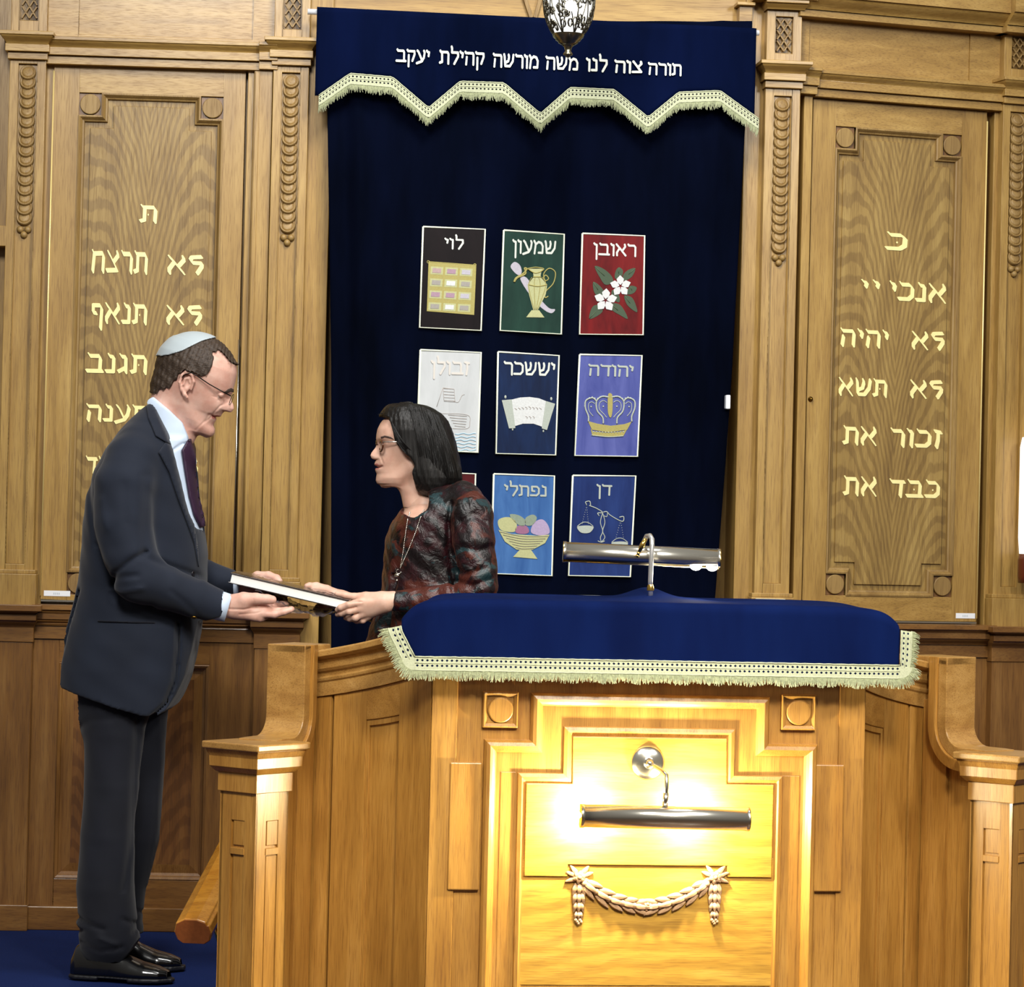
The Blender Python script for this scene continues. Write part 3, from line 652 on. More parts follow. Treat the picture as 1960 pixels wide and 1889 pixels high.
def smooth_pts(P, n=6, closed=False):
    out = []; N = len(P)
    for i in range(N if closed else N-1):
        p0 = Vector(P[(i-1) % N] if closed or i > 0 else P[0]); p1 = Vector(P[i]); p2 = Vector(P[(i+1) % N]); p3 = Vector(P[(i+2) % N] if closed or i+2 < N else P[-1])
        for k in range(n):
            t = k/n; q = .5*((2*p1)+(p2-p0)*t+(2*p0-5*p1+4*p2-p3)*t*t+(3*p1-p0-3*p2+p3)*t**3); out.append(tuple(q))
    if not closed: out.append(tuple(P[-1]))
    return out
def tribe(quad, mat, name_txt, tx, tcol, draw, label, cut=None):
    """one embroidered panel: quad TL,TR,BR,BL in the photograph"""
    q = [GC.loc(x, y, .004) for x, y in quad]; d = .0045
    # follow the folds of the cloth a little
    mb = MB(); N = 8; Vv = []; Ff = []
    for j in range(N+1):
        for i in range(N+1):
            s_, t_ = i/N, j/N; a = Vector(q[0]).lerp(Vector(q[1]), s_); b = Vector(q[3]).lerp(Vector(q[2]), s_); c = a.lerp(b, t_)
            Vv.append(GC.p(c.x, c.y, d))
    for j in range(N):
        for i in range(N): a = j*(N+1)+i; Ff.append((a, a+N+1, a+N+2, a+1))
    mb.add(Vv, Ff, 0); k0 = [Vv[0], Vv[N], Vv[(N+1)*(N+1)-1], Vv[(N+1)*N]]
    mb.prism([p-GC.n*.006 for p in k0], [p-GC.n*.0002 for p in k0], 0)
    o = mb.build('tribe_panel', mat, cur); o['label'] = label
    mb = MB(); mb.tube([GC.p(*p_, d) for p_ in (q+[q[0]])], .0030, 6); mb.build('border_cord', CORD, o)
    if name_txt:
        mb = MB(); word(mb, GC, name_txt, tx[0], tx[1], tx[2], tx[3], d, (.075, .095), .0018, .14); mb.build('stitched_name', tcol, o)
    if draw:
        def T(x, y): return GC.loc(x, y, d)
        draw(o, T, d)
def poly_px(mb, T, pts, d, th=.0012, m=0, sm=False):
    P = [T(x, y) for x, y in pts]
    if sm: P = smooth_pts(P, 5, True)
    mb.ppoly(GC, P, d-.001, d+th, m)
def line_px(mb, T, pts, w, d, m=0, sm=True, closed=False):
    P = [T(x, y) for x, y in pts]
    if sm and len(P) > 2: P = smooth_pts(P, 6, closed)
    ribbon(mb, GC, P, w, d+.0006, m, closed=closed)
def sub(px, py, k=3.854, ox=780, oy=410): return (px/k+ox, py/k+oy)
def S(L): return [sub(*p) for p in L]
def d_breast(o, T, d):
    mb = MB(); poly_px(mb, T, S([(158, 350), (505, 375), (490, 742), (143, 714)]), d); mb.build('breastplate_cloth', E['gold'], o)
    cols = ['pink', 'mauve', 'stone', 'grey', 'white', 'grey', 'mauve', 'mauve', 'stone', 'grey', 'white', 'grey']
    for r in range(4):
        for c in range(3):
            x0 = 172+c*108-r*5; y0 = 385+r*88+c*6; mb = MB(); poly_px(mb, T, S([(x0, y0), (x0+92, y0+5), (x0+88, y0+62), (x0-4, y0+57)]), d, .0016); poly_px(mb, T, S([(x0+14, y0+12), (x0+78, y0+16), (x0+74, y0+50), (x0+10, y0+46)]), d, .0024, 1)
            mb.build('stone_patch', [E['pale'], E[cols[r*3+c]]], o)
    mb = MB()
    for x, y in ((153, 352), (497, 374)): 
        u, z = T(*sub(x, y)); mb.torus(GC.p(u, z, d), .0035, .0012, GC.n, 0, 14, 5)
    for g in ([(158, 350), (505, 375), (490, 742), (143, 714)],): line_px(mb, T, S(g), .0014, d, 0, False, True)
    mb.build('ring', E['gold'], o)
def d_jug(o, T, d):
    mb = MB()
    poly_px(mb, T, S([(790, 352), (830, 378), (842, 430), (820, 450), (785, 425), (760, 385)]), d, .0014, 0, True)
    poly_px(mb, T, S([(832, 480), (880, 470), (960, 600), (1040, 690), (1088, 702), (1060, 730), (1000, 700), (920, 620)]), d, .0012, 0, True); mb.build('sword', E['stone'], o)
    mb = MB(); poly_px(mb, T, S([(885, 402), (1005, 402), (985, 430), (980, 462), (1030, 520), (1020, 590), (960, 710), (928, 710), (895, 590), (885, 520), (930, 462), (925, 430)]), d, .0022, 0)
    poly_px(mb, T, S([(915, 708), (970, 708), (1010, 762), (875, 760)]), d, .0022, 0); mb.build('jug_body', E['pale'], o)
    mb = MB()
    for g in ([(885, 402), (945, 392), (1005, 405), (945, 435), (885, 402)], [(895, 520), (960, 532), (1028, 520)], [(925, 462), (985, 462)]): line_px(mb, T, S(g), .0016, d+.002)
    line_px(mb, T, S([(1000, 470), (1020, 450), (1040, 475), (1015, 490), (1005, 440), (1045, 400), (1090, 430), (1075, 510), (1020, 570), (1015, 615), (1038, 605)]), .0018, d)
    for dx in (-38, -14, 12, 36): line_px(mb, T, S([(955+dx, 465), (958+dx*1.7, 530), (945+dx*.3, 705)]), .0009, d+.002)
    mb.build('jug_outline', E['gold'], o)
    mb = MB(); line_px(mb, T, S([(785, 500), (800, 470), (850, 440), (880, 405), (862, 400), (870, 440), (810, 470), (788, 500)]), .0026, d+.001); mb.build('sword_guard', E['gold'], o)
def petals(mb, T, c, r, rot, d, m=0):
    for k in range(5):
        a = rot+k*2*math.pi/5; ca, sa = math.cos(a), math.sin(a); P = []
        for t, w in ((.1, .0), (.35, .26), (.65, .34), (1.0, .0), (.65, -.34), (.35, -.26)):
            P.append(sub(c[0]+r*(t*ca-w*sa), c[1]+r*(t*sa+w*ca)))
        poly_px(mb, T, P, d, .0018+k*.0001, m, False)
def d_flowers(o, T, d):
    LV = [[(1380, 385), (1440, 400), (1500, 450), (1515, 500), (1460, 520), (1420, 470)], [(1560, 392), (1590, 420), (1570, 480), (1530, 470), (1535, 420)], [(1680, 400), (1655, 460), (1600, 490), (1590, 450), (1630, 410)],
          [(1370, 500), (1420, 530), (1450, 580), (1410, 610), (1375, 570)], [(1640, 530), (1690, 540), (1670, 580), (1620, 590)], [(1600, 600), (1660, 620), (1695, 720), (1640, 690), (1610, 650)], [(1340, 770), (1360, 690), (1400, 670), (1440, 710), (1400, 750)],
          [(1500, 660), (1570, 670), (1625, 770), (1560, 740), (1500, 700)], [(1510, 560), (1560, 600), (1560, 650), (1510, 620)]]
    for g in LV:
        mb = MB(); poly_px(mb, T, S(g), d, .0012, 0, True); c = (sum(p[0] for p in g)/len(g), sum(p[1] for p in g)/len(g))
        line_px(mb, T, S([g[0], c]), .0010, d+.0012, 1); mb.build('leaf', [E['dkgreen'], E['green']], o)
    for c, r, rot in (((1570, 530), 80, -1.6), ((1460, 635), 88, -1.5)):
        mb = MB(); petals(mb, T, c, r, rot, d+.001); mb.build('flower', E['white'], o)
def d_scroll(o, T, d):
    mb = MB(); poly_px(mb, T, S([(765, 1368), (830, 1352), (900, 1348), (970, 1358), (1030, 1382), (1000, 1570), (930, 1545), (850, 1545), (785, 1565)]), d, .0014); mb.build('parchment', E['white'], o)
    for g, k in (([(695, 1372), (768, 1366), (795, 1578), (748, 1580)], (722, 1348, 775, 1588)), ([(1020, 1378), (1088, 1398), (1028, 1592), (990, 1580)], (1060, 1362, 1002, 1600))):
        mb = MB(); poly_px(mb, T, S(g), d, .0026); u, z = T(*sub(k[0], k[1])); mb.ball(GC.p(u, z, d+.001), .0035, 0, 10, 6, (1, .5, 1.5)); u, z = T(*sub(k[2], k[3])); mb.ball(GC.p(u, z, d+.001), .0026, 0, 10, 6, (1, .5, 1.3)); mb.build('roller', E['silver'], o)
    mb = MB()
    for i in range(8): line_px(mb, T, S([(790+i*26, 1418+abs(i-4)*3), (805+i*26, 1428+abs(i-4)*3), (800+i*26, 1440)]), .0008, d+.0014)
    for i in range(3): line_px(mb, T, S([(870+i*26, 1490), (884+i*26, 1498), (880+i*26, 1506)]), .0008, d+.0014)
    mb.build('faint_writing', E['ink'], o)
def d_crown(o, T, d):
    mb = MB(); poly_px(mb, T, S([(1330, 1525), (1400, 1545), (1500, 1560), (1600, 1548), (1652, 1530), (1620, 1590), (1480, 1608), (1360, 1590)]), d, .0016)
    poly_px(mb, T, S([(1478, 1340), (1494, 1320), (1512, 1345), (1510, 1460), (1496, 1500), (1478, 1460)]), d, .0022, 0, True)
    poly_px(mb, T, S([(1350, 1580), (1362, 1630), (1480, 1646), (1590, 1640), (1618, 1588), (1590, 1600), (1480, 1612), (1365, 1600)]), d, .0014); mb.build('crown_band', E['gold'], o)
    mb = MB()
    for s_ in (-1, 1):
        X = lambda x: 1494+s_*x
        line_px(mb, T, S([(X(10), 1350), (X(60), 1345), (X(100), 1380), (X(95), 1450), (X(55), 1500), (X(50), 1545)]), .0026, d)
        line_px(mb, T, S([(X(100), 1380), (X(130), 1355), (X(178), 1375), (X(182), 1430), (X(160), 1490), (X(160), 1530)]), .0026, d)
        line_px(mb, T, S([(X(24), 1390), (X(50), 1375), (X(78), 1395), (X(78), 1440), (X(45), 1475), (X(25), 1500)]), .0012, d)
        line_px(mb, T, S([(X(112), 1400), (X(135), 1385), (X(158), 1400), (X(155), 1450), (X(125), 1490)]), .0012, d)
        for x, y in ((30, 1348), (50, 1343), (72, 1348), (92, 1360), (112, 1358), (132, 1350), (152, 1355), (172, 1368), (184, 1392), (186, 1416)):
            u, z = T(*sub(X(x), y)); mb.ball(GC.p(u, z, d+.001), .0024, 0, 8, 6, (1, .6, 1))
        for x, y in ((50, 1418), (140, 1420)): 
            u, z = T(*sub(X(x), y)); mb.ball(GC.p(u, z, d+.001), .0026, 0, 8, 6, (1, .6, 1))
    for i in range(11):
        u, z = T(*sub(1372+i*22, 1605+4*math.sin(i*.3))); mb.ball(GC.p(u, z, d+.0015), .0022, 0, 8, 6, (1, .6, 1))
    line_px(mb, T, S([(1356, 1630), (1480, 1642), (1592, 1636)]), .0014, d+.001); mb.build('crown_arch', E['silver'], o)
def d_ship(o, T, d):
    mb = MB()
    for k in range(5): line_px(mb, T, S([(265+k, 1285+k*22), (340+k*3, 1290+k*22)]), .0007, d)
    line_px(mb, T, S([(262, 1280), (215, 1420)]), .0007, d); line_px(mb, T, S([(340, 1380), (375, 1385), (400, 1340), (420, 1330)]), .0007, d)
    line_px(mb, T, S([(262, 1280), (345, 1290), (350, 1385), (270, 1380)]), .0007, d, 0, False, True)
    for k in range(5): line_px(mb, T, S([(300+k*12, 1480+k*20), (440-k*3, 1490+k*20)]), .0008, d)
    line_px(mb, T, S([(250, 1470), (440, 1480), (460, 1540), (440, 1580), (330, 1580)]), .0007, d); mb.build('ship_outline', E['ink'], o)
    mb = MB()
    for k in range(6): line_px(mb, T, S([(350+i*22, 1620+k*24+5*math.sin(i*1.7+k)) for i in range(8)]), .0013, d)
    mb.build('wave', E['sea'], o)
def s2(L): return [(x/3.769+900, y/3.769+880) for x, y in L]
def d_bowl(o, T, d):
    fr = [([(200, 440), (245, 415), (300, 420), (335, 460), (325, 515), (270, 520), (215, 500)], 'pale'), ([(335, 480), (400, 475), (425, 515), (395, 535), (330, 525)], 'plum'), ([(445, 480), (470, 445), (520, 430), (560, 470), (570, 530), (500, 545), (440, 525)], 'grape'),
          ([(285, 395), (350, 400), (400, 440), (380, 480), (320, 450)], 'sage'), ([(400, 420), (450, 395), (480, 420), (450, 470), (400, 470)], 'sage')]
    for g, c in fr: mb = MB(); poly_px(mb, T, s2(g), d, .0016, 0, True); mb.build('fruit', E[c], o)
    mb = MB(); poly_px(mb, T, s2([(203, 505), (300, 535), (480, 548), (572, 540), (540, 600), (450, 648), (335, 648), (250, 590)]), d, .0024); poly_px(mb, T, s2([(360, 645), (435, 645), (485, 715), (310, 700)]), d, .0020); mb.build('bowl', E['pale'], o)
    mb = MB()
    for k in range(6): line_px(mb, T, s2([(215+k*22, 520+k*22), (380, 552+k*18), (562-k*20, 552+k*17)]), .0008, d+.0024)
    mb.build('bowl_stitching', E['line'], o)
def d_scales(o, T, d):
    mb = MB(); L_ = lambda g, w=.0016: line_px(mb, T, s2(g), w, d)
    L_([(868, 330), (862, 300), (832, 305), (840, 325)]); L_([(858, 330), (910, 350), (955, 380), (920, 385), (930, 405)]); L_([(960, 378), (985, 375), (1010, 400), (1080, 440), (1105, 440), (1105, 410), (1075, 415)])
    L_([(990, 385), (985, 410), (965, 405)], .0012)
    for s_ in (-1, 1): L_([(955, 385), (955+s_*16, 450), (955, 515), (955+s_*16, 560), (945, 595)], .0014)
    L_([(920, 585), (945, 595), (970, 585)])
    mb.build('balance_beam', E['silver'], o)
    for px, py, c in ((840, 330, (830, 495)), (1085, 440, (1078, 610))):
        mb = MB()
        for k in (-1, 1): 
            ex = c[0]+k*22 if px < 1000 else c[0]+k*30
            for i in range(9): 
                t = i/8; u, z = T(*s2([(px+(ex-px)*t, py+(c[1]-35-py)*t)])[0]); mb.ball(GC.p(u, z, d), .0011, 0, 6, 4)
        L_([(c[0]-58, c[1]-15), (c[0]-20, c[1]-42), (c[0]+20, c[1]-42), (c[0]+58, c[1]-15)], .0012)
        poly_px(mb, T, s2([(c[0]-60, c[1]-10), (c[0]-20, c[1]-20), (c[0]+30, c[1]-20), (c[0]+60, c[1]-8), (c[0]+30, c[1]+30), (c[0]-30, c[1]+30)]), d, .002, 0, True); mb.build('scale_pan', E['silver'], o)
tribe([(809.8, 433.9), (928.4, 439), (920.9, 632.6), (802.8, 626.7)], satin('black_satin', '#080305', '#10070a'), 'לוי', (852, 887, 457, 476), THREAD, d_breast, 'black panel with a gold breastplate of twelve squares')
tribe([(964.2, 440.6), (1079.7, 448.4), (1074.5, 639.6), (957, 632.6)], satin('green_satin', '#0f2a23', '#1b3a30'), 'שמעון', (982, 1064, 461, 485), THREAD, d_jug, 'green panel with a jug and a curved sword')
tribe([(1114.7, 446.8), (1233.6, 451.5), (1231, 640.9), (1109, 639.6)], satin('red_satin', '#4a080c', '#701214'), 'ראובן', (1137, 1217, 467, 489), THREAD, d_flowers, 'red panel with two white flowers and green leaves')
tribe([(804.6, 669.5), (920.6, 674.7), (914.9, 866), (797, 861)], satin('white_satin', '#b4b7b8', '#c2c5c6'), 'זבולן', (826, 898, 692, 716), plain('off_white_thread', '#c9c4bc', .7), d_ship, 'white panel with a faint outlined ship and blue waves')
tribe([(953.3, 673.4), (1069.8, 680.6), (1063.6, 871), (949.2, 868)], satin('navy_satin', '#081530', '#10254a'), 'יששכר', (965, 1062, 694, 718), THREAD, d_scroll, 'navy panel with an open white scroll')
tribe([(1109.5, 678.6), (1228.4, 680.6), (1220.3, 873.7), (1100, 871.9)], satin('lavender_satin', '#3e4686', '#575e9c'), 'יהודה', (1127, 1212, 699, 719), E['silver'], d_crown, 'lavender panel with a crown')
tribe([(796, 902), (910, 907), (905, 1096), (790, 1092)], satin('maroon_satin', '#3a0b10', '#521418'), None, None, None, None, 'maroon panel mostly hidden behind the woman')
tribe([(945, 907), (1061, 911), (1056.5, 1102), (940, 1097.6)], satin('sky_blue_satin', '#2c528a', '#446da4'), 'נפתלי', (966, 1046, 929, 949), E['silver'], d_bowl, 'sky-blue panel with a bowl of fruit')
tribe([(1096.3, 910), (1216.5, 911), (1206.5, 1104), (1088, 1101.5)], satin('midblue_satin', '#112152', '#20356c'), 'דן', (1143, 1170, 928, 947), E['silver'], d_scales, 'mid-blue panel with a pair of scales')
for q, l in (([(780, 1132), (900, 1136), (896, 1290), (776, 1286)], 'hidden'), ([(936, 1139), (1056, 1141), (1052, 1300), (932, 1296)], 'lower'), ([(1084, 1140), (1180, 1141), (1176, 1300), (1080, 1298)], 'lower')):
    tribe(q, bpy.data.materials['navy_satin'], None, None, None, None, 'dark panel whose top border shows just above the desk cover')
# ---------------------------------------------------------------- valance
GV = Plane((.3, 8.255), (1.8, 8.251))
val = empty('valance', GV.p(.75, 2.2, 0), 'short navy velvet valance with white Hebrew lettering and zigzag cream fringe hanging over the curtain', 'valance')
TOP = [(607, 13), (1448, 54)]
ZZ = [(610, 183), (670, 141), (751, 148), (820, 207), (880.5, 156), (964, 159), (1034, 218), (1091, 168), (1175, 172), (1240, 225), (1298.5, 177), (1377.6, 174), (1452, 228)]
zz = [GV.loc(x, y) for x, y in ZZ]; ua, zt0 = GV.loc(607, 13); ub, zt1 = GV.loc(1448, 54); zt0 = zt1 = (zt0+zt1)/2+.0
NV_ = 120; V = []; F = []
def zzat(u):
    for (a, za), (b, zb) in zip(zz[:-1], zz[1:]):
        if a <= u <= b: return za+(zb-za)*(u-a)/(b-a)
    return zz[0][1] if u < zz[0][0] else zz[-1][1]
us = sorted(set([ua+(ub-ua)*i/NV_ for i in range(NV_+1)]+[z_[0] for z_ in zz if ua < z_[0] < ub])); R_ = 14
za_ = GV.loc(607, 13)[1]; zb_ = GV.loc(1448, 54)[1]
for j in range(R_+1):
    for u in us:
        t = (u-ua)/(ub-ua); zt = za_+(zb_-za_)*t; z = zt+(zzat(u)-zt)*j/R_
        d = .004*math.exp(-((t-.085-.05*(j/R_))/.02)**2)*(j/R_)+.0015*math.sin(t*23)*(j/R_)+(.012 if j == 0 else 0)*0
        V.append(GV.p(u, z, d))
nf = len(V); W_ = len(us); V += [v-GV.n*.004 for v in V]
for j in range(R_):
    for i in range(W_-1): a = j*W_+i; F.append((a, a+W_, a+W_+1, a+1)); F.append((a+nf+1, a+W_+1+nf, a+W_+nf, a+nf))
for i in range(W_-1): F.append((i, i+1, i+1+nf, i+nf)); a = R_*W_+i; F.append((a, a+nf, a+1+nf, a+1))
for j in range(R_): F.append((j*W_, (j*W_)+nf, (j+1)*W_+nf, (j+1)*W_)); F.append((j*W_+W_-1, (j+1)*W_+W_-1, (j+1)*W_+W_-1+nf, j*W_+W_-1+nf))
np_mesh('cloth', V, F, VAL, val, smooth=True)
dn = Vector((0, 0, -1)); zp = [GV.p(u, z, .003) for u, z in zz]; N3 = [GV.n.copy() for _ in zz]
mb = MB(); [mb.add([a-GV.n*.002, b-GV.n*.002, b+dn*.027-GV.n*.002, a+dn*.027-GV.n*.002], [(0, 1, 2, 3)]) for a, b in zip(zp[:-1], zp[1:])]; mb.build('hem', VAL, val)
mb = MB(); lace(mb, zp, [dn]*len(zz), N3, .030, .0115); mb.build('lace_braid', LACE, val, fix=False)
mb = MB(); fringe(mb, [p+dn*.030 for p in zp], [dn]*len(zz), N3, .022, .00125); o = mb.build('fringe', FRING, val, fix=False, clean=False)
WD_ = [('תורה', 1241, 1304, 122, 143), ('צוה', 1177, 1229, 117, 139), ('לנו', 1123, 1162, 113, 136), ('משה', 1045, 1106, 110, 133), ('מורשה', 944, 1030, 105, 129), ('קהילת', 842, 927, 99, 123), ('יעקב', 759, 822, 96, 119)]
for t_, a, b, c, d_ in WD_: mb = MB(); word(mb, GV, t_, a, b, c, d_, .0035, (.085, .11), .002, .14); mb.build('stitched_word', THREAD, val)
mb = MB(); a = GV.loc(589, 21, -.01); b = GV.loc(1454, 62, -.01)
mb.tube([GV.p(a[0], a[1], -.020), GV.p(b[0], b[1], -.020)], .0085, 14); 
tag(mb.build('curtain_rod', WHITEP), 'thin white rod whose ends stick out of the navy valance', 'curtain rod')
# small white catch at the right edge of the curtain
u, z = PLC.loc(1394, 770, .05); mb = MB(); mb.pbox(PLC, u-.007, u+.007, z-.02, z+.022, -.05, .05)
tag(mb.build('curtain_switch', WHITEP, bevel=.003), 'small white switch on the oak at the right edge of the curtain', 'switch')
u, z = PLC.loc(1475, 1151, .03); mb = MB(); mb.pbox(PLC, u-.045, u+.045, z-.006, z+.008, -.0, .03); pl_ = empty('name_plate', PLC.p(u, z, .03), 'cream name plate screwed on the ledge behind the desk cover', 'plate')
mb.build('plate', plain('cream_enamel', '#d8d4b8', .4), pl_, .001)
for k in (-1, 1): mb = MB(); mb.lathe(PLC.p(u+k*.038, z+.002, .03), [(.002, 0), (.0018, .001), (0, .0012)], 10, 0, PLC.n); mb.build('screw', BRASSD, pl_)
# ---------------------------------------------------------------- hanging lamp
C0 = at(1089, 22, 7.9); k_ = 7.9/5400
lamp = empty('hanging_lamp', C0+Vector((0, 0, -.12)), 'pierced silver hanging lamp glowing in front of the navy valance', 'lamp')
def Z(y): return (22-y)*k_
PR = [(46, -34), (49, -16), (49.5, 0), (48.5, 14), (46.5, 28), (43, 40), (37, 54), (30, 65), (24, 72)]
GLOW = plain('glowing_glass', '#ffffff', .5, emit=.95, ecol=(1, .99, .96, 1))
mb = MB(); mb.lathe(C0, [(r*.92*k_, Z(y)) for r, y in PR]+[(.001, Z(74))], 40); mb.build('glass_liner', GLOW, lamp)
HOT = plain('bulb_glow', '#ffffff', .5, emit=9, ecol=(1, .97, .9, 1))
mb = MB(); mb.ball(C0+Vector((-.004, -.068, .004))*1.0, .017, 0, 16, 10, (1, .5, .9)); mb.build('bulb', HOT, lamp)
mb = MB()
def shell(th, y): 
    for (r0, y0), (r1, y1) in zip(PR[:-1], PR[1:]):
        if y0 <= y <= y1: r = r0+(r1-r0)*(y-y0)/(y1-y0); break
    else: r = PR[0][0] if y < PR[0][1] else PR[-1][0]
    return C0+Vector((math.cos(th)*r*k_, math.sin(th)*r*k_, Z(y)))
random.seed(11)
for s_ in range(8):
    t0 = s_*math.pi/4+.25
    mb.tube([shell(t0, y) for y in range(-34, 73, 6)], .0022, 6)
    for sg in (-1, 1): mb.tube([shell(t0+sg*(math.pi/8)*(1-((y+20)/90)**2 if y > -20 else 1), y) for y in range(-20, 71, 5)], .0018, 6)
for i in range(230):
    th = random.uniform(0, 2*math.pi); y = random.uniform(-32, 60); sgn = random.uniform(.05, .16)*50/max(20, 50-y*.25); p = []
    a0 = random.uniform(0, 6.28); hh = random.uniform(4, 8)
    for k in range(9): w = a0+k*2*math.pi/8*random.choice((1, .9)); p.append(shell(th+math.cos(w)*sgn*.6, min(70, y+math.sin(w)*hh)))
    mb.tube(p, .0026, 5)
mb.build('filigree_shell', plain('pierced_silver', '#6f6c60', .35, 1, nz=.2, nsc=60), lamp, fix=True)
SILV = plain('tarnished_silver', '#9c967c', .28, 1, nz=.2, nsc=80)
mb = MB(); mb.lathe(C0, [(r*k_, Z(y)) for r, y in [(31, 66), (29, 72), (25, 75), (24, 78), (20, 80), (19, 83), (13, 86), (8, 90), (6.5, 95), (6, 99), (9, 103), (9.5, 105), (5, 107), (3, 110), (0, 111)]], 32); mb.build('finial', SILV, lamp)
mb = MB()
for s_ in range(6):
    t0 = s_*math.pi/3+.2; D_ = Vector((math.cos(t0), math.sin(t0), 0)); P_ = Vector((-D_.y, D_.x, 0)); V = []; F = []
    for i in range(9):
        t = i/8; r = (46+55*t)*k_; z_ = Z(-26)-.004+.020*math.sin(t*2.6)-(.014*t*t); w = .022*math.sin(math.pi*(.15+.85*t))*(1+.25*math.sin(t*20))+.003
        for q in (-1, -.4, 0, .4, 1): V.append(C0+D_*r+P_*w*q+Vector((0, 0, z_-abs(q)*.006)))
    for i in range(8):
        for j in range(4): a = i*5+j; F.append((a, a+5, a+6, a+1))
    n0 = len(V); V += [v-Vector((0, 0, .003)) for v in V]; F += [(a+n0, b+n0, c+n0, d+n0) for a, b, c, d in F]; mb.add(V, F, 0, True)
mb.lathe(C0, [(44*k_, Z(-30)), (54*k_, Z(-34)), (50*k_, Z(-46)), (22*k_, Z(-60)), (6*k_, Z(-80))], 32); mb.tube([C0+Vector((0, 0, Z(-78))), C0+Vector((0, 0, 1.2))], .004, 8)
mb.build('crown_leaves', SILV, lamp)
# glimpse of a wall sconce at the right edge
sc = empty('wall_sconce', PLR.p(uc4+.10, 1.0, .02), 'white glass sconce glimpsed at the right edge of the picture', 'lamp')
us_ = PLR.loc(1972, 950, .06)[0]
z0 = zof(PLR, 1965, 1060, .02); z1 = zof(PLR, 1965, 838, .02)
mb = MB(); mb.lathe(PLR.p(us_, z0, .06), [(.030, 0), (.034, .05), (.034, z1-z0-.03), (.028, z1-z0)], 24); mb.build('glass_shade', plain('sconce_glass', '#fff8ee', .4, emit=1.1, ecol=(1, .97, .95, 1)), sc)
mb = MB(); mb.lathe(PLR.p(us_, z0-.09, .06), [(.0, 0), (.032, 0), (.034, .02), (.034, .07), (.03, .09), (0, .09)], 24); mb.build('wooden_base', plain('mahogany', '#5a2410', .3, coat=.5), sc)
# ================================================================== PULPIT
XC = 1.0755; YF = 6.42; ZB = -.45
PFR = Plane((XC-.6, YF), (XC+.6, YF)); LF = lambda x, y, d=0: PFR.loc(x, y, d)
pul = empty('pulpit', (XC, YF+.2, ZB), 'large polished oak pulpit with moulded front panel and curved wings', 'pulpit')
mb = MB()
uL = LF(826, 1350)[0]; uR = LF(1611, 1350)[0]; zT = 1.0
# front board: two outer stiles, sunk centre
mb.pbox(PFR, uL, uR, ZB, zT, -.04, 0, 0)
mb.build('front_board', PV, pul, .002)
rectp = lambda x0, y0, x1, y1, d=0: PFR.rect(x0, y0, x1, y1, d)
# frame strips left and right of the outer moulding
mb = MB()
a = LF(862, 1400)[0]; b = LF(917, 1600)[0]
mb.bx(PFR, 828, 1290, 861, 1300, 0, .001) if 0 else None
o1 = [(921, 1416), (1016, 1416), (1016, 1327), (1470, 1334), (1470, 1415), (1559, 1415)]
u = lambda x, y: LF(x, y)[0]; z = lambda x, y: LF(x, y)[1]
zo_t = z(1243, 1331); zo_s = (z(968, 1417)+z(1515, 1424))/2
ox = [(u(922, 1650), ZB), (u(922, 1650), zo_s), (u(1016, 1370), zo_s), (u(1016, 1370), zo_t), (u(1470, 1380), zo_t), (u(1470, 1380), zo_s), (u(1557, 1650), zo_s), (u(1557, 1650), ZB)]
ox = ox[::-1]
mould(mb, PFR, ox, [(-.002, 0), (-.001, .010), (.004, .018), (.012, .020), (.018, .013), (.024, .008), (.028, 0)], 0)
mb.build('outer_moulding', PV, pul)
zi_t = z(1240, 1392); zi_s = (z(1040, 1478)+z(1440, 1484))/2
ix = [(u(986, 1650), ZB), (u(986, 1650), zi_s), (u(1077, 1440), zi_s), (u(1077, 1440), zi_t), (u(1406, 1440), zi_t), (u(1406, 1440), zi_s), (u(1494, 1650), zi_s), (u(1494, 1650), ZB)][::-1]
mb = MB(); mould(mb, PFR, ix, [(0, .002), (.002, .007), (.010, .009), (.014, .003), (.018, .002), (.0215, .0005)], 0); mb.build('inner_moulding', PV, pul)
# raised field with the notch over the garland
fi = [(u(1004, 1600), z(1043, 1677)), (u(1086, 1670), z(1043, 1677)), (u(1086, 1670), z(1240, 1656)), (u(1391, 1670), z(1240, 1656)), (u(1391, 1670), z(1440, 1679)), (u(1478, 1600), z(1440, 1679)), (u(1478, 1600), z(1440, 1501)), (u(1390, 1500), z(1440, 1501)), (u(1390, 1440), z(1240, 1411)), (u(1095, 1440), z(1240, 1411)), (u(1095, 1500), z(1050, 1499)), (u(1004, 1600), z(1050, 1499))]
mb = MB(); mb.ppoly(PFR, fi, -.01, .0065); mb.build('raised_field', PF, pul, .002)
mb = MB(); mb.pbox(PFR, u(988, 1700), u(1491, 1700), z(1240, 1886), z(1240, 1640), -.01, .0022); mb.build('lower_field', PF, pul, .001)
for x_a, x_b in ((958, 986), (1494, 1530)): mb = MB(); mb.pbox(PFR, u(x_a, 1500), u(x_b, 1500), ZB, zi_s, -.01, .0012); mb.build('stile', PV, pul, .001)
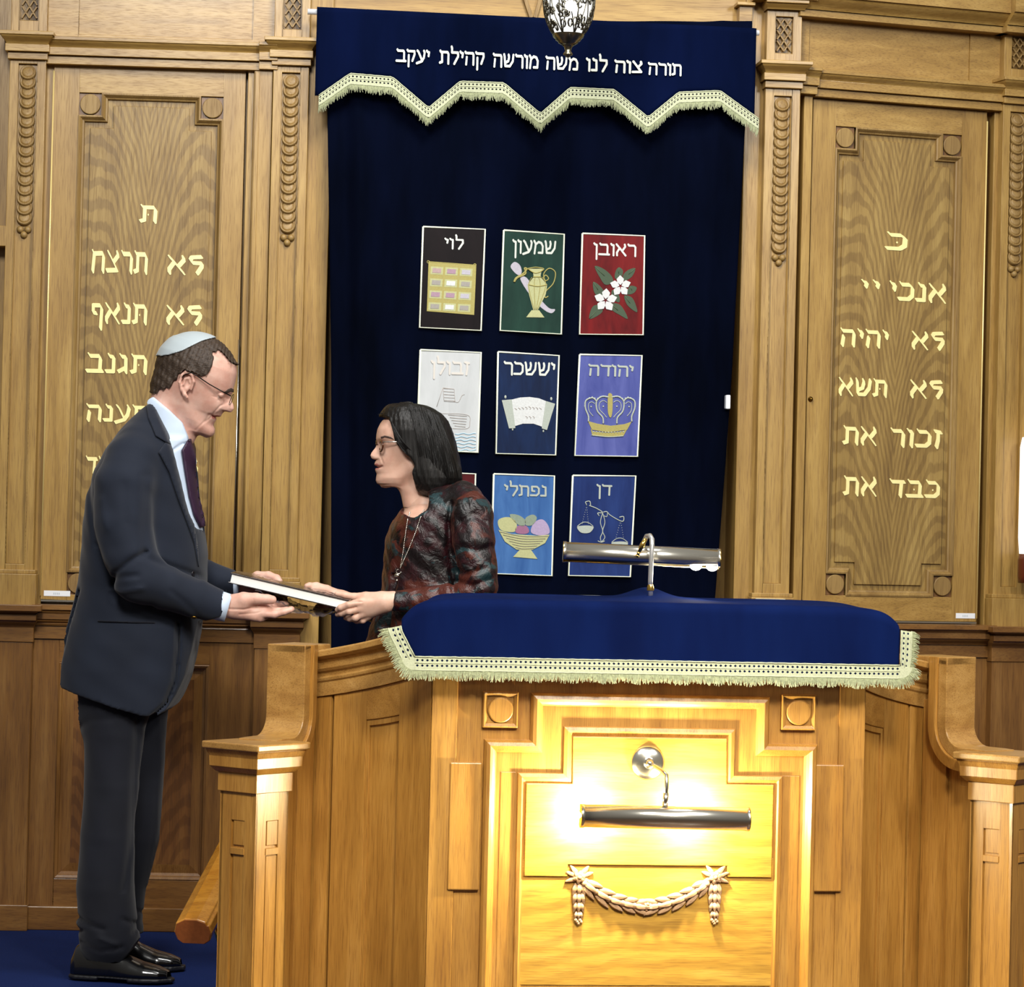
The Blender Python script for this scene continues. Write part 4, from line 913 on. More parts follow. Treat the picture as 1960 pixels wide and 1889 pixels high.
# plaques and lower sunk strips at the sides
for xs in ((862, 917), (1557, 1611)):
    ya, yb = (1459, 1704) if xs[0] < 1000 else (1463, 1707)
    mb = MB(); mb.bx(PFR, xs[0], ya, xs[1], yb, -.01, .012); mb.build('side_plaque', PV, pul, .003)
    mb = MB(); x_ = xs[0] if xs[0] < 1000 else xs[1]
    if xs[0] < 1000: mb.bx(PFR, 828, 1290, 858, 2100, -.01, .006)
    else: mb.bx(PFR, 1608, 1300, 1640, 2100, -.03, .004)
    mb.build('corner_stile', PV, pul, .002)
for cx, cy in ((957, 1358), (1527, 1363)):
    uu, zz_ = LF(cx, cy); h = .0405; mb = MB(); q = [(uu-h, zz_-h), (uu+h, zz_-h), (uu+h, zz_+h), (uu-h, zz_+h)]
    mould(mb, PFR, q, [(-.001, 0), (0, .012), (.003, .014), (.010, .010), (.0105, .007)], 0)
    mb.ppoly(PFR, offset_poly(q, .0102), 0, .007, 1); mb.lathe(PFR.p(uu, zz_, .007), [(.0295, 0), (.0295, .005), (.027, .007), (0, .007)], 40, 0, PFR.n, False)
    o = mb.build('rosette_block', [PV, PH], pul, .0008)
# ---- wings, side walls, newels, mirrored about the centre
def wing(sg):
    X = lambda x: XC+sg*x
    A = Vector((X(-.4845), YF, 0)); B = Vector((X(-.7525), 6.685, 0))
    if sg > 0: pl = Plane((B.x, B.y), (A.x, A.y))
    else: pl = Plane((A.x, A.y), (B.x, B.y))
    L = pl.len; sp = lambda s: s*L if sg > 0 else (1-s)*L      # s: 0 at the recess corner, 1 at the front
    bulge = lambda s: -.030*math.sin(math.pi*s)
    n = pl.n
    def pt(s, zz, d=0): v = pl.p(sp(s), zz, d+bulge(s)); return v
    ztop = lambda s: .905+.080*(s**1.2)
    NS = 16
    # boards of the wing, a curved sheet made of stiles and a sunk field
    def sheet(mb, s0, s1, zf0, zf1, d, m=0, th=.03, ns=10):
        V = []; 
        for i in range(ns+1):
            s = s0+(s1-s0)*i/ns
            V += [pt(s, zf0(s), d-th), pt(s, zf0(s), d), pt(s, zf1(s), d), pt(s, zf1(s), d-th)]
        F = []
        for i in range(ns):
            for j in range(4): F.append((i*4+j, i*4+(j+1) % 4, (i+1)*4+(j+1) % 4, (i+1)*4+j))
        F += [(0, 1, 2, 3), tuple(ns*4+k for k in (3, 2, 1, 0))]
        mb.add(V, F, m)
    C = lambda k: (lambda s: k)
    hd = lambda s: .742+.06*s*s
    mb = MB(); band = lambda s: ztop(s)-.108
    sheet(mb, 0, 1, C(ZB), lambda s: ztop(s)-.05, -.012, 0)
    sheet(mb, .0, .16, C(ZB), band, 0, 0); sheet(mb, .18, .42, C(ZB), band, 0, 0); sheet(mb, .70, 1.0, C(ZB), band, 0, 0)
    head = lambda s: ztop(s)-.108-.055-.0*s
    sheet(mb, .42, .70, hd, band, 0, 1)
    mb.build('wing_frame', [PV, PH], pul, .0015)
    mb = MB(); sheet(mb, .44, .70, C(ZB), lambda s: hd(s)-.012, -.008, 0, .01); sheet(mb, .42, .44, C(ZB), hd, -.003, 0, .01)
    sheet(mb, .425, .70, lambda s: hd(s)-.014, hd, -.003, 0, .01); mb.build('wing_field', PV, pul, .001)
    # moulded rail
    sec = [(-.05, 0), (.036, 0), (.040, -.004), (.040, -.016), (.034, -.020), (.026, -.023), (.020, -.030), (.020, -.044), (.016, -.050), (.010, -.054), (.008, -.062), (.012, -.066), (.010, -.072), (.006, -.076), (.006, -.108), (-.05, -.108)]
    path = []
    for i in range(NS+1):
        s = -.06+1.06*i/NS; s2_ = max(s, 0); o = pt(s2_, ztop(s2_)) if s >= 0 else pt(0, ztop(0))+pl.e*(sg*s*L)
        path.append((o, n, Vector((0, 0, 1))))
    if sg < 0: sec = sec
    mb = MB(); mb.sweep(path, sec, 0); mb.build('wing_rail', PL, pul, .001)
    # side wall from the recess corner to the newel
    Nc = Vector((X(-.878), 6.470, 0)); dirv = (Vector((B.x, B.y, 0))-Nc); LL = dirv.length; dv = dirv.normalized()
    q = Vector((dv.y, -dv.x, 0))*(1 if sg > 0 else -1)      # towards the hall / inside of the bracket
    zR = .925
    def sw(s, zz, d): return Nc+dv*s+q*d+Vector((0, 0, zz))
    def swbox(mb, s0, s1, z0, z1, d0, d1, m=0):
        P = [sw(s0, z0, d1), sw(s1, z0, d1), sw(s1, z0, d0), sw(s0, z0, d0), sw(s0, z1, d1), sw(s1, z1, d1), sw(s1, z1, d0), sw(s0, z1, d0)]; mb.hexa(P, m)
    mb = MB()
    # web: polygon under the ramp
    prof = [(.02, ZB), (LL+.01, ZB), (LL+.01, .90)]
    cur_ = [(.165, .900)]
    r_ = .07; cx_, cz_ = .165-r_, .70+r_
    for i in range(9): a_ = -math.pi/2*i/8; cur_.append((cx_+r_*math.cos(a_), cz_+r_*math.sin(a_)))
    cur_ += [(.02, .70)]
    pr_ = prof+cur_
    mb.prism([sw(s, zz, -.03) for s, zz in pr_], [sw(s, zz, .012) for s, zz in pr_])
    mb.build('side_wall', PV, pul, .0015)
    mb = MB(); swbox(mb, .085, .13, ZB, .62, .012, .015); swbox(mb, .165, LL-.004, ZB, .82, .012, .022); mb.build('side_stile', PV, pul, .001)
    # ramped cap board
    path2 = []
    t_ = .028; P2 = [(.0, .708)]
    P2 = [(.02, .712), (.05, .713)]
    R2 = .048; c2 = (.150-R2, .713+R2)
    for i in range(11): a_ = -math.pi/2+math.pi/2*i/10; P2.append((c2[0]+R2*math.cos(a_), c2[1]+R2*math.sin(a_)))
    P2 += [(.150, .86), (.150, .9249)]
    for i, (s, zz) in enumerate(P2):
        a = P2[max(i-1, 0)]; b = P2[min(i+1, len(P2)-1)]; tx, tz = b[0]-a[0], b[1]-a[1]; l = math.hypot(tx, tz); nx, nz = -tz/l, tx/l
        path2.append((sw(s, zz, 0), q, dv*nx+Vector((0, 0, nz))))
    W0, W1 = -.058, .042
    mb = MB(); mb.sweep(path2, [(W0, -.028), (W1, -.028), (W1, 0), (W0, 0)], 0, smooth=False)
    mb.build('ramp_board', PL, pul, .002)
    mb = MB(); mb.sweep([(o-b*.028, a, b) for o, a, b in path2], [(.012, -.028), (.046, -.028), (.050, -.004), (.050, 0), (.012, 0)], 0)
    mb.build('ramp_moulding', PV, pul, .001)
    mb = MB(); swbox(mb, .150, LL+.03, .905, .925, W0, W1); mb.build('corner_cap', PL, pul, .003)
    # newel post, turned 45 degrees
    s2q = math.sqrt(.5)
    pe = Vector((s2q, s2q, 0)); pn = Vector((s2q, -s2q, 0))       # right-front face normal
    new = pul
    def nb(mb, h, z0, z1, m=0):
        P = [Nc+pe*a*h+pn*b*h+Vector((0, 0, zz)) for zz in (z0, z1) for a, b in ((-1, 1), (1, 1), (1, -1), (-1, -1))]; mb.hexa(P, m)
    mb = MB(); nb(mb, .0885, .692, .709, 0); o = mb.build('newel_cap', PL, pul, .004, 3)
    mb = MB()
    for z0_, z1_, h0, h1 in ((.684, .692, .079, .082), (.676, .684, .076, .079), (.652, .676, .075, .076), (.640, .652, .064, .074), (.596, .640, .0605, .0605)):
        P = [Nc+pe*a*h+pn*b*h+Vector((0, 0, zz)) for zz, h in ((z0_, h0), (z1_, h1)) for a, b in ((-1, 1), (1, 1), (1, -1), (-1, -1))]; mb.hexa(P)
    mb.build('newel_neck', PV, pul, .0015)
    mb = MB(); nb(mb, .0500, ZB, .60, 0)
    for N_, E_ in ((pn, pe), (-pe, pn), (pe, -pn), (-pn, -pe)):
        f = Plane.__new__(Plane); f.o = Nc+N_*.050; f.e = E_; f.n = N_; f.len = .1
        for (a, b, c, d_, dd) in ((-.0545, -.020, ZB, .60, .0045), (.022, .0545, ZB, .60, .0045), (-.020, .022, .532, .60, .0045), (-.020, .022, .455, .470, .0065)):
            mb.pbox(f, a, b, c, d_, -.004, dd)
        mb.pbox(f, -.014, .022, .476, .532, -.004, .003); mb.pbox(f, -.014, .022, ZB, .452, -.004, .002)
    mb.build('newel_shaft', PV, pul, .001)
wing(1); wing(-1)
# desk box under the cover, rear lining of the pulpit
mb = MB(); mb.box((XC-.44, 6.375, .93), (XC+.47, 6.86, 1.018)); mb.box((XC-.46, 6.43, ZB), (XC-.42, 6.8, .93)); mb.box((XC+.42, 6.43, ZB), (XC+.46, 6.8, .93)); mb.build('desk_box', PH, pul, .01)
# garland
def leaf(mb, c, ax, up, n, L, w, h=.006, tip=.6):
    ax = Vector(ax).normalized(); sd = n.cross(ax).normalized(); V = []; F = []; K = 7
    for i in range(K+1):
        t = i/K; ww = w*(math.sin(math.pi*min(1, t*.92+.06))**.7)*(1-.25*t)+.0004; hh = h*math.sin(math.pi*min(1, t+.12))+h*tip*t
        o = Vector(c)+ax*L*t
        V += [o-sd*ww, o-sd*ww*.5+n*hh, o+n*(hh*.7), o+sd*ww*.5+n*hh, o+sd*ww, o-n*.002]
    for i in range(K):
        for j in range(6): F.append((i*6+j, i*6+(j+1) % 6, (i+1)*6+(j+1) % 6, (i+1)*6+j))
    F += [tuple(range(5, -1, -1)), tuple(K*6+j for j in range(6))]
    mb.add(V, F, 0, True)
CARV = wood('carved_limewood', '#a8845c', '#bd9872', '#cca988', 'x', .45)
gar = MB(); n = PFR.n; ez = Vector((0, 0, 1)); ex = PFR.e
GPX = [(1118, 1690), (1140, 1706), (1165, 1720), (1190, 1728), (1213, 1733), (1236, 1736), (1262, 1733), (1287, 1727), (1312, 1717), (1335, 1704), (1352, 1691)]
gp = [PFR.p(*LF(x, y, .004), .004) for x, y in GPX]
for i in range(len(gp)-1):
    a, b = gp[i], gp[i+1]
    if i >= 5: a, b = gp[i], gp[i+1]
    outw = (b-a) if i < 5 else (a-b); c = a if i < 5 else b; t = outw.normalized(); s_ = n.cross(t)
    for k, (off, sc_) in enumerate(((-.005, 1.30), (.005, 1.30), (0, 1.15))):
        leaf(gar, c+s_*off+n*(.005 if k == 2 else 0), t+s_*off*(60 if k < 2 else 0), ez, n, (b-a).length*sc_, .0085, .007, 1.1)
    gar.ball(c+n*.004, .008, 0, 10, 6)
for k in range(14):
    a_ = random.uniform(0, 6.28); r = random.uniform(0, .013); gar.ball(PFR.p(*LF(1236, 1734), .008+random.uniform(0, .007))+ex*r*math.cos(a_)+ez*r*.8*math.sin(a_), .0042, 0, 8, 6)
for cx, sg in ((1108, 1), (1368, -1)):
    c = PFR.p(*LF(cx, 1678), .004)
    for k in range(6): a_ = k*math.pi/3+.3; leaf(gar, c+n*.006, ex*math.cos(a_)+ez*math.sin(a_), ez, n, .016, .0075, .005)
    gar.ball(c+n*.010, .0055, 0, 10, 6)
    for a_ in (.35, .9, 2.2, 2.75, -.5 if sg > 0 else 3.6, 3.5 if sg > 0 else -.4): leaf(gar, c, ex*math.cos(a_)+ez*math.sin(a_)*.9, ez, n, .034, .007, .005, .9)
    for r in range(4):
        c2 = c+ez*(-.014-.0215*r); w = (1, .92, .8, .62)[r]
        for off in (-.55, 0, .55): leaf(gar, c2+ex*off*.012*w+n*(.003 if off == 0 else 0), ez*-1+ex*off*.45, ez, n, .030*w, .0075*w, .007)
    for k in range(5): gar.ball(c+ez*(-.098-.004*(k % 3))+ex*(.005*(k-2))*.6+n*.006, .004, 0, 8, 6)
gar.build('carved_garland', CARV, pul)
# ================================================================== PICTURE LAMP on the pulpit front
WARM = (1, .74, .36, 1)
def tube_lamp(name, A, B, R, open_dir, mat_shell, root, end_mat, flute=0, open_half=1.0):
    """half-open cylinder shade from A to B, slot facing open_dir"""
    ax = (B-A).normalized(); o = Vector(open_dir); o = (o-ax*o.dot(ax)).normalized(); s_ = ax.cross(o); V = []; N = 28
    mb = MB(); a0 = open_half; a1 = 2*math.pi-open_half
    prof = [(0, R*1.06), (.006, R*1.06), (.0075, R), ]
    Lg = (B-A).length; st = [(0, 1.05), (.006, 1.05), (.0062, 1.0), (Lg-.0062, 1.0), (Lg-.006, 1.05), (Lg, 1.05)]
    F = []
    for l, k in st:
        for j in range(N+1):
            w = a0+(a1-a0)*j/N; rr = R*k*(1+(.012*math.sin(w*flute) if flute else 0)); V.append(A+ax*l+(o*math.cos(w)+s_*math.sin(w))*rr)
    n0 = len(V)
    for l, k in st:
        for j in range(N+1):
            w = a0+(a1-a0)*j/N; V.append(A+ax*l+(o*math.cos(w)+s_*math.sin(w))*(R*k-.0016))
    W1 = N+1
    for i in range(len(st)-1):
        for j in range(N): a = i*W1+j; F.append((a, a+1, a+W1+1, a+W1)); F.append((a+n0, a+n0+W1, a+n0+W1+1, a+n0+1))
        for j in (0, N): a = i*W1+j; F.append((a, a+W1, a+W1+n0, a+n0))
    mb.add(V, F, 0, True); mb.build('shade', mat_shell, root, fix=True)
    for P, dr in ((A, -1), (B, 1)):
        mb = MB(); pts = []
        for j in range(N+1): w = a0+(a1-a0)*j/N; pts.append(P+(o*math.cos(w)+s_*math.sin(w))*R*1.06)
        q = [p+ax*dr*.002 for p in pts]; mb.prism(pts, q); mb.build('end_cap', end_mat, root, .0005)
u0_, z0_ = LF(1239, 1459); pic = empty('picture_lamp', PFR.p(u0_, z0_, .0), 'lit chrome tube lamp fixed to the front of the pulpit', 'lamp')
mb = MB(); mb.lathe(PFR.p(u0_, z0_, .0065), [(.0395, 0), (.0395, .002), (.037, .005), (.028, .011), (.014, .014), (.010, .015), (.0085, .022), (0, .022)], 40, 0, PFR.n); mb.build('wall_disc', CHROME, pic)
dT = .092
A = PFR.p(*LF(1112, 1561, dT), dT); B = PFR.p(*LF(1432, 1568, dT), dT)
mb = MB(); M_ = PFR.p(*LF(1273, 1564, dT), dT)
pts = [PFR.p(u0_, z0_, .028), PFR.p(u0_+.012, z0_-.006, .05), PFR.p(*LF(1268, 1476, .07), .07), PFR.p(*LF(1276, 1484, .085), .085), PFR.p(*LF(1276, 1500, dT), dT), PFR.p(*LF(1274, 1545, dT), dT)]
mb.tube([tuple(p) for p in pts], .0048, 12); mb.ball(PFR.p(u0_, z0_, .03), .009, 0); mb.tube([PFR.p(*LF(1275, 1518, dT), dT), PFR.p(*LF(1273, 1542, dT), dT)], .0065, 12); mb.build('swivel_arm', CHROME, pic)
tube_lamp('shade', A, B, .0262, -PFR.n, CHROME, pic, BRASS, 0, .95)
BULB = plain('warm_bulb', '#fff4dc', .4, emit=40, ecol=(1, .82, .5, 1))
for f_, e_ in ((.06, 20), (.68, 20)):
    c = A.lerp(B, f_)-PFR.n*.006; mb = MB(); ax = (B-A).normalized(); mb.lathe(c-ax*.028, [(.003, 0), (.010, .006), (.0125, .02), (.0125, .04), (.010, .05), (.003, .056)], 14, 0, ax); mb.build('bulb', BULB, pic)
    l = bpy.data.lights.new('picture_lamp_bulb', 'POINT'); l.energy = 21; l.color = (1, .90, .58); l.shadow_soft_size = .012
    o = bpy.data.objects.new('bulb_light', l); COL.objects.link(o); o.parent = pic; o.location = c-PFR.n*.020-base_of(pic)
# ================================================================== DESK COVER
dc = empty('desk_cover', (XC, 6.6, 1.036), 'royal blue velvet cover with cream fringed border draped over the pulpit desk', 'cloth')
GD = Plane((XC-.6, 6.345), (XC+.6, 6.345))
cuL = GD.loc(768, 1180)[0]; cuR = GD.loc(1724, 1200)[0]; cbL = GD.loc(794, 1257)[0]
ztopc = 1.048; zbot = GD.loc(1260, 1265)[1]
hx, hy = at(1245, 1130, 6.75).x, 6.70
NX, NY = 110, 46; V = []; F = []
def cover_pt(s, t):
    """s across 0..1, t from the back (0) to the bottom hem of the front (1)"""
    uu = cuL+(cuR-cuL)*s; x = GD.p(uu, 0, 0).x
    y0, yf = 6.90, GD.o.y
    tl = .60
    ed = min(s, 1-s)*(cuR-cuL)
    sag = -.022*math.exp(-(ed/.022)**1.2) - .018*math.exp(-ed/.05)
    if s < .5: sag -= .012*math.exp(-ed/.035)
    hump = .030*math.exp(-((x-hx)/.055)**2)+.007*math.exp(-((x-hx-.10)/.05)**2)-.0+.004*math.sin(x*9)
    if t < tl:
        y = y0+(yf+.02-y0)*t/tl; zz = ztopc+sag*(.6+.4*t/tl)+hump*math.exp(-((y-hy)/.13)**2)
        x += .10*(1-t/tl)*max(0, 1-s/.3)**1.2
        return Vector((x, y, zz))
    k = (t-tl)/(1-tl)
    if k < .18:
        a = k/.18*math.pi/2; y = yf+.02-.02*math.sin(a); zz = ztopc-.02*(1-math.cos(a))+sag; zz += hump*math.exp(-((y-hy)/.13)**2)*math.cos(a)
    else:
        k2 = (k-.18)/.82; zz = (ztopc-.02+sag)*(1-k2)+zbot*k2; y = yf+.003*math.sin(x*19+.4)*k2+.002*math.sin(x*43)*k2
        if s < .5: x += (GD.p(cbL, 0, 0).x-GD.p(cuL, 0, 0).x)*k2*max(0, 1-s/.22)
    return Vector((x, y, zz))
for j in range(NY+1):
    for i in range(NX+1): V.append(cover_pt(i/NX, j/NY))
nf = len(V); W_ = NX+1
for j in range(NY):
    for i in range(NX): a = j*W_+i; F.append((a, a+W_, a+W_+1, a+1))
o = np_mesh('velvet', [tuple(v) for v in V], np.array(F), DESKV, dc); md = o.modifiers.new('sol', 'SOLIDIFY'); md.thickness = .004; md.offset = -1
md = o.modifiers.new('sub', 'SUBSURF'); md.levels = 1; md.render_levels = 1
# border: bottom, left side, right side
def bord(pts, out, nn, name, fl=.022, w=.030):
    mb = MB(); [mb.add([a, b, b+ob*w*.9, a+oa*w*.9], [(0, 1, 2, 3)]) for a, b, oa, ob in zip(pts[:-1], pts[1:], out[:-1], out[1:])]; mb.build('hem', DESKV, dc)
    mb = MB(); lace(mb, pts, out, nn, w, .0112); mb.build('lace_braid', LACE, dc, fix=False)
    mb = MB(); fringe(mb, [p+o_*w*.96 for p, o_ in zip(pts, out)], out, nn, fl, .0011, .3, 0, .0011, .25); mb.build('fringe', FRING, dc, fix=False, clean=False)
n = GD.n; K = 24
pts = [cover_pt(i/K, 1)+n*.002 for i in range(K+1)]; bord(pts, [Vector((0, 0, -1))]*(K+1), [n]*(K+1), 'bottom')
ks = [.655+.345*i/12 for i in range(13)]
pts = [cover_pt(0, k)+n*.002 for k in ks]; L_out = [Vector((-.86, .10, -.20-.35*(i/12)**3)).normalized() for i in range(13)]; nl = [(n*.9+Vector((-.35, 0, .1))).normalized()]*13
bord(pts, L_out, nl, 'left', .024, .028)
pts = [cover_pt(1, k)+n*.002 for k in ks]; R_out = [Vector((.9, .15, -.10-.5*(i/12)**3)).normalized() for i in range(13)]; nr = [(n*.9+Vector((.35, 0, .1))).normalized()]*13
bord(pts, R_out, nr, 'right', .020, .026)
for sg, s_ in ((-1, 0), (1, 1)):     # the corner piece of the border
    c = cover_pt(s_, 1)+n*.002; mb = MB(); P = []
    arc = [c+(Vector((sg*math.sin(a), 0, -math.cos(a))))*.001 for a in [math.pi/2*i/8 for i in range(9)]]
    outs = [Vector((sg*math.sin(a), 0, -math.cos(a))) for a in [math.pi/2*i/8*.9 for i in range(9)]]
    V = [c+n*.0015]+[c+o_*.030+n*.0018 for o_ in outs]; mb.add(V, [(0, i+1, i+2) for i in range(8)]); mb.build('lace_braid', LACE, dc, fix=False)
    mb = MB(); fringe(mb, [c+o_*.030 for o_ in outs], outs, [n]*9, .022, .0010); mb.build('fringe', FRING, dc, fix=False, clean=False)
# ================================================================== DESK LAMP
Dl = 6.72
dl = empty('desk_lamp', at(1245, 1132, Dl)-Vector((0, 0, .06)), 'silver tube reading lamp on a curved neck standing on the desk cover', 'lamp')
A = at(1079, 1058, Dl); B = at(1377, 1072, Dl)
tube_lamp('shade', A, B, .0265, Vector((.0, -.2, -1)), CHROME, dl, BRASS, 0, .8)
mb = MB(); q = at(1245, 1130, Dl-.05)
c_ = [at(1245, 1150, Dl-.06), at(1245, 1110, Dl-.06), at(1246.5, 1070, Dl-.06), at(1248, 1044, Dl-.06), at(1248, 1032, Dl-.055), at(1244, 1025, Dl-.045), at(1238, 1026, Dl-.03), at(1233, 1036, Dl-.01), at(1228, 1048, Dl-.012)]
mb.tube(smooth_pts([tuple(p) for p in c_], 4) if 0 else c_, .0058, 14); mb.build('swan_neck', plain('satin_nickel', '#e2e2e2', .25, .85), dl)
mb = MB(); mb.tube([at(1236, 1030, Dl-.045), at(1229, 1044, Dl-.045), at(1222, 1058, Dl-.045)], [.004, .007, .003], 10); mb.ball(at(1222, 1059, Dl-.045), .0045, 0); mb.ball(at(1220.5, 1064, Dl-.043), .0038, 0); mb.build('brass_joint', BRASS, dl)
mb = MB(); mb.lathe(at(1245, 1127, Dl-.06), [(.0085, -.004), (.0085, .004), (.0065, .010)], 16); mb.build('brass_collar', BRASS, dl)
B2 = plain('desk_bulb', '#fff8ea', .4, emit=22, ecol=(1, .93, .78, 1))
for f_ in (.85, .955):
    c = A.lerp(B, f_)+Vector((0, 0, -.016)); mb = MB(); mb.ball(c, .0125, 0, 16, 10, (1.15, .9, .9)); mb.build('bulb', B2, dl)
l = bpy.data.lights.new('desk_lamp_bulb', 'POINT'); l.energy = .8; l.color = (1, .9, .7); l.shadow_soft_size = .02
o = bpy.data.objects.new('bulb_light', l); COL.objects.link(o); o.parent = dl; o.location = A.lerp(B, .85)+Vector((0, 0, -.038))-base_of(dl)
# ================================================================== HANDRAIL
hr = empty('handrail', at(400, 1740, 6.85), 'thick varnished oak handrail sloping down beside the left post', 'handrail')
a = at(369, 1781, 6.62); b = at(455, 1615, 7.02); ax = (b-a).normalized(); sd = ax.cross(Vector((0, 0, 1))).normalized(); up_ = sd.cross(ax)
hw_ = .038
sec = [(-.046, -.006), (-.040, .018), (-.018, .030), (.012, .030), (.034, .022), (.036, .016), (.042, .014), (.046, -.004), (.040, -.026), (.026, -.036), (-.028, -.036), (-.040, -.026)]
mb = MB(); mb.sweep([(a, sd, up_), (b+ax*.1, sd, up_)], sec); mb.build('rail', RAIL, hr, .004, 3)
mb = MB(); mb.prism([a+sd*x*.94+up_*y*.94-ax*.0004 for x, y in sec], [a+sd*x*.94+up_*y*.94-ax*.002 for x, y in sec]); mb.build('end_face', ENDG, hr, .001)
c = at(412, 1722, 6.86)-up_*.02; mb = MB(); mb.tube([c, c-Vector((0, 0, .05)), c+Vector((.01, .01, -.085)), c+Vector((.04, .02, -.10)), c+Vector((.09, .03, -.10))], .006, 10); mb.build('bracket', BRASS, hr)
# ================================================================== FIGURES: implicit surfaces meshed with surface nets
import mathutils
R0 = np.array(_r0); F0 = np.array(_f0); Z0 = np.array([0, 0, 1.0])
class Fig:
    """figure frame: x = across the view, y = away, z = up, origin at a measured point"""
    def __init__(s, px, py, D): s.D = D; s.O = np.array(at(px, py, D)); s.k = D/FPX
    def L(s, px, py, dy=0.0):
        v = np.array(at(px, py, s.D+dy))-s.O; return np.array([v@R0, v@F0, v@Z0])
    def W(s, V): V = np.asarray(V); return s.O+V[:, :1]*R0+V[:, 1:2]*F0+V[:, 2:3]*Z0
    def r(s, px): return px*s.k
class Grid:
    def __init__(s, lo, hi, h):
        s.lo = np.array(lo, float); s.h = h; s.n = (np.ceil((np.array(hi)-s.lo)/h)+1).astype(int)
        ax = [s.lo[i]+np.arange(s.n[i])*h for i in range(3)]; s.ax = ax
        s.X, s.Y, s.Z = np.meshgrid(*ax, indexing='ij', sparse=True); s.d = np.full(tuple(s.n), 9.0, np.float32)
    def sl(s, lo, hi):
        a = np.clip(np.floor((np.array(lo)-s.lo)/s.h).astype(int), 0, s.n); b = np.clip(np.ceil((np.array(hi)-s.lo)/s.h).astype(int)+1, 0, s.n)
        return tuple(slice(a[i], b[i]) for i in range(3))
    def loc(s, q): return s.X[q[0]], s.Y[:, q[1]], s.Z[:, :, q[2]]
    def comb(s, q, v, k, op='u'):
        a = s.d[q]
        if op == 'u': m = np.minimum(a, v); h = np.maximum(k-np.abs(a-v), 0)/k if k > 0 else 0; s.d[q] = m-h*h*k*.25
        elif op == 's': v = -v; m = np.maximum(a, v); h = np.maximum(k-np.abs(a-v), 0)/k if k > 0 else 0; s.d[q] = m+h*h*k*.25
        elif op == 'i': m = np.maximum(a, v); h = np.maximum(k-np.abs(a-v), 0)/k if k > 0 else 0; s.d[q] = m+h*h*k*.25
    def cone(s, a, b, ra, rb, k=.01, op='u', fl=None):
        a = np.array(a, float); b = np.array(b, float); M = max(ra, rb)+k+.012
        q = s.sl(np.minimum(a, b)-M, np.maximum(a, b)+M); x, y, z = s.loc(q); ba = b-a; L2 = max(ba@ba, 1e-12)
        t = np.clip(((x-a[0])*ba[0]+(y-a[1])*ba[1]+(z-a[2])*ba[2])/L2, 0, 1)
        dx, dy, dz = x-a[0]-t*ba[0], y-a[1]-t*ba[1], z-a[2]-t*ba[2]
        if fl is not None: dy = dy/fl
        s.comb(q, np.sqrt(dx*dx+dy*dy+dz*dz)-(ra+(rb-ra)*t), k, op)
    def chain(s, P, R, k=.01, op='u', fl=None):
        P = [np.array(p, float) for p in P]; M = max(R)+k+.012; q = s.sl(np.min(P, 0)-M, np.max(P, 0)+M); x, y, z = s.loc(q); best = None; kk = .004
        for a, b, ra, rb in zip(P[:-1], P[1:], R[:-1], R[1:]):
            ba = b-a; L2 = max(ba@ba, 1e-12); t = np.clip(((x-a[0])*ba[0]+(y-a[1])*ba[1]+(z-a[2])*ba[2])/L2, 0, 1); v = np.sqrt((x-a[0]-t*ba[0])**2+(y-a[1]-t*ba[1])**2+(z-a[2]-t*ba[2])**2)-(ra+(rb-ra)*t)
            best = v if best is None else np.minimum(best, v)-np.maximum(kk-np.abs(best-v), 0)**2/kk*.25
        s.comb(q, best, k, op)
    def ell(s, c, r, k=.01, op='u', rot=0.0, ry=0.0):
        c = np.array(c, float); r = np.array(r, float); M = r.max()+k+.012; q = s.sl(c-M, c+M); x, y, z = s.loc(q); x = x-c[0]; y = y-c[1]; z = z-c[2]
        if rot: cs, sn = math.cos(rot), math.sin(rot); x, z = x*cs+z*sn, -x*sn+z*cs
        if ry: cs, sn = math.cos(ry), math.sin(ry); x, y = x*cs+y*sn, -x*sn+y*cs
        k0 = np.sqrt((x/r[0])**2+(y/r[1])**2+(z/r[2])**2); k1 = np.sqrt((x/r[0]**2)**2+(y/r[1]**2)**2+(z/r[2]**2)**2)+1e-9
        s.comb(q, k0*(k0-1)/k1, k, op)
    def line_dist(s, P):
        """distance in the x-z plane to a polyline (whole grid)"""
        X = s.X[:, 0, :]+0*s.Z[:, 0, :]; Z = s.Z[:, 0, :]+0*s.X[:, 0, :]; best = np.full(X.shape, 9.0)
        for a, b in zip(P[:-1], P[1:]):
            bx, bz = b[0]-a[0], b[2]-a[2]; t = np.clip(((X-a[0])*bx+(Z-a[2])*bz)/(bx*bx+bz*bz+1e-12), 0, 1)
            best = np.minimum(best, np.hypot(X-a[0]-t*bx, Z-a[2]-t*bz))
        return best
    def groove(s, P, w, depth, side=None, y0=None):
        g = depth*np.exp(-(s.line_dist(P)/w)**2)[:, None, :]
        if side is not None: m = 1/(1+np.exp((s.Y*side-(y0 or 0)*side)/-.012)); g = g*m
        s.d = (s.d+g).astype(np.float32)
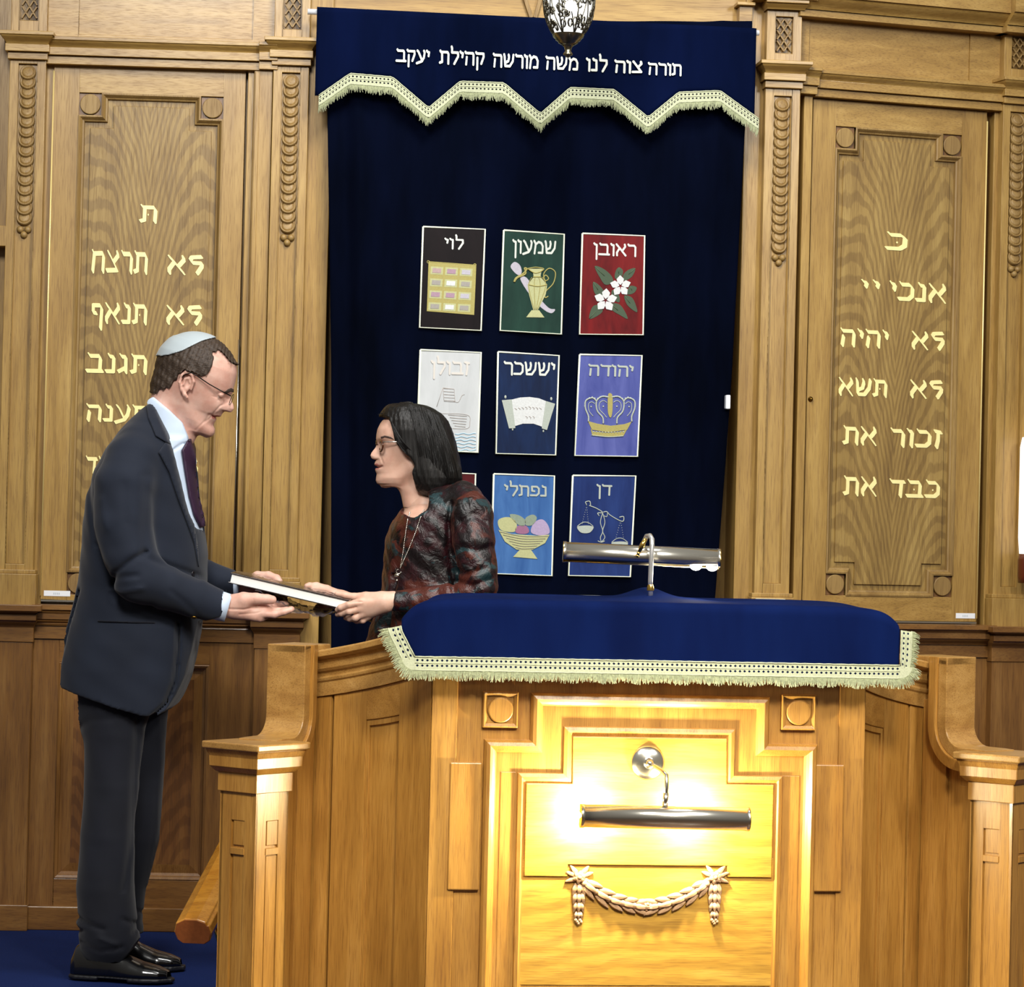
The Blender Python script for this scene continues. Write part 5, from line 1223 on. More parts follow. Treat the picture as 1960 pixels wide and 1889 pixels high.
    def poly(s, P):
        """signed distance (negative inside) to a closed polygon of the x-z plane, as a 2D array"""
        X = s.X[:, 0, :]+0*s.Z[:, 0, :]; Z = s.Z[:, 0, :]+0*s.X[:, 0, :]; n = len(P); best = np.full(X.shape, 9.0); ins = np.zeros(X.shape, bool)
        for i in range(n):
            ax_, az = P[i][0], P[i][2]; bx_, bz = P[(i+1) % n][0], P[(i+1) % n][2]; ex, ez = bx_-ax_, bz-az
            t = np.clip(((X-ax_)*ex+(Z-az)*ez)/(ex*ex+ez*ez+1e-12), 0, 1); best = np.minimum(best, np.hypot(X-ax_-t*ex, Z-az-t*ez))
            c = ((az > Z) != (bz > Z)) & (X < (bx_-ax_)*(Z-az)/((bz-az) if abs(bz-az) > 1e-12 else 1e-12)+ax_); ins ^= c
        return np.where(ins, -best, best)
    def nets(s):
        d = s.d; S = d < 0; nx, ny, nz = S.shape
        C = np.zeros((nx-1, ny-1, nz-1), np.int8)
        for i in (0, 1):
            for j in (0, 1):
                for k in (0, 1): C += S[i:nx-1+i, j:ny-1+j, k:nz-1+k]
        act = (C > 0) & (C < 8); idx = -np.ones(C.shape, np.int64); I = np.argwhere(act); idx[act] = np.arange(len(I))
        acc = np.zeros((len(I), 3)); cnt = np.zeros(len(I)); x, y, z = I.T
        for ax_ in range(3):
            o = [0, 1, 2]; o.remove(ax_)
            for p in (0, 1):
                for q in (0, 1):
                    off = [0, 0, 0]; off[o[0]] = p; off[o[1]] = q; a = d[x+off[0], y+off[1], z+off[2]]; e_ = list(off); e_[ax_] = 1; b = d[x+e_[0], y+e_[1], z+e_[2]]
                    m = (a < 0) != (b < 0); t = np.where(m, a/np.where(m, a-b, 1), 0); v = np.zeros((len(I), 3)); v[:, 0] = off[0]; v[:, 1] = off[1]; v[:, 2] = off[2]; v[:, ax_] = t
                    acc += v*m[:, None]; cnt += m
        V = s.lo+(I+acc/np.maximum(cnt, 1)[:, None])*s.h; F = []
        for ax_ in range(3):
            o = [0, 1, 2]; o.remove(ax_)
            sh = [slice(1, -1)]*3; sh[ax_] = slice(0, -1); sh2 = list(sh); sh2[ax_] = slice(1, None)
            A = S[tuple(sh)]; B = S[tuple(sh2)]
            for flip in (0, 1):
                E_ = np.argwhere((A & ~B) if flip == 0 else (~A & B)); 
                if not len(E_): continue
                E_ = E_.copy(); E_[:, o[0]] += 1; E_[:, o[1]] += 1; c = []
                for p, q in ((0, 0), (1, 0), (1, 1), (0, 1)):
                    G = E_.copy(); G[:, o[0]] -= p; G[:, o[1]] -= q; c.append(idx[G[:, 0], G[:, 1], G[:, 2]])
                Q = np.stack(c, 1); 
                if (flip == 1) != (ax_ == 1): Q = Q[:, ::-1]
                F.append(Q)
        F = np.concatenate(F); return V, F[(F >= 0).all(1)]
def relax(V, F, it=2, lam=.5):
    n = len(V); a = np.concatenate([F[:, 0], F[:, 1], F[:, 2], F[:, 3]]); b = np.concatenate([F[:, 1], F[:, 2], F[:, 3], F[:, 0]])
    deg = np.bincount(a, minlength=n)+np.bincount(b, minlength=n); deg = np.maximum(deg, 1)
    for _ in range(it):
        for l in (lam, -lam*1.02):
            N = np.zeros_like(V)
            for c in range(3): N[:, c] = np.bincount(a, V[b, c], n)+np.bincount(b, V[a, c], n)
            V = V+(N/deg[:, None]-V)*l
    return V
def flesh(fig, g, name, mats, parent, it=2, mat_fn=None, disp=None):
    V, F = g.nets(); V = relax(V, F, it)
    if disp is not None: V = disp(V)
    mi = None
    if mat_fn is not None: mi = mat_fn(V[F].mean(1)).astype(int).tolist()
    o = np_mesh(name, fig.W(V), F, mats, parent, True, mi); return o
def interp(tab, z): t = np.array(tab, float); o = np.argsort(t[:, 0]); return [np.interp(z, t[o, 0], t[o, c]) for c in range(1, t.shape[1])]
def bvh_of(*objs):
    V = []; F = []
    for o in objs:
        b = base_of(o.parent); k = len(V); V += [v.co+b for v in o.data.vertices]; F += [tuple(i+k for i in p.vertices) for p in o.data.polygons]
    return BVHTree.FromPolygons(V, F)
def drape(name, pts, bvh, mat, parent, off=.002, th=.002, step=3.0, smooth=True, curve=False):
    """cloth piece cut to a measured outline and laid on the body"""
    P = smooth_pts(pts, 5, True) if curve else pts
    xs = [p[0] for p in P]; ys = [p[1] for p in P]; pts2 = []
    n = len(P)
    dens = []
    for i in range(n):
        a, b = P[i], P[(i+1) % n]; m = max(1, int(math.hypot(b[0]-a[0], b[1]-a[1])/step)); dens += [(a[0]+(b[0]-a[0])*k/m, a[1]+(b[1]-a[1])*k/m) for k in range(m)]
    def inside(x, y):
        c = False
        for i in range(n):
            x1, y1 = P[i]; x2, y2 = P[(i+1) % n]
            if (y1 > y) != (y2 > y) and x < (x2-x1)*(y-y1)/(y2-y1)+x1: c = not c
        return c
    inner = []
    y = min(ys)+step/2
    while y < max(ys):
        x = min(xs)+step/2
        while x < max(xs):
            if inside(x, y) and min((x-q[0])**2+(y-q[1])**2 for q in dens) > (step*.45)**2: inner.append((x, y))
            x += step
        y += step
    co = [Vector(p) for p in dens+inner]; m = len(dens)
    r = mathutils.geometry.delaunay_2d_cdt(co, [(i, (i+1) % m) for i in range(m)], [], 1, 1e-6)
    vs = []; miss = []
    for i, c in enumerate(r[0]):
        d = ray(c[0], c[1]).normalized(); h = bvh.ray_cast(CAM, d)
        if h[0] is None: vs.append(None); miss.append(i)
        else: vs.append(h[0]-d*off)
    ok = [i for i, v in enumerate(vs) if v is not None]
    for i in miss:
        c = r[0][i]; j = min(ok, key=lambda k: (r[0][k]-c).length_squared); dd = (vs[j]-CAM).length; vs[i] = CAM+ray(c[0], c[1]).normalized()*(dd+.004)
    o = np_mesh(name, [tuple(v) for v in vs], [tuple(f[::-1]) for f in r[2]], mat, parent, smooth)
    bm = bmesh.new(); bm.from_mesh(o.data); bmesh.ops.recalc_face_normals(bm, faces=bm.faces)
    if sum((f.normal.dot(Vector(FW)) for f in bm.faces)) > 0: bmesh.ops.reverse_faces(bm, faces=bm.faces)
    bm.to_mesh(o.data); bm.free()
    md = o.modifiers.new('sol', 'SOLIDIFY'); md.thickness = th; md.offset = 1; return o
def join_np(name, fig, parts, mats, parent):
    V = []; F = []; M = []
    for v, f, m in parts: k = len(V); V += v.tolist(); F += (f+k).tolist(); M += (m if hasattr(m, '__len__') else [m]*len(f))
    return np_mesh(name, fig.W(np.array(V)), F, mats, parent, True, [int(x) for x in M])
# ---- materials
def skin(name, a, b, red):
    m, nt, bs = newmat(name); n = noise(nt, (1, 1, 1), 28, 4, .6); n2 = noise(nt, (1, 1, 1), 420, 3)
    col = ramp(nt, n.outputs[0], [(.25, srgb(red)), (.5, srgb(a)), (.8, srgb(b))]).outputs[0]; lk(nt, col, bs.inputs['Base Color'])
    bs.inputs['Roughness'].default_value = .48; bs.inputs['Subsurface Weight'].default_value = .12; bs.inputs['Subsurface Radius'].default_value = (.012, .004, .002); bs.inputs['Subsurface Scale'].default_value = .6
    bump(nt, n2.outputs[0], bs, .12, .0006); return m
SKM = skin('ruddy_skin', '#d8aa98', '#e2bcab', '#cc9684'); SKW = skin('fair_skin', '#d3a994', '#dcb7a4', '#c89a86')
LIPM = plain('lip_man', '#b06a60', .45, nz=.06); LIPW = plain('lip_woman', '#b8706c', .4, nz=.06); TEETH = plain('teeth', '#e8e0d0', .3); EYEW = plain('eye_white', '#e6e0da', .25); IRIS = plain('iris_dark', '#3a2c22', .15)
NAIL = plain('nail', '#e3b8a6', .3)
def suit(name, c0, c1):
    m, nt, bs = newmat(name); n = noise(nt, (1, 1, 1), 6, 3, .5); n2 = noise(nt, (1, 1, .25), 900, 2)
    lk(nt, ramp(nt, n.outputs[0], [(.3, srgb(c0)), (.7, srgb(c1))]).outputs[0], bs.inputs['Base Color']); bs.inputs['Roughness'].default_value = .8; bs.inputs['Specular IOR Level'].default_value = .25
    bs.inputs['Sheen Weight'].default_value = .12; bump(nt, n2.outputs[0], bs, .2, .0006); return m
SUIT = suit('navy_suit_wool', '#151b28', '#1b2231'); TROU = suit('dark_trouser_wool', '#10121b', '#151823'); SHIRT = plain('pale_blue_shirt', '#c6d6ea', .7, nz=.02, nsc=30); TIE = plain('plum_silk_tie', '#2e1430', .5, nz=.25, nsc=300)
KIP = plain('white_satin_cap', '#aab5ba', .5, nz=.03, nsc=12, sheen=.2); LEATH = plain('black_leather', '#08080a', .2, nz=.1, coat=.6); DARKM = plain('dark_metal_frame', '#17130f', .25, .6)
def hair(name, c0, c1, c2, sc=(1, 1, 1), freq=160, rough=.5):
    m, nt, bs = newmat(name); n = noise(nt, sc, freq, 3, .6, .3); n1 = noise(nt, (1, 1, 1), 9, 2)
    col = ramp(nt, n.outputs[0], [(.3, srgb(c0)), (.55, srgb(c1)), (.8, srgb(c2))]).outputs[0]
    col = mixc(nt, col, ramp(nt, n1.outputs[0], [(.3, (.75, .75, .75, 1)), (.7, (1.1, 1.1, 1.1, 1))]).outputs[0], 1, 'MULTIPLY'); lk(nt, col, bs.inputs['Base Color'])
    bs.inputs['Roughness'].default_value = rough; bs.inputs['Specular IOR Level'].default_value = .35; bump(nt, n.outputs[0], bs, .6, .003); return m
HM = hair('brown_hair', '#30251c', '#43352a', '#5c4c3e', (.3, 1, .8), 380); HW = hair('dark_bob_hair', '#0b0a09', '#131110', '#201c19', (1, 1, .07), 260, .38)
BROWM = plain('eyebrow_brown', '#4a3a30', .8); 
# ================================================================== generic head
def head_grid(fig, C, tilt, yaw, face, prof, base, back, hw, zrange, eye, h=.0022, ext=(0, 0), sock=.010, mouth=None, lobes=()):
    """profile tables in the head frame; C head centre (fig frame); face +1 looks to +x, -1 to -x"""
    C = np.array(C); ct, st = math.cos(tilt), math.sin(tilt); cy, sy = math.cos(yaw), math.sin(yaw)
    g = Grid(C-np.array([.15, .115, .17+ext[1]]), C+np.array([.15, .115, .16]), h)
    X = (g.X-C[0])*face; Y = g.Y-C[1]; Z = g.Z-C[2]
    # undo yaw (about z) then tilt (about y)
    X1 = X*cy-Y*sy; Y1 = X*sy+Y*cy
    x = X1*ct+Z*(-st)*1.0; z = X1*st+Z*ct; x = x+0*Y; z = z+0*Y; y = Y1+0*Z
    Fp, = interp(prof, z); Fb, = interp(base, z); Bk, = interp(back, z); w, = interp(hw, z)
    sg, = interp([(a[0], a[1]) for a in eye['sigma']], z)
    bump_ = (Fp-Fb)*np.exp(-(y/sg)**2)
    for (bx, by, bz, sx, sz, amp) in lobes:      # (y, z) gaussians pushing the surface
        for sgn in (-1, 1): bump_ = bump_+amp*np.exp(-((y-sgn*by)/sx)**2-((z-bz)/sz)**2)
    e_y, e_z = eye['y'], eye['z']
    for sgn in (-1, 1): bump_ = bump_-sock*np.exp(-((y-sgn*e_y)/.016)**2-((z-e_z)/.011)**2)
    front = 1/(1+np.exp(-(x-.01)/.008))
    xs = x-bump_*front; xm = Bk+(Fb-Bk)*.46; a = np.where(xs > xm, Fb-xm, xm-Bk); a = np.maximum(a, .008)
    nexp = np.where(xs > xm, 2.25, 2.0)
    rho = (np.abs((xs-xm)/a)**nexp+np.abs(y/w)**nexp)**(1/nexp); d = (rho-1)*np.minimum(a, w)
    zl, zh = zrange; d = np.maximum(d, zl-z); 
    d2 = z-zh; d = np.maximum(d, d2)
    g.d = d.astype(np.float32)
    def tohead(p):
        p = np.atleast_2d(np.asarray(p, float))-C; X = p[:, 0]*face; Y = p[:, 1]; Z = p[:, 2]; X1 = X*cy-Y*sy; Y1 = X*sy+Y*cy
        return np.stack([X1*ct-Z*st, Y1, X1*st+Z*ct], 1)
    def fromhead(q):
        q = np.atleast_2d(np.asarray(q, float)); X1 = q[:, 0]*ct+q[:, 2]*st; Z = -q[:, 0]*st+q[:, 2]*ct; Y1 = q[:, 1]; X = X1*cy+Y1*sy; Y = -X1*sy+Y1*cy
        return np.stack([X*face, Y, Z], 1)+C
    return g, tohead, fromhead
def cranium(g, fh, c, r, k=.02):
    # ellipsoid given in the head frame, merged into the grid
    C = fh([c])[0]; ex = fh([(1, 0, 0)])[0]-fh([(0, 0, 0)])[0]; ey = fh([(0, 1, 0)])[0]-fh([(0, 0, 0)])[0]; ez = fh([(0, 0, 1)])[0]-fh([(0, 0, 0)])[0]
    x, y, z = g.X-C[0], g.Y-C[1], g.Z-C[2]; a = x*ex[0]+y*ex[1]+z*ex[2]; b = x*ey[0]+y*ey[1]+z*ey[2]; c_ = x*ez[0]+y*ez[1]+z*ez[2]
    k0 = np.sqrt((a/r[0])**2+(b/r[1])**2+(c_/r[2])**2); k1 = np.sqrt((a/r[0]**2)**2+(b/r[1]**2)**2+(c_/r[2]**2)**2)+1e-9
    g.comb((slice(None),)*3, k0*(k0-1)/k1, k)
def lids(g, fh, c, r, up=(.30, .22), lo=-.22, rr=.0023):
    for e0, e1, R_ in ((up[0], up[1], rr), (lo, lo+.05, rr*.85)):
        P = []
        for i in range(9):
            ph = -1.15+2.3*i/8; el = e0+(0-e0)*abs(ph/1.15)**2.5*.75; P.append(fh([(c[0]+r*math.cos(ph)*math.cos(el), c[1]+r*math.sin(ph)*math.cos(el), c[2]+r*math.sin(el))])[0])
        g.chain(P, [R_*.7]+[R_]*7+[R_*.7], .003)
def prof_tab(fig, th, pts, dy=0):
    q = th([fig.L(x, y, dy) for x, y in pts]); return [(r[2], r[0]) for r in q]
# ================================================================== THE MAN
MD = 7.5
FM = Fig(230, 1300, MD); L = FM.L
man = empty('person', tuple(at(240, 1875, 7.45)[i] if i < 2 else 0 for i in range(3)), 'standing person in navy suit, white skullcap and glasses, handing over a book', 'person')
# ---- head
HC = L(377, 733, 0); tl = math.radians(20)
dummy, th, fh = head_grid(FM, HC, tl, 0.06, 1, [(0, .1), (.1, .1)], [(0, .1), (.1, .1)], [(0, -.1), (.1, -.1)], [(0, .07), (.1, .07)], (-.2, .2), dict(sigma=[(0, .01), (.1, .01)], y=.03, z=0), h=.05)
PRF = [(411, 654), (432, 657), (446, 667), (451, 680), (452.5, 697), (452, 716), (448.5, 734), (447, 744), (446, 750), (442.5, 758), (444.5, 767), (448, 776), (448.5, 783), (443.5, 789.5), (431, 788), (426, 791), (423.5, 797), (414, 799), (414.5, 803), (411.5, 808), (406.5, 814), (407.5, 821), (405, 827), (399, 831.5), (385, 832)]
BAS = [(411, 654), (432, 657), (446, 667), (451, 680), (452.5, 697), (452, 716), (447.5, 734), (444, 745), (439, 757), (435, 767), (431, 776), (428, 783), (424.5, 791), (420, 797), (414, 799), (411, 803), (407, 808), (403, 814), (402, 821), (399, 827), (394, 831.5), (385, 832)]
def tab(P): 
    t = sorted(prof_tab(FM, th, P)); return t
prof, base = tab(PRF), tab(BAS)
zt_ = th([L(372, 640)])[0][2]
base = [b for b in base]; BK = [(360, 641), (335, 652), (318, 668), (306, 690), (302, 716), (305, 740), (318, 765), (345, 795), (366, 822), (372, 832)]
def skull(tabF, zc=.055, top=zt_-.006):   # close the crown of front/back tables towards the top
    return tabF
zs = np.linspace(-.13, .12, 60)
bk = tab(BK)
zC = th([L(406, 826)])[0][2]; zE = th([L(434, 761)])[0][2]; zM = th([L(415, 797)])[0][2]; zNt = th([L(447, 783)])[0][2]
HWt = [(zC-.012, .022), (zC, .034), (zC+.012, .043), (zM, .054), (zM+.02, .062), (zE-.012, .069), (zE+.01, .072), (zE+.04, .077), (zE+.065, .076), (zE+.085, .066), (zt_-.012, .046), (zt_, .02), (zt_+.01, .004)]
sig = [(zC-.01, .024), (zM-.014, .024), (zM-.004, .022), (zM+.004, .020), (zNt-.006, .017), (zNt+.003, .0135), (zE-.012, .009), (zE, .009), (zE+.012, .02), (zE+.03, .05)]
lob = [(0, .030, zM+.016, .010, .012, .0035), (0, .040, zE-.028, .016, .014, .004), (0, .0265, zM+.004, .004, .010, -.0022), (0, .033, zM-.002, .004, .014, -.0022), (0, .031, zE+.014, .018, .006, .0035), (0, .013, zNt-.001, .006, .006, .003)]
g, th, fh = head_grid(FM, HC, tl, 0.06, 1, prof, base, bk, HWt, (zC-.006, .080), dict(sigma=sig, y=.031, z=zE), h=.0021, lobes=lob, sock=.009)
lam = lambda q: fh([q])[0]
cranium(g, fh, (-.013, 0, .035), (.1005, .0765, .088), .014)
xe = np.interp(zE, [p[0] for p in base], [p[1] for p in base])-.0225
for sy_ in (-1, 1): lids(g, fh, (xe, .030*sy_, zE), .0120)
# jaw, neck, ears
g.chain([L(352, 770, -.035), L(378, 815, -.022), L(397, 826, -.008)], [.020, .016, .013], .02); g.chain([L(352, 770, .035), L(378, 815, .022), L(397, 826, .008)], [.020, .016, .013], .02)
g.chain([L(336, 745, 0), L(322, 800, 0), L(315, 840, 0)], [.060, .056, .058], .022)
g.chain([L(356, 800, 0), L(352, 835, 0)], [.030, .030], .025)
g.groove([L(436, 771), L(424, 778), L(414, 789), L(405, 800), L(396, 808)], .0022, .0016, -1, -.012)
g.groove([L(404, 793), L(398, 803), L(390, 812), L(378, 824)], .0022, .0014, -1, -.012)
g.groove([L(420, 768), L(428, 762), L(436, 763)], .0016, .0010, -1, -.012); g.groove([L(418, 762), L(409, 760)], .0012, .0008, -1, -.03)
g.groove([L(416, 799), L(410, 797.5), L(406, 794)], .0015, .0030)
g.groove([L(430, 788.5), L(436, 788)], .0016, .003, -1, .0)
for sy_ in (-1, 1):
    e0 = .0715*sy_
    def E_(x, y, o=0.0): v = L(x, y, 0); v[1] = e0+HC[1]+sy_*o; return v
    g.ell(E_(363, 737, .004), (.014, .007, .026), .006, 'u', -.30)
    g.chain([E_(372, 748, .006), E_(377, 733, .010), E_(374, 720, .013), E_(364, 715, .015), E_(355, 721, .014), E_(351, 735, .012), E_(354, 748, .009), E_(360, 758, .006), E_(364, 763, .004)], [.003, .0036, .004, .0042, .0042, .004, .004, .005, .0045], .003)
    g.ell(E_(366, 738, .013), (.0075, .006, .014), .003, 's', -.25)
    g.chain([E_(370, 735, .008), E_(368, 727, .010), E_(361, 728, .012), E_(358, 740, .012)], [.0025, .0025, .0025, .0025], .003)
def mfn(Cn):
    q = th(Cn); lip = (np.abs(q[:, 1]) < .023) & (q[:, 0] > np.interp(q[:, 2], [p[0] for p in base], [p[1] for p in base])-.012) & (q[:, 2] > zM-.0085) & (q[:, 2] < zM+.0045)
    return np.where(lip, 1, 0)
Vh, Fh = g.nets(); Vh = relax(Vh, Fh, 2); Mh = mfn(Vh[Fh].mean(1)).tolist()
gd_head = g.d.copy(); HG = g
# ---- hands of the man
def hand(fig, pts_fn, lo, hi, h=.0016):
    a = np.array(lo); b = np.array(hi); gg = Grid(np.minimum(a, b), np.maximum(a, b), h); pts_fn(gg); V, F = gg.nets(); return relax(V, F, 2), F
def hm_near(g_):
    P = lambda x, y, d: L(x, y, d)
    g_.chain([P(396, 1160, -.152), P(434, 1162, -.150), P(455, 1162, -.150)], [.026, .0265, .027], .012)          # wrist
    # palm, a slab made of the four metacarpals
    K = {'i': P(503, 1158, -.128), 'm': P(506, 1167, -.140), 'r': P(500, 1174, -.148), 'p': P(487, 1180, -.150)}
    for k, r in (('i', .0125), ('m', .013), ('r', .0125), ('p', .0115)): g_.cone(P(450, 1160 if k in 'im' else 1169, -.150), K[k], .019, r, .012)
    g_.chain([P(447, 1150, -.158), P(466, 1147, -.166), P(490, 1146, -.164), P(512, 1147, -.160), P(521, 1148, -.158)], [.018, .0185, .0150, .0125, .0112], .009)      # thumb
    g_.ell(P(462, 1157, -.163), (.024, .014, .017), .014)
    g_.chain([K['i'], P(524, 1159, -.110), P(540, 1157, -.096), P(548, 1155, -.088)], [.0110, .0098, .0090, .0078], .006)
    g_.chain([K['m'], P(531, 1170, -.132), P(549, 1168, -.124), P(558, 1166, -.118)], [.0118, .0100, .0090, .0080], .006)
    g_.chain([K['r'], P(525, 1176, -.150), P(543, 1171, -.150), P(556, 1167.5, -.148)], [.0112, .0098, .0088, .0076], .006)
    g_.chain([K['p'], P(497, 1183, -.146), P(503, 1182, -.138), P(508, 1181, -.130)], [.0105, .0095, .0085, .0075], .006)
    g_.groove([P(452, 1162, 0), P(478, 1163, 0), P(500, 1158, 0)], .0030, .0022, -1, -.15)
    g_.groove([P(470, 1172, 0), P(500, 1170, 0), P(515, 1166, 0)], .0022, .0012, -1, -.15)
    g_.groove([P(497, 1143, 0), P(499, 1150, 0)], .0014, .0005, -1, -.15); g_.groove([P(540, 1166, 0), P(542, 1174, 0)], .0013, .0005, -1, -.14)
HN = hand(FM, hm_near, L(385, 1205, -.205), L(575, 1120, -.05))
def hm_far(g_):
    P = lambda x, y, d: L(x, y, d)
    g_.chain([P(444, 1120, .138), P(474, 1122, .13)], [.020, .0225], .012)
    for k, (y_, d_) in enumerate(((1112, .135), (1118, .12), (1124, .11), (1130, .10))): g_.cone(P(474, 1123, .128), P(500, y_+6, d_), .02, .0125, .012)
    g_.chain([P(480, 1114, .133), P(493, 1104, .126), P(514, 1102.5, .114), P(529, 1108, .102), P(534, 1113, .094)], [.018, .0150, .0125, .0118, .0100], .009)
    for (x1, y1, d1, x2, y2, d2) in ((523, 1128, .125, 545, 1137, .10), (525, 1137, .11, 545, 1144, .085), (520, 1143, .10, 540, 1150, .08), (512, 1146, .09, 530, 1153, .07)):
        g_.chain([P(500, y1-3, d1), P(x1, y1+3, d1), P(x2, y2+4, d2)], [.0115, .010, .0085], .006)
HF = hand(FM, hm_far, L(410, 1180, .04), L(560, 1080, .19))
# ---- hidden body under the clothes
gb = Grid(L(120, 1860, -.3), L(470, 780, .3), .009)
gb.chain([L(315, 830, 0), L(285, 900, 0), L(265, 1050, 0), L(245, 1280, 0)], [.06, .11, .11, .115], .06)
for s_, dy in ((-1, -.09), (1, .09)):
    gb.chain([L(230, 1320, dy), L(212, 1560, dy), L(205, 1790, dy)], [.06, .045, .03], .04)
gb.chain([L(250, 890, -.14), L(258, 1100, -.20), L(400, 1160, -.152)], [.05, .035, .024], .03); gb.chain([L(290, 890, .14), L(335, 1080, .20), L(390, 1103, .17), L(450, 1121, .135)], [.040, .026, .020, .018], .01)
Vb, Fb_ = gb.nets()
join_np('body', FM, [(Vh, Fh, Mh), (HN[0], HN[1], 0), (HF[0], HF[1], 0), (Vb, Fb_, 0)], [SKM, LIPM], man)
# ---- eyes, brows
for sy_ in (-1, 1):
    q = lam((xe, .030*sy_, zE)); c = FM.W([q])[0]; mb = MB(); mb.ball(tuple(c), .0115, 0, 20, 14); 
    fdir = FM.W([lam((1, 0, 0))-lam((0, 0, 0))])[0]-FM.O; ir = Vector(c)+Vector(fdir).normalized()*.0085; mb.ball(tuple(ir), .0050, 1, 12, 8); mb.build('eye', [EYEW, IRIS], man)
    mb = MB(); mb.tube([tuple(FM.W([lam((xe+.0132*math.cos(ph)*math.cos(.26), .030*sy_+.0132*math.sin(ph)*math.cos(.26), zE+.0132*math.sin(.26)*(1-abs(ph/1.1)**2.5*.7)))])[0]) for ph in [-1.1+.275*i for i in range(9)]], .0009, 5); mb.build('eyelashes', BROWM, man)
# ---- hair and cap
def hairgrid(h_in, poly_pts, infl, noise_amp, fq, Lfn):
    gg = Grid.__new__(Grid); gg.__dict__.update(HG.__dict__); gg.d = gd_head.copy()
    X, Y, Z = gg.X, gg.Y, gg.Z
    n = noise_amp*(np.sin(X*fq+Z*fq*.4+np.sin(Y*60)*2)*np.sin(Y*fq*.8+Z*90)+.6*np.sin(X*fq*2.1-Z*fq*.9+Y*140))
    P = gg.poly([Lfn(x, y) for x, y in poly_pts])[:, None, :]
    return gg, n, P
HP = [(470, 655), (470, 699), (451, 698), (443, 692), (434, 680), (423, 673), (411, 678), (414, 691), (411, 707), (403, 721), (390, 724), (374, 715), (360, 712), (349, 719), (342, 730), (330, 745), (318, 747), (309, 747), (304, 754), (296, 754), (270, 745), (270, 600), (470, 600)]
gg, n_, P_ = hairgrid(None, HP, .006, .0012, 260, lambda x, y: L(x, y, 0))
d = gd_head-(.0065-np.clip(P_*-1, 0, .006)*-.0)+n_; d = np.maximum(d, P_+n_*1.5+.0005); gg.d = d.astype(np.float32)
flesh(FM, gg, 'hair', HM, man, 1)
KP = [(303, 681), (312, 683.5), (329, 682), (343, 678.5), (357, 674), (375, 664), (391, 655), (411, 647.5), (420, 640), (400, 600), (260, 600), (260, 690)]
gg, n_, P_ = hairgrid(None, KP, .009, 0, 1, lambda x, y: L(x, y, 0))
d = np.maximum(gd_head-.0105, P_); gg.d = np.maximum(d, -(gd_head-.006)).astype(np.float32)
flesh(FM, gg, 'skullcap', KIP, man, 2)
BVH_H = bvh_of([o for o in man.children if o.name.startswith('body')][0])
mb = MB()
drape('eyebrow', [(430, 750), (436, 745), (442, 742.5), (447, 745), (447, 751), (441, 749), (434, 753)], BVH_H, BROWM, man, .0012, .001, 1.5)
# glasses: temple arm, rim, lens
gl = empty('glasses', tuple(FM.W([L(440, 758, -.04)])[0]), None); gl.parent = man; gl.location = Vector(FM.W([L(440, 758, -.04)])[0])-man.location
def hp(x, y, dy): return tuple(FM.W([L(x, y, dy)])[0])
mb = MB()
mb.tube([hp(347, 724, -.086), hp(352, 718, -.089), hp(366, 713, -.089), hp(378, 720, -.086), hp(400, 735, -.081), hp(425, 749, -.071), hp(442, 758, -.060)], .0015, 8)
mb.build('temple_arm', DARKM, gl); mb = MB(); mb.tube([hp(378, 720, .079), hp(400, 735, .076), hp(425, 749, .066), hp(442, 757, .058)], .0014, 8); mb.build('temple_arm', DARKM, gl)
fx_ = FM.W([lam((1, 0, 0))-lam((0, 0, 0))])[0]-FM.O; fx_ = Vector(fx_).normalized(); fy_ = Vector(F0); fz_ = fy_.cross(fx_); fz_ = fz_ if fz_.z > 0 else -fz_
GLS, ntg, bsg = newmat('clear_lens'); bsg.inputs['Base Color'].default_value = (.5, .5, .5, 1); bsg.inputs['Roughness'].default_value = .03; bsg.inputs['Alpha'].default_value = .10
for sy_ in (-1, 1):
    c = Vector(hp(443, 765, .031*sy_)); mb = MB(); pts = []
    for k in range(25): w = 2*math.pi*k/24; pts.append(c+fy_*math.cos(w)*.023+fz_*math.sin(w)*.0155)
    mb.tube(pts, .0008 if sy_ > 0 else .0009, 6); mb.build('rim', DARKM, gl); mb = MB(); mb.add([p for p in pts[:-1]]+[p+fx_*.001 for p in pts[:-1]], [tuple(range(24)), tuple(range(47, 23, -1))], 0); mb.build('lens', GLS, gl)
# ---- jacket
g = Grid(L(88, 1385, -.34), L(470, 752, .32), .0052)
TJ = [(770, 290, 322, .06), (785, 272, 336, .095), (805, 250, 350, .135), (830, 228, 361, .165), (860, 206, 369, .19), (900, 184, 375, .20), (950, 168, 381, .20), (1000, 161, 389, .195), (1060, 157, 396, .19), (1120, 151, 394, .195), (1180, 137, 388, .20), (1230, 121, 384, .205), (1280, 109, 377, .205), (1330, 104, 366, .20), (1400, 100, 350, .195)]
T_ = []
for y_, a_, b_, w_ in TJ: A_, B_ = L(a_, y_), L(b_, y_); T_.append(((A_[2]+B_[2])/2, A_[0], B_[0], w_))
xb, xf, hw_t = interp(T_, g.Z)
Yc = -.0+0*g.Z; a_ = (xf-xb)/2; xc_ = (xf+xb)/2
nn = 2.3; rho = (np.abs((g.X-xc_)/a_)**nn+np.abs((g.Y-Yc)/hw_t)**nn)**(1/nn); g.d = ((rho-1)*np.minimum(a_, hw_t)).astype(np.float32)
g.d = np.maximum(g.d, g.Z-L(300, 764)[2]).astype(np.float32)
g.chain([L(262, 862, -.13), L(252, 880, -.165), L(238, 930, -.20), L(236, 1000, -.215), L(246, 1062, -.225), L(268, 1106, -.225)], [.06, .068, .077, .076, .072, .066], .028)
g.chain([L(268, 1106, -.225), L(320, 1124, -.20), L(370, 1143, -.175), L(414, 1160, -.155)], [.064, .059, .052, .0445], .018)
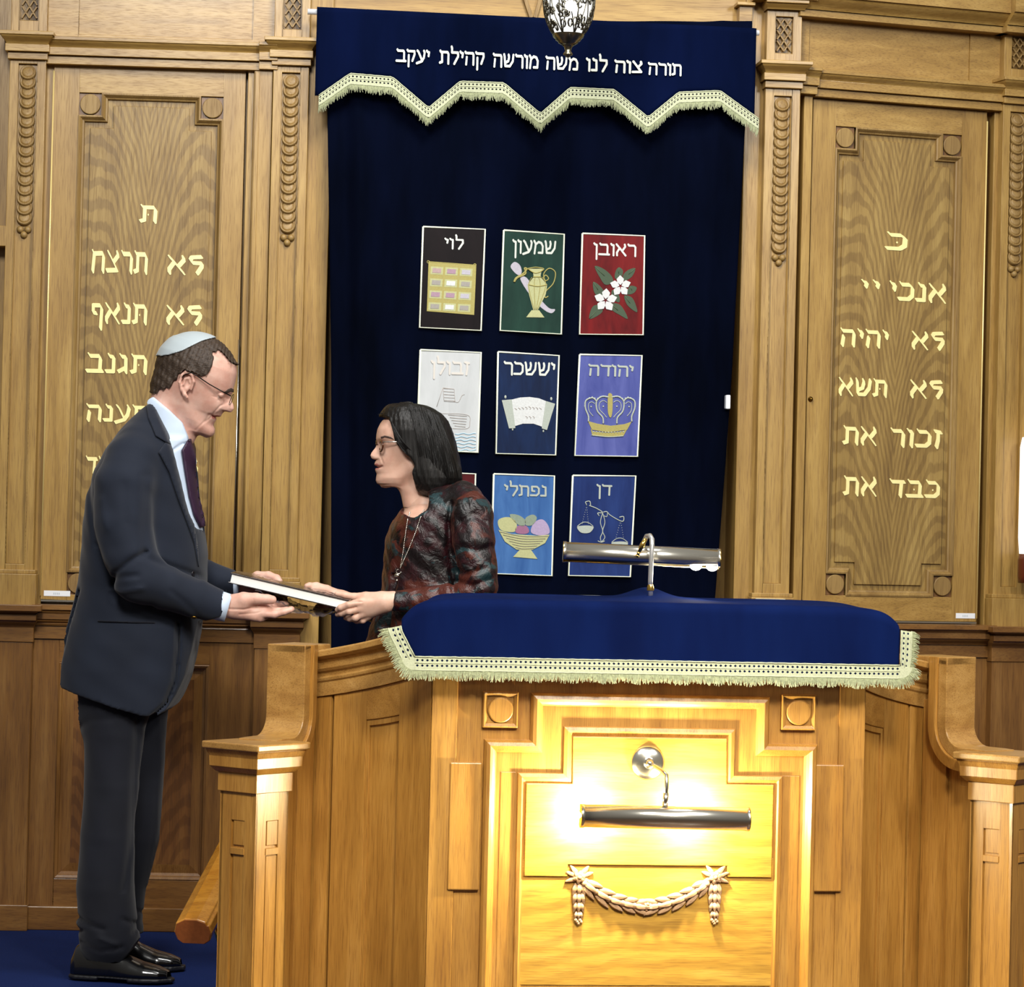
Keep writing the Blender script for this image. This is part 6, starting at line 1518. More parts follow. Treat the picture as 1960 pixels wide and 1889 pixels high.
g.chain([L(290, 870, .13), L(300, 900, .17), L(318, 1000, .20), L(335, 1080, .20)], [.06, .07, .068, .06], .03)
g.chain([L(335, 1080, .20), L(390, 1103, .17), L(452, 1120, .135)], [.055, .046, .036], .015)
# hem: sloping back to front, rounded front corner
hem = [L(60, 1270), L(108, 1303), L(150, 1317), L(220, 1340), L(285, 1362), L(312, 1364), L(330, 1352), L(348, 1325), L(362, 1290), L(374, 1240), L(384, 1190), L(500, 1160), L(500, 700), L(60, 700)]
g.d = np.maximum(g.d, g.poly(hem)[:, None, :]).astype(np.float32)
VN = [L(291, 740), L(291, 769), L(303, 785), L(327, 832), L(335, 856), L(342, 880), L(355, 934), L(367, 984), L(376, 1006), L(384, 1014), L(520, 1014), L(520, 740)]
vcut = np.maximum(g.poly(VN)[:, None, :], g.Y-.022); g.d = np.maximum(g.d, -vcut).astype(np.float32)
# open cuff ends
cut = L(431, 1166, -.15); nrm = np.array([.93, 0, -.36]); q = g.sl(L(400, 1230, -.3), L(470, 1100, -.06)); x, y, z = g.loc(q); g.comb(q, ((x-cut[0])*nrm[0]+(z-cut[2])*nrm[2])*1.0+0*y, .002, 'i')
V0 = lambda *p: [L(*q) for q in p]
G_ = lambda P, w, dp: g.groove(V0(*P), w, dp, -1, -.05)
G_([(300, 915), (302, 960), (300, 1010), (301, 1050)], .013, .006)
G_([(303, 1055), (275, 1073), (250, 1092), (234, 1118)], .007, .010); G_([(300, 1062), (330, 1078), (365, 1092), (396, 1106)], .008, .006)
G_([(240, 1108), (262, 1100), (290, 1098)], .007, .006); G_([(233, 1125), (260, 1128), (300, 1122)], .008, -.005); G_([(245, 1140), (275, 1152), (310, 1156)], .008, .004)
G_([(180, 930), (190, 985), (200, 1040)], .010, .006); G_([(205, 1045), (228, 1090), (238, 1130), (262, 1160), (300, 1180), (350, 1190)], .010, .007)
G_([(350, 1128), (375, 1150), (392, 1170)], .007, .003); G_([(222, 960), (232, 1010)], .012, -.003); G_([(265, 930), (270, 1000)], .010, .0025)
G_([(162, 1128), (143, 1190), (124, 1280), (118, 1310)], .004, .012)
G_([(352, 1190), (352, 1240), (345, 1300), (328, 1342), (306, 1362)], .0045, .014)
g.d = (g.d+.0012*np.sin(g.X*52+g.Z*31+np.sin(g.Y*30))*np.sin(g.Z*44-g.Y*27)).astype(np.float32)
jac = flesh(FM, g, 'jacket', SUIT, man, 2)
BJ = bvh_of(jac)
drape('lapel', [(334, 856), (341, 880), (354, 934), (366, 984), (377, 1040), (379, 1085), (371, 1040), (362, 1013), (341, 957), (323, 903), (303, 866), (316, 848)], BJ, SUIT, man, .0035, .003, 4)
drape('jacket_collar', [(291, 769), (300, 783), (326, 832), (334, 856), (316, 846), (298, 835), (284, 800), (281, 778)], BJ, SUIT, man, .0035, .003, 3)
drape('pocket_flap', [(188, 1187), (296, 1191), (296, 1193.5), (188, 1189.5)], BJ, TROU, man, .001, .003, 3)
for (x, y) in ((369, 1098), (371, 1181)):
    h_ = BJ.ray_cast(CAM, ray(x, y).normalized()); c = h_[0]; mb = MB(); mb.lathe(c, [(.0075, 0), (.0078, .002), (.006, .0032), (.005, .0025), (0, .0025)], 16, 0, h_[1]); mb.build('button', plain('button_horn', '#1b1a20', .3) if x == 369 else BRASSD, man)
# ---- shirt: collar band, front, cuffs, tie
def band(fig, top, bot, parent, name, mat, th=.002):
    """ring band: top, bot = (cx px, cy px, half length px dir (dx,dy), half depth m)"""
    N = 40; V = []; F = []
    for (c, ax_, hd, dy) in (top, bot):
        for off in (0, th):
            for k in range(N):
                w = 2*math.pi*k/N; px, py = c[0]+ax_[0]*math.cos(w), c[1]+ax_[1]*math.cos(w); p = L(px, py, dy+(hd-off)*math.sin(w)); V.append(p)
    F = []
    for k in range(N):
        a, b = k, (k+1) % N; F += [(a, b, 2*N+b, 2*N+a), (N+b, N+a, 3*N+a, 3*N+b), (a, N+a, N+b, b), (2*N+b, 3*N+b, 3*N+a, 2*N+a)]
    o = np_mesh(name, fig.W(np.array(V)), F, mat, parent, True); 
    bm = bmesh.new(); bm.from_mesh(o.data); bmesh.ops.recalc_face_normals(bm, faces=bm.faces); bm.to_mesh(o.data); bm.free(); return o
gs = Grid(L(262, 1110, -.17), L(412, 745, .17), .0034)
gs.chain([L(318, 786, 0), L(325, 830, 0), L(326, 860, 0)], [.073, .076, .078], .01)
TS = [(840, 270, 360, .12), (860, 270, 364, .125), (900, 270, 369, .13), (950, 270, 376, .13), (1000, 275, 385, .13), (1040, 280, 391, .13), (1100, 285, 392, .13)]
S_ = []
for y_, a_, b_, w_ in TS: A_, B_ = L(a_, y_), L(b_, y_); S_.append(((A_[2]+B_[2])/2, A_[0], B_[0], w_))
sb, sf, sw_ = interp(S_, gs.Z); aa = (sf-sb)/2; rho = (np.abs((gs.X-(sf+sb)/2)/aa)**2.3+np.abs(gs.Y/sw_)**2.3)**(1/2.3); dd = (rho-1)*aa; dd = np.maximum(dd, gs.Z-L(300, 842)[2]); gs.comb((slice(None),)*3, dd.astype(np.float32), .02)
cp = [L(289, 766), L(298, 761), L(330, 787), L(353, 810), L(363, 836), L(364, 848), L(380, 900), L(410, 1000), L(410, 1105), L(262, 1105), L(262, 800)]
gs.d = np.maximum(gs.d, gs.poly(cp)[:, None, :]).astype(np.float32)
gs.groove([L(361, 848), L(352, 852), L(341, 862)], .002, .003)
gs.groove([L(330, 868), L(345, 862), L(358, 850)], .002, .003)
sh = flesh(FM, gs, 'shirt', SHIRT, man, 2)
BS = bvh_of(sh)
drape('necktie', [(347, 862), (356, 846), (361, 840), (367, 846), (371, 860), (372, 905), (380, 958), (388, 990), (390, 1008), (382, 1010), (370, 985), (361, 950), (354, 908)], BS, TIE, man, .006, .006, 3)
mb = MB()
def cuff(P0, P1, r0_, r1_, tag_):
    a = Vector(FM.W([P0])[0]); b = Vector(FM.W([P1])[0]); ax = (b-a).normalized(); l = (b-a).length; mb = MB()
    mb.lathe(a, [(r0_-.004, 0), (r0_, 0), (r1_, l), (r1_-.003, l), (r0_-.006, 0)], 36, 0, ax); mb.build('shirt_cuff', SHIRT, man)
cuff(L(412, 1157, -.155), L(437, 1164, -.152), .039, .0372, 'n'); cuff(L(440, 1119, .136), L(463, 1124, .13), .031, .030, 'f')
# ---- trousers
g = Grid(L(125, 1850, -.24), L(345, 1230, .24), .0052)
g.chain([L(226, 1250, -.06), L(222, 1330, -.085), L(218, 1400, -.09), L(214, 1500, -.09), L(207, 1600, -.09), L(202, 1700, -.09), L(206, 1760, -.092), L(211, 1803, -.095)], [.10, .093, .079, .0715, .0715, .075, .077, .080], .03)
g.chain([L(270, 1250, .06), L(270, 1330, .085), L(268, 1400, .085), L(263, 1500, .085), L(255, 1600, .085), L(231, 1700, .085), L(229, 1745, .085), L(228, 1785, .085)], [.085, .075, .070, .068, .068, .066, .064, .066], .03)
g.ell(L(228, 1290, 0), (.115, .16, .14), .05); g.ell(L(182, 1320, -.02), (.045, .10, .09), .08)
hl = [L(60, 1200), L(60, 1792), L(146, 1792), L(160, 1812), L(205, 1835), L(240, 1832), L(262, 1808), L(275, 1788), L(400, 1780), L(400, 1200)]
g.d = np.maximum(g.d, g.poly(hl)[:, None, :]).astype(np.float32)
q = g.sl(L(100, 1860, .02), L(400, 1770, .3)); x, y, z = g.loc(q); g.comb(q, (L(228, 1786, .085)[2]-z)+0*x+0*y, .004, 'i')
G2 = lambda P, w, dp: g.groove(V0(*P), w, dp)
G2([(155, 1742), (185, 1752), (215, 1762)], .006, .006); G2([(150, 1770), (180, 1765), (200, 1775)], .006, .005); G2([(160, 1755), (200, 1775), (240, 1790)], .006, -.005); G2([(250, 1745), (272, 1758), (268, 1772)], .006, .006); G2([(170, 1790), (210, 1802), (250, 1796)], .006, .005)
G2([(168, 1385), (190, 1370), (230, 1368)], .01, .003); g.groove(V0((300, 1360), (303, 1460), (296, 1600), (276, 1700)), .006, -.003); g.groove(V0((276, 1370), (268, 1480), (262, 1600), (250, 1690)), .008, .006, -1, 0)
g.d = (g.d+.0011*np.sin(g.X*60+g.Z*18)*np.sin(g.Z*26-g.Y*33)).astype(np.float32)
flesh(FM, g, 'trousers', TROU, man, 2)
# ---- shoes
def shoe(dy, x0, x1, ysole, rot, name):
    A = L(x0, ysole, dy); B = L(x1, ysole, dy-rot); 
    lo = np.minimum(A, B)-np.array([.03, .09, .03]); hi = np.maximum(A, B)+np.array([.03, .09, .14]); g = Grid(lo, hi, .0034)
    zf = -FM.O[2]+.004  # floor height in the figure frame
    e = (B-A); Ln = math.hypot(e[0], e[1]); ex_, ey_ = e[0]/Ln, e[1]/Ln; u_ = (g.X-A[0])*ex_+(g.Y-A[1])*ey_; v_ = -(g.X-A[0])*ey_+(g.Y-A[1])*ex_; u_ = u_/Ln+0*g.Z; v_ = v_+0*g.Z; z_ = g.Z-zf+0*u_
    Lw = np.interp(u_, [0, .06, .2, .4, .6, .75, .9, 1.0], [.018, .031, .034, .034, .044, .046, .036, .012]); top = np.interp(u_, [0, .05, .12, .3, .42, .55, .7, .85, .95, 1.0], [.05, .085, .095, .098, .088, .066, .050, .041, .031, .018])
    zc = .018; ht = top-zc; a = np.where(z_ > zc, ht, .02); rho = ((np.abs(v_)/Lw)**2.4+(np.abs(z_-zc)/a)**2.2)**(1/2.3); d = (rho-1)*np.minimum(Lw, a)
    d = np.maximum(d, np.maximum(-u_, u_-1)*Ln); d = np.maximum(d, .010-z_)
    g.d = d.astype(np.float32); up = flesh(FM, g, name, LEATH, man, 2)
    ds = np.maximum(np.abs(v_)-(Lw+.0035), np.maximum(-u_-.01, u_-1.012)*Ln); ds = np.maximum(ds, np.maximum(z_-.012, -z_)); notch = np.maximum(np.maximum(z_-.0075, .32-u_)*1.0, u_-.62); 
    g.d = np.maximum(ds, -np.maximum(np.maximum(z_-.006, (.30-u_)*Ln), (u_-.60)*Ln)).astype(np.float32); sole = flesh(FM, g, 'sole', plain('shoe_sole', '#15151a', .5), up, 1); sole.location = -up.location
    return up
shoe(-.10, 137, 330, 1874, .045, 'shoe'); shoe(.085, 168, 352, 1851, .02, 'shoe')
# ================================================================== BOOK
bk_ = empty('book', tuple(FM.W([L(552, 1130, 0)])[0]), 'large white-paged book in dark covers held level between the two people', 'book')
p0 = np.array(L(441, 1106, -.125)); p1 = np.array(L(664, 1158, -.125)); ex_b = Vector(FM.W([p1])[0]-FM.W([p0])[0]); Lb = ex_b.length; ex_b.normalize(); ey_b = Vector(F0); ez_b = ex_b.cross(ey_b); ez_b = ez_b if ez_b.z > 0 else -ez_b
Ob = Vector(FM.W([p0])[0])
def bbox_(mb, x0, x1, y0, y1, z0, z1, m=0):
    P = [Ob+ex_b*x+ey_b*y+ez_b*z for z in (z0, z1) for x, y in ((x0, y0), (x1, y0), (x1, y1), (x0, y1))]; mb.hexa(P, m)
PAGES, ntp, bsp = newmat('white_page_edges'); n_ = noise(ntp, (.3, 1, 1), 1500, 1); bsp.inputs['Base Color'].default_value = srgb('#e6e8e4'); bsp.inputs['Roughness'].default_value = .7; bump(ntp, n_.outputs[0], bsp, .15, .0004)
COVER = plain('dark_glossy_cover', '#241c1c', .22, coat=.5, nz=.2, nsc=9)
mb = MB(); bbox_(mb, .002, Lb-.002, .003, .225, -.011, .0105); mb.build('page_block', PAGES, bk_)
mb = MB(); bbox_(mb, -.003, Lb+.003, 0, .23, .0105, .0135); mb.build('front_cover', COVER, bk_, .0008); mb = MB(); bbox_(mb, -.003, Lb+.003, 0, .23, -.014, -.011); mb.build('back_cover', COVER, bk_, .0008)
mb = MB(); bbox_(mb, -.003, Lb+.003, .228, .232, -.014, .0135); mb.build('spine', COVER, bk_, .0008)
# crumpled clear wrap under and around the book
WRAP, ntw, bsw = newmat('clear_cellophane'); bsw.inputs['Base Color'].default_value = (.12, .10, .11, 1); bsw.inputs['Roughness'].default_value = .08; bsw.inputs['Alpha'].default_value = .42; bsw.inputs['Specular IOR Level'].default_value = .9; bsw.inputs['Coat Weight'].default_value = 1
def wrap(name, x0, x1, y0, y1, zf, seed, nx=46, ny=20, amp=1.0):
    rnd = np.random.RandomState(seed); V = []; F = []
    ph = rnd.rand(6)*6
    for j in range(ny+1):
        for i in range(nx+1):
            s_, t_ = i/nx, j/ny; x = x0+(x1-x0)*s_; y = y0+(y1-y0)*t_; z = zf(s_, t_)+.005*amp*math.sin(s_*23+ph[0]+3*t_)*math.sin(t_*9+ph[1])+rnd.randn()*.0016*amp; V.append(tuple(Ob+ex_b*x+ey_b*y+ez_b*z))
    for j in range(ny):
        for i in range(nx): a = j*(nx+1)+i; F.append((a, a+1, a+nx+2)); F.append((a, a+nx+2, a+nx+1))
    o = np_mesh(name, V, F, WRAP, bk_, False); md = o.modifiers.new('sol', 'SOLIDIFY'); md.thickness = .0006; return o
wrap('plastic_wrap', .07, Lb+.0, -.004, .16, lambda s, t: -.018-.045*max(0, math.sin(math.pi*min(1, s*1.05)))**1.0*(1-.5*t)*(.25+.75*s), 3)
wrap('plastic_wrap', .0, Lb, .0, .22, lambda s, t: .0155+.0012*math.sin(s*9), 5, 40, 12, .22)
# ================================================================== THE WOMAN
FWm = Fig(850, 1050, 7.55); Lw_ = FWm.L
wom = empty('person', tuple(at(850, 1200, 7.55)[i] if i < 2 else 0 for i in range(3)), 'person with dark bob, glasses and dark floral velvet top taking the book', 'person')
HC2 = Lw_(786, 850, 0); yw = .20
du, th2, fh2 = head_grid(FWm, HC2, 0.03, yw, -1, [(0, .1), (.1, .1)], [(0, .1), (.1, .1)], [(0, -.1), (.1, -.1)], [(0, .07), (.1, .07)], (-.2, .2), dict(sigma=[(0, .01), (.1, .01)], y=.03, z=0), h=.05)
cyw = math.cos(yw)
def tab2(P, off=0): 
    out = []
    for x, y in P: v = Lw_(x, y, 0)-HC2; X = -v[0]/cyw+off; Z = v[2]; out.append((X*math.sin(.03)+Z*math.cos(.03), X*math.cos(.03)-Z*math.sin(.03)))
    return sorted(out)
PRW = [(760, 782), (745, 796), (733, 810), (727, 822), (724.5, 834), (723.5, 841), (725.5, 848), (719, 857), (712, 866), (709.5, 872), (712, 878), (720, 881), (718.5, 885), (717, 889), (721, 893.5), (719, 898), (719.5, 902), (722, 907), (721, 913), (720.5, 920), (724, 926), (735, 928)]
BAW = [(760, 782), (745, 796), (733, 810), (727, 822), (725, 834), (726, 841), (729, 848), (728.5, 857), (727, 866), (726, 872), (725, 878), (724, 881), (723, 885), (722.5, 889), (722.5, 893.5), (722.5, 898), (723, 902), (724, 907), (724, 913), (724.5, 920), (728, 926), (735, 928)]
profw, basew = tab2(PRW), tab2(BAW); bkw = tab2([(800, 778), (835, 795), (852, 820), (856, 850), (848, 880), (830, 900), (800, 915), (780, 928)])
Zh = lambda y: tab2([(724, y)])[0][0]
zC, zM, zE, zN = Zh(924), Zh(893), Zh(850), Zh(873); ztp = Zh(778)
HWw = [(zC-.01, .020), (zC, .031), (zC+.012, .041), (zM, .050), (zM+.02, .058), (zE-.012, .065), (zE+.01, .068), (zE+.045, .070), (zE+.065, .066), (zE+.085, .052), (ztp, .02), (ztp+.01, .004)]
sgw = [(zC-.01, .022), (zM-.014, .022), (zM-.004, .021), (zM+.004, .019), (zN-.006, .014), (zN+.003, .011), (zE-.012, .0075), (zE, .008), (zE+.012, .02), (zE+.03, .05)]
lbw = [(0, .028, zM+.014, .010, .012, .002), (0, .038, zE-.028, .017, .015, .0035), (0, .0235, zM, .004, .006, -.0015), (0, .030, zE+.013, .018, .006, .003), (0, .010, zN-.001, .005, .005, .0025)]
g, th2, fh2 = head_grid(FWm, HC2, 0.03, yw, -1, profw, basew, bkw, HWw, (zC-.006, .060), dict(sigma=sgw, y=.030, z=zE), h=.0021, lobes=lbw, sock=.008)
Lz = Lw_
cranium(g, fh2, (-.006, 0, .022), (.088, .070, .072), .024)
xe = np.interp(zE, [p[0] for p in basew], [p[1] for p in basew])-.0205
for sy_ in (-1, 1): lids(g, fh2, (xe, .0295*sy_, zE), .0122)
g.chain([Lz(789, 893, -.048), Lz(762, 918, -.030), Lz(738, 922, -.010)], [.016, .0135, .012], .02); g.chain([Lz(789, 893, .048), Lz(762, 918, .030), Lz(738, 922, .010)], [.016, .0135, .012], .02)
g.chain([Lz(806, 890, 0), Lz(803, 935, 0), Lz(812, 980, 0)], [.050, .043, .050], .02); g.chain([Lz(782, 925, -.01), Lz(793, 965, -.015)], [.024, .024], .025)
g.groove([Lz(717, 893.5), Lz(724, 895), Lz(733, 893)], .0019, .0048); g.groove([Lz(719, 881), Lz(725, 879)], .0016, .002)
g.groove([Lz(726, 871), Lz(731, 878), Lz(735, 888)], .0026, .0010, -1, -.005)
for sy_ in (-1,):
    g.ell(Lz(797, 873, -.068), (.009, .006, .020), .006)
def mf2(Cn):
    q = th2(Cn); Fbq = np.interp(q[:, 2], [p[0] for p in basew], [p[1] for p in basew])
    lip = (np.abs(q[:, 1]) < .022-.9*np.abs(q[:, 2]-zM)) & (q[:, 0] > Fbq-.013) & (np.abs(q[:, 2]-zM) < .0078); slot = lip & (np.abs(q[:, 2]-zM) < .0014) & (q[:, 0] < Fbq+.001)
    return np.where(slot, 2, np.where(lip, 1, 0))
V1, F1 = g.nets(); V1 = relax(V1, F1, 2); M1 = mf2(V1[F1].mean(1)).tolist(); gd_w = g.d.copy(); WG = g
def hw_near(g_):
    P = lambda x, y, d: Lw_(x, y, d)
    g_.chain([P(775, 1149, -.175), P(752, 1149, -.180), P(735, 1150, -.183)], [.023, .0235, .024], .01)
    K = {'i': P(692, 1152, -.190), 'm': P(690, 1164, -.186), 'r': P(694, 1174, -.178), 'p': P(704, 1179, -.168)}
    for k, r in (('i', .0115), ('m', .0118), ('r', .0112), ('p', .0100)): g_.cone(P(738, 1150 if k in 'im' else 1157, -.182), K[k], .0175, r, .012)
    g_.chain([P(728, 1143, -.182), P(700, 1143, -.178), P(678, 1142, -.172), P(660, 1139, -.168), P(645, 1136.5, -.164)], [.0145, .0140, .0095, .0082, .0065], .008)
    g_.chain([K['i'], P(668, 1157, -.194), P(652, 1163, -.186), P(646, 1167, -.176)], [.0108, .0090, .0082, .0070], .005)
    g_.chain([K['m'], P(668, 1170, -.190), P(654, 1174, -.176), P(646, 1176, -.162)], [.0108, .0092, .0082, .0070], .005)
    g_.chain([K['r'], P(680, 1182, -.182), P(670, 1184, -.168), P(662, 1182, -.156)], [.0108, .0095, .0082, .0070], .005)
    g_.chain([K['p'], P(694, 1187, -.168), P(683, 1188, -.156), P(674, 1185, -.146)], [.0098, .0085, .0075, .0065], .005)
    g_.groove([P(690, 1158, 0), P(672, 1162, 0), P(655, 1169, 0)], .0016, .0022, -1, -.17); g_.groove([P(692, 1170, 0), P(676, 1175, 0), P(662, 1179, 0)], .0018, .0022, -1, -.17)
    g_.groove([P(700, 1148, 0), P(684, 1148, 0), P(668, 1146, 0)], .0022, .002, -1, -.17)
HN2 = hand(FWm, hw_near, Lw_(622, 1210, -.235), Lw_(785, 1110, -.12))
def hw_far(g_):
    P = lambda x, y, d: Lw_(x, y, d)
    g_.chain([P(680, 1152, .06), P(655, 1148, .06)], [.023, .023], .01)
    for y_, d_ in ((1138, .065), (1143, .06), (1149, .055), (1155, .05)): g_.cone(P(655, 1147, .06), P(628, y_, d_), .017, .0108, .012)
    g_.chain([P(650, 1140, .06), P(625, 1129, .055), P(606, 1121.5, .048), P(592, 1121, .040), P(587, 1121.5, .036)], [.0145, .0130, .0100, .0085, .0070], .008)
    g_.chain([P(632, 1136, .06), P(616, 1128, .05), P(600, 1128, .04)], [.0115, .0105, .0085], .006)
    for x2, y2 in ((608, 1158), (604, 1164), (608, 1170)): g_.chain([P(628, y2-8, .055), P(x2+8, y2, .05), P(x2, y2+3, .035)], [.010, .009, .0075], .005)
HF2 = hand(FWm, hw_far, Lw_(570, 1195, -.0), Lw_(700, 1095, .11))
gb = Grid(Lw_(640, 1250, -.28), Lw_(980, 930, .28), .009)
gb.chain([Lw_(815, 975, 0), Lw_(840, 1040, 0), Lw_(850, 1230, 0)], [.06, .11, .11], .06); gb.chain([Lw_(895, 985, -.13), Lw_(912, 1115, -.195), Lw_(870, 1143, -.195), Lw_(770, 1149, -.178)], [.040, .028, .024, .019], .02); gb.chain([Lw_(860, 985, .13), Lw_(800, 1150, .16), Lw_(690, 1153, .065)], [.045, .03, .021], .03)
Vb, Fb_ = gb.nets()
gn = Grid(Lw_(760, 1015, -.14), Lw_(890, 925, .14), .004); gn.chain([Lw_(808, 930, 0), Lw_(815, 975, -.0)], [.044, .050], .02); gn.ell(Lw_(822, 1010, -.02), (.085, .12, .055), .04)
Vn, Fn = gn.nets()
join_np('body', FWm, [(V1, F1, M1), (HN2[0], HN2[1], 0), (HF2[0], HF2[1], 0), (Vb, Fb_, 0), (Vn, Fn, 0)], [SKW, LIPW, TEETH], wom)
mb = MB(); q = fh2([(np.interp(zM, [p[0] for p in basew], [p[1] for p in basew])-.010, 0, zM-.0005)])[0]; mb.ball(tuple(FWm.W([q])[0]), .010, 0, 12, 8, (.6, 1.5, .35)); mb.build('teeth', TEETH, wom)
for sy_ in (-1, 1):
    q = fh2([(xe, .0295*sy_, zE)])[0]; c = FWm.W([q])[0]; fd = FWm.W([fh2([(1, 0, 0)])[0]-fh2([(0, 0, 0)])[0]])[0]-FWm.O
    mb = MB(); mb.ball(tuple(c), .0115, 0, 20, 14); mb.ball(tuple(Vector(c)+Vector(fd).normalized()*.0082), .0052, 1, 12, 8); mb.build('eye', [EYEW, IRIS], wom)
    mb = MB(); mb.tube([tuple(FWm.W([fh2([(xe+.0136*math.cos(ph)*math.cos(.26), .0295*sy_+.0136*math.sin(ph)*math.cos(.26), zE+.0136*math.sin(.26)*(1-abs(ph/1.1)**2.5*.7))])[0]])[0]) for ph in [-1.1+.275*i for i in range(9)]], .0012, 5); mb.build('eyelashes', IRIS, wom)
BW = bvh_of([o for o in wom.children if o.name.startswith('body')][0])
drape('eyebrow', [(729, 836), (737, 833.5), (748, 836), (754, 841), (746, 838.5), (737, 836.5), (730, 839)], BW, plain('eyebrow_dark', '#4a3a34', .8), wom, .001, .001, 1.5)
# ---- hair
g = Grid(Lw_(700, 962, -.13), Lw_(905, 755, .13), .0026)
OUT = [(771, 765, 790, .02), (774, 745, 812, .05), (780, 736, 829, .066), (790, 729, 845, .078), (805, 723, 858, .086), (825, 720, 866, .090), (850, 722, 873, .091), (875, 726, 879, .092), (900, 735, 883, .092), (915, 745, 884, .091), (928, 765, 872, .088), (940, 785, 858, .080), (948, 800, 846, .065), (953, 806, 838, .045)]
T_ = []
for y_, a_, b_, w_ in OUT: A_, B_ = Lw_(a_, y_), Lw_(b_, y_); T_.append(((A_[2]+B_[2])/2, A_[0], B_[0], w_))
xb, xf, hwt = interp(T_, g.Z); a_ = (xf-xb)/2; xc_ = (xf+xb)/2; rho = (np.abs((g.X-xc_)/a_)**2.2+np.abs(g.Y/hwt)**2.2)**(1/2.2); g.d = ((rho-1)*np.minimum(a_, hwt)).astype(np.float32)
zt = Lw_(790, 770)[2]; g.d = np.maximum(g.d, g.Z-zt).astype(np.float32)
g.cone(Lw_(868, 905, -.03), Lw_(880, 922, -.03), .02, .008, .02)
FACE = [Lw_(x, y) for x, y in [(690, 795), (731, 797), (745, 800), (751, 815), (754, 832), (757, 845), (766, 858), (779, 867), (789, 878), (795, 892), (792, 906), (795, 922), (799, 936), (806, 946), (812, 960), (690, 960)]]
P_ = g.poly(FACE)[:, None, :]+.012*np.clip(1-np.abs(g.Y)/.09, 0, 1)*0
g.d = np.maximum(g.d, -(P_+0*g.Y)).astype(np.float32)
f1 = np.sin((g.X*1.0+g.Z*.10)*520+np.sin(g.Z*30)*1.6+g.Y*90); f2 = np.sin(g.Y*420+g.X*160+np.sin(g.Z*24)*2)
g.d = (g.d+.0010*f1*f2+.0016*np.sin(g.X*130+g.Z*16+g.Y*60)*np.sin(g.Y*110-g.Z*9)).astype(np.float32)
flesh(FWm, g, 'hair', HW, wom, 1)
# loose strands in front of the ear and over the crown
mb = MB(); random.seed(5)
def wp(x, y, dy): return tuple(FWm.W([Lw_(x, y, dy)])[0])
for k in range(46):
    t = k/45; x0 = 746+5*random.random(); pts = []
    for s_ in np.linspace(0, 1, 9):
        px = (1-s_)**2*x0+2*s_*(1-s_)*(753+7*t)+s_*s_*(785+11*t); py = (1-s_)**2*(799+2*random.random())+2*s_*(1-s_)*(852-14*t)+s_*s_*(876-6*t); pts.append(wp(px, py, -.058-.024*s_-.004*t-.012*math.sin(math.pi*s_)))
    mb.tube(pts, [.0008]*5+[.0007, .0006, .0005, .0003], 4)
for k in range(60):
    a = random.random(); x0 = 780+a*60; pts = []
    for s_ in np.linspace(0, 1, 8):
        px = x0+(800+a*82-x0)*s_+6*math.sin(s_*3); py = 774+a*a*22+(915+20*random.random()*0+12*a-774-a*a*22)*s_; pts.append(wp(px, py, -.05-.043*math.sin(math.pi*min(1, .15+s_*.7))))
    mb.tube(pts, .0006, 4)
for k in range(30):
    x0 = 750+34*random.random(); pts = [wp(x0+q_*6-14*q_*q_, 786-.12*(x0-738)+q_*1.0+3*q_*q_-2*random.random(), -.02-.03*random.random()) for q_ in np.linspace(0, 1.6, 6)]; mb.tube(pts, .0005, 4)
mb.build('loose_strands', HW, wom, clean=False, fix=False)
# ---- velvet top
m, nt, bs = newmat('floral_velvet'); n1 = noise(nt, (1, 1, 1), 13, 4, .55, .9); n2 = noise(nt, (1, 1, 1), 9, 3, .5, .7, loc=(5, 3, 2)); n3 = noise(nt, (1, 1, 1), 17, 4, .6, 1.2, loc=(9, 1, 4)); n4 = noise(nt, (1, 1, 1), 38, 4, .6, 1.5)
col = ramp(nt, n1.outputs[0], [(.36, srgb('#050304')), (.50, srgb('#12060a')), (.60, srgb('#2a0c12')), (.70, srgb('#0b0608'))]).outputs[0]
f = ramp(nt, n2.outputs[0], [(.57, (0, 0, 0, 1)), (.61, (1, 1, 1, 1))]).outputs[0]; col = mixc(nt, col, srgb('#461c13'), f)
f = ramp(nt, n3.outputs[0], [(.57, (0, 0, 0, 1)), (.61, (.9, .9, .9, 1))]).outputs[0]; col = mixc(nt, col, srgb('#1a3236'), f)
lk(nt, col, bs.inputs['Base Color']); bs.inputs['Roughness'].default_value = .38; bs.inputs['Sheen Weight'].default_value = .28; bs.inputs['Sheen Roughness'].default_value = .25; bs.inputs['Sheen Tint'].default_value = srgb('#b06a58'); bs.inputs['Specular IOR Level'].default_value = .5
bump(nt, n4.outputs[0], bs, .7, .006); FLOR = m
g = Grid(Lw_(600, 1270, -.29), Lw_(990, 915, .27), .0048)
TT = [(925, 838, 880, .05), (938, 812, 896, .10), (950, 795, 908, .13), (965, 780, 920, .155), (985, 762, 932, .165), (1010, 746, 940, .168), (1040, 737, 944, .166), (1090, 733, 947, .160), (1140, 730, 951, .160), (1180, 716, 953, .165), (1230, 700, 957, .17), (1290, 695, 960, .17)]
T_ = []
for y_, a_, b_, w_ in TT: A_, B_ = Lw_(a_, y_), Lw_(b_, y_); T_.append(((A_[2]+B_[2])/2, A_[0], B_[0], w_))
xb, xf, hwt = interp(T_, g.Z); a_ = (xf-xb)/2; xc_ = (xf+xb)/2; rho = (np.abs((g.X-xc_)/a_)**2.2+np.abs(g.Y/hwt)**2.2)**(1/2.2); g.d = ((rho-1)*np.minimum(a_, hwt)).astype(np.float32)
g.d = np.maximum(g.d, g.Z-Lw_(860, 922)[2]).astype(np.float32)
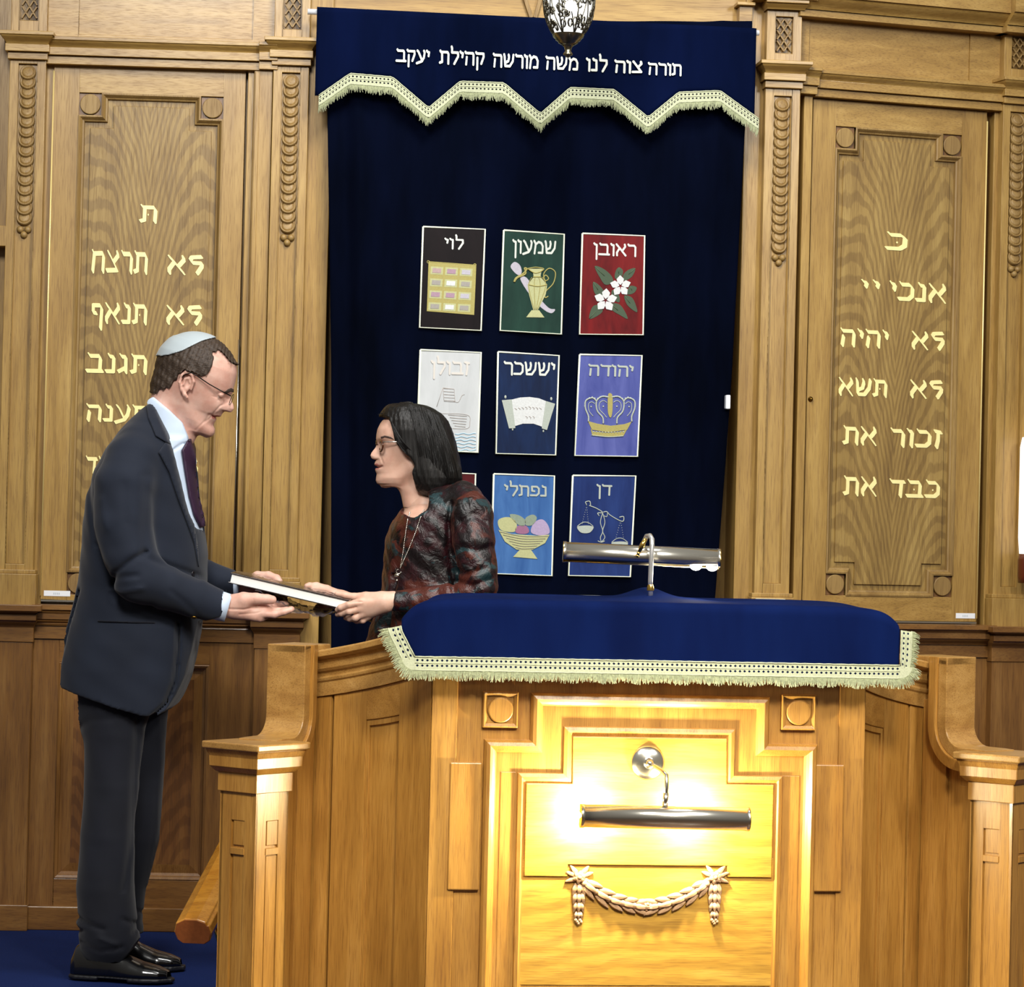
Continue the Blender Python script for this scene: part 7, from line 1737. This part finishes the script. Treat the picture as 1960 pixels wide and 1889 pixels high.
g.chain([Lw_(888, 958, -.10), Lw_(902, 985, -.155), Lw_(908, 1040, -.185), Lw_(915, 1095, -.20), Lw_(918, 1122, -.20)], [.052, .058, .055, .050, .046], .022)
g.chain([Lw_(915, 1126, -.20), Lw_(870, 1143, -.195), Lw_(820, 1148, -.185), Lw_(770, 1150, -.18), Lw_(752, 1150, -.18)], [.045, .040, .034, .0275, .0268], .014)
g.chain([Lw_(850, 960, .10), Lw_(850, 1000, .15), Lw_(815, 1120, .185), Lw_(800, 1165, .17)], [.055, .06, .052, .045], .025); g.chain([Lw_(800, 1165, .17), Lw_(740, 1175, .12), Lw_(678, 1155, .065)], [.045, .036, .027], .014)
q = g.sl(Lw_(700, 1200, -.25), Lw_(762, 1100, -.10)); x, y, z = g.loc(q); c_ = Lw_(753, 1150, -.18); g.comb(q, (c_[0]-x)+.12*(z-c_[2])+0*y, .002, 'i')
# neck opening
g.cone(Lw_(798, 915, -.012), Lw_(803, 963, -.03), .062, .050, .006, 's'); g.ell(Lw_(803, 970, -.055), (.046, .10, .040), .006, 's', .62)
gw = lambda P, w, dp: g.groove([Lw_(*p) for p in P], w, dp, -1, -.03)
gw([(868, 965), (862, 1000), (863, 1050), (868, 1100), (872, 1128)], .008, .010); gw([(880, 1090), (900, 1096), (930, 1085)], .007, .006); gw([(875, 1110), (905, 1118), (935, 1108)], .007, .006); gw([(885, 1000), (910, 985), (930, 1000)], .008, .005); gw([(880, 960), (905, 955), (922, 975)], .006, -.004)
gw([(890, 1045), (915, 1055), (940, 1045)], .009, .005); gw([(840, 1130), (855, 1150)], .007, .004); gw([(800, 1132), (812, 1155)], .006, .003); gw([(770, 1020), (765, 1090)], .012, .004)
g.d = (g.d+.0022*np.sin(g.X*70+g.Z*40+np.sin(g.Y*40)*1.5)*np.sin(g.Z*75-g.Y*50+g.X*30)).astype(np.float32)
flesh(FWm, g, 'velvet_top', FLOR, wom, 2)
# skirt hidden by the pulpit
mb = MB(); c = at(850, 1200, 7.55); mb.lathe((c.x, c.y, 0), [(.10, .02), (.18, .02), (.19, .3), (.17, .8), (.165, 1.0)], 28); mb.build('skirt', plain('black_skirt', '#0b090c', .8), wom)
# glasses
gl = empty('glasses', (0, 0, 0)); gl.parent = wom; gl.location = Vector(wp(735, 850, -.05))-wom.location
fd = Vector(FWm.W([fh2([(1, 0, 0)])[0]-fh2([(0, 0, 0)])[0]])[0]-FWm.O).normalized(); sd_ = Vector(FWm.W([fh2([(0, 1, 0)])[0]-fh2([(0, 0, 0)])[0]])[0]-FWm.O).normalized(); ud = Vector((0, 0, 1))
TORT = plain('tortoiseshell', '#4a2412', .2, nz=.5, nsc=160, coat=.6)
xg = np.interp(zE, [p[0] for p in basew], [p[1] for p in basew])+.008
for sy_ in (-1, 1):
    c = Vector(FWm.W([fh2([(xg-.002, .031*sy_, zE-.005)])[0]])[0]); pts = []
    for k in range(29): w = 2*math.pi*k/28; pts.append(c+sd_*math.cos(w)*.0235+ud*(math.sin(w)*.0165*(1 if math.sin(w) < 0 else .82))-fd*(.004*abs(math.cos(w))))
    mb = MB(); mb.tube(pts, .0026, 8); mb.build('rim', TORT, gl); mb = MB(); n_ = 28; mb.add(pts[:n_]+[p+fd*.001 for p in pts[:n_]], [tuple(range(n_)), tuple(range(2*n_-1, n_-1, -1))]); mb.build('lens', GLS, gl)
mb = MB(); a = Vector(FWm.W([fh2([(xg-.006, -.055, zE+.004)])[0]])[0]); b = Vector(FWm.W([fh2([(xg-.03, -.070, zE+.004)])[0]])[0]); c = Vector(FWm.W([fh2([(xg-.09, -.075, zE+.003)])[0]])[0]); mb.tube([a, b, c], .0016, 8); mb.build('temple_arm', plain('silver_temple', '#d8d4cc', .2, .8), gl)
mb = MB(); mb.tube([Vector(FWm.W([fh2([(xg+.001, -.009, zE-.001)])[0]])[0]), Vector(FWm.W([fh2([(xg+.004, 0, zE+.001)])[0]])[0]), Vector(FWm.W([fh2([(xg+.001, .009, zE-.001)])[0]])[0])], .0014, 8); mb.build('bridge', TORT, gl)
# necklace
nk = empty('necklace', (0, 0, 0)); nk.parent = wom; nk.location = Vector(wp(765, 1100, -.16))-wom.location
BT = bvh_of([o for o in wom.children if o.name.startswith('velvet_top')][0], [o for o in wom.children if o.name.startswith('body')][0])
def onb(x, y, off): h_ = BT.ray_cast(CAM, ray(x, y).normalized()); return h_[0]-ray(x, y).normalized()*off if h_[0] else at(x, y, 7.40)
mb = MB()
for P in ([(812, 976), (805, 990), (795, 1020), (782, 1052), (770, 1078), (766, 1088)], [(785, 980), (780, 995), (775, 1030), (771, 1060), (766, 1088)]):
    Q = [onb(x, y, .005) for x, y in P]; 
    for a, b in zip(Q[:-1], Q[1:]):
        n_ = max(2, int((b-a).length/.0042))
        for i in range(n_): p = a.lerp(b, (i+.5)/n_); mb.ball(p, .0017, 0, 6, 5, (1, 1, 1.25))
mb.build('chain', CHROME, nk)
mb = MB(); p = onb(763, 1094, .009); mb.torus(p, .006, .0012, FW, 0, 16, 6, 0, 4.6); mb.build('clasp', CHROME, nk)
mb = MB(); p = onb(761, 1101.5, .012); mb.ball(p, .0088, 0, 20, 14); q2 = onb(760, 1111, .010); mb.ball(q2, .0046, 0, 14, 10); mb.tube([p, q2], .0015, 8); mb.build('pendant', CHROME, nk)
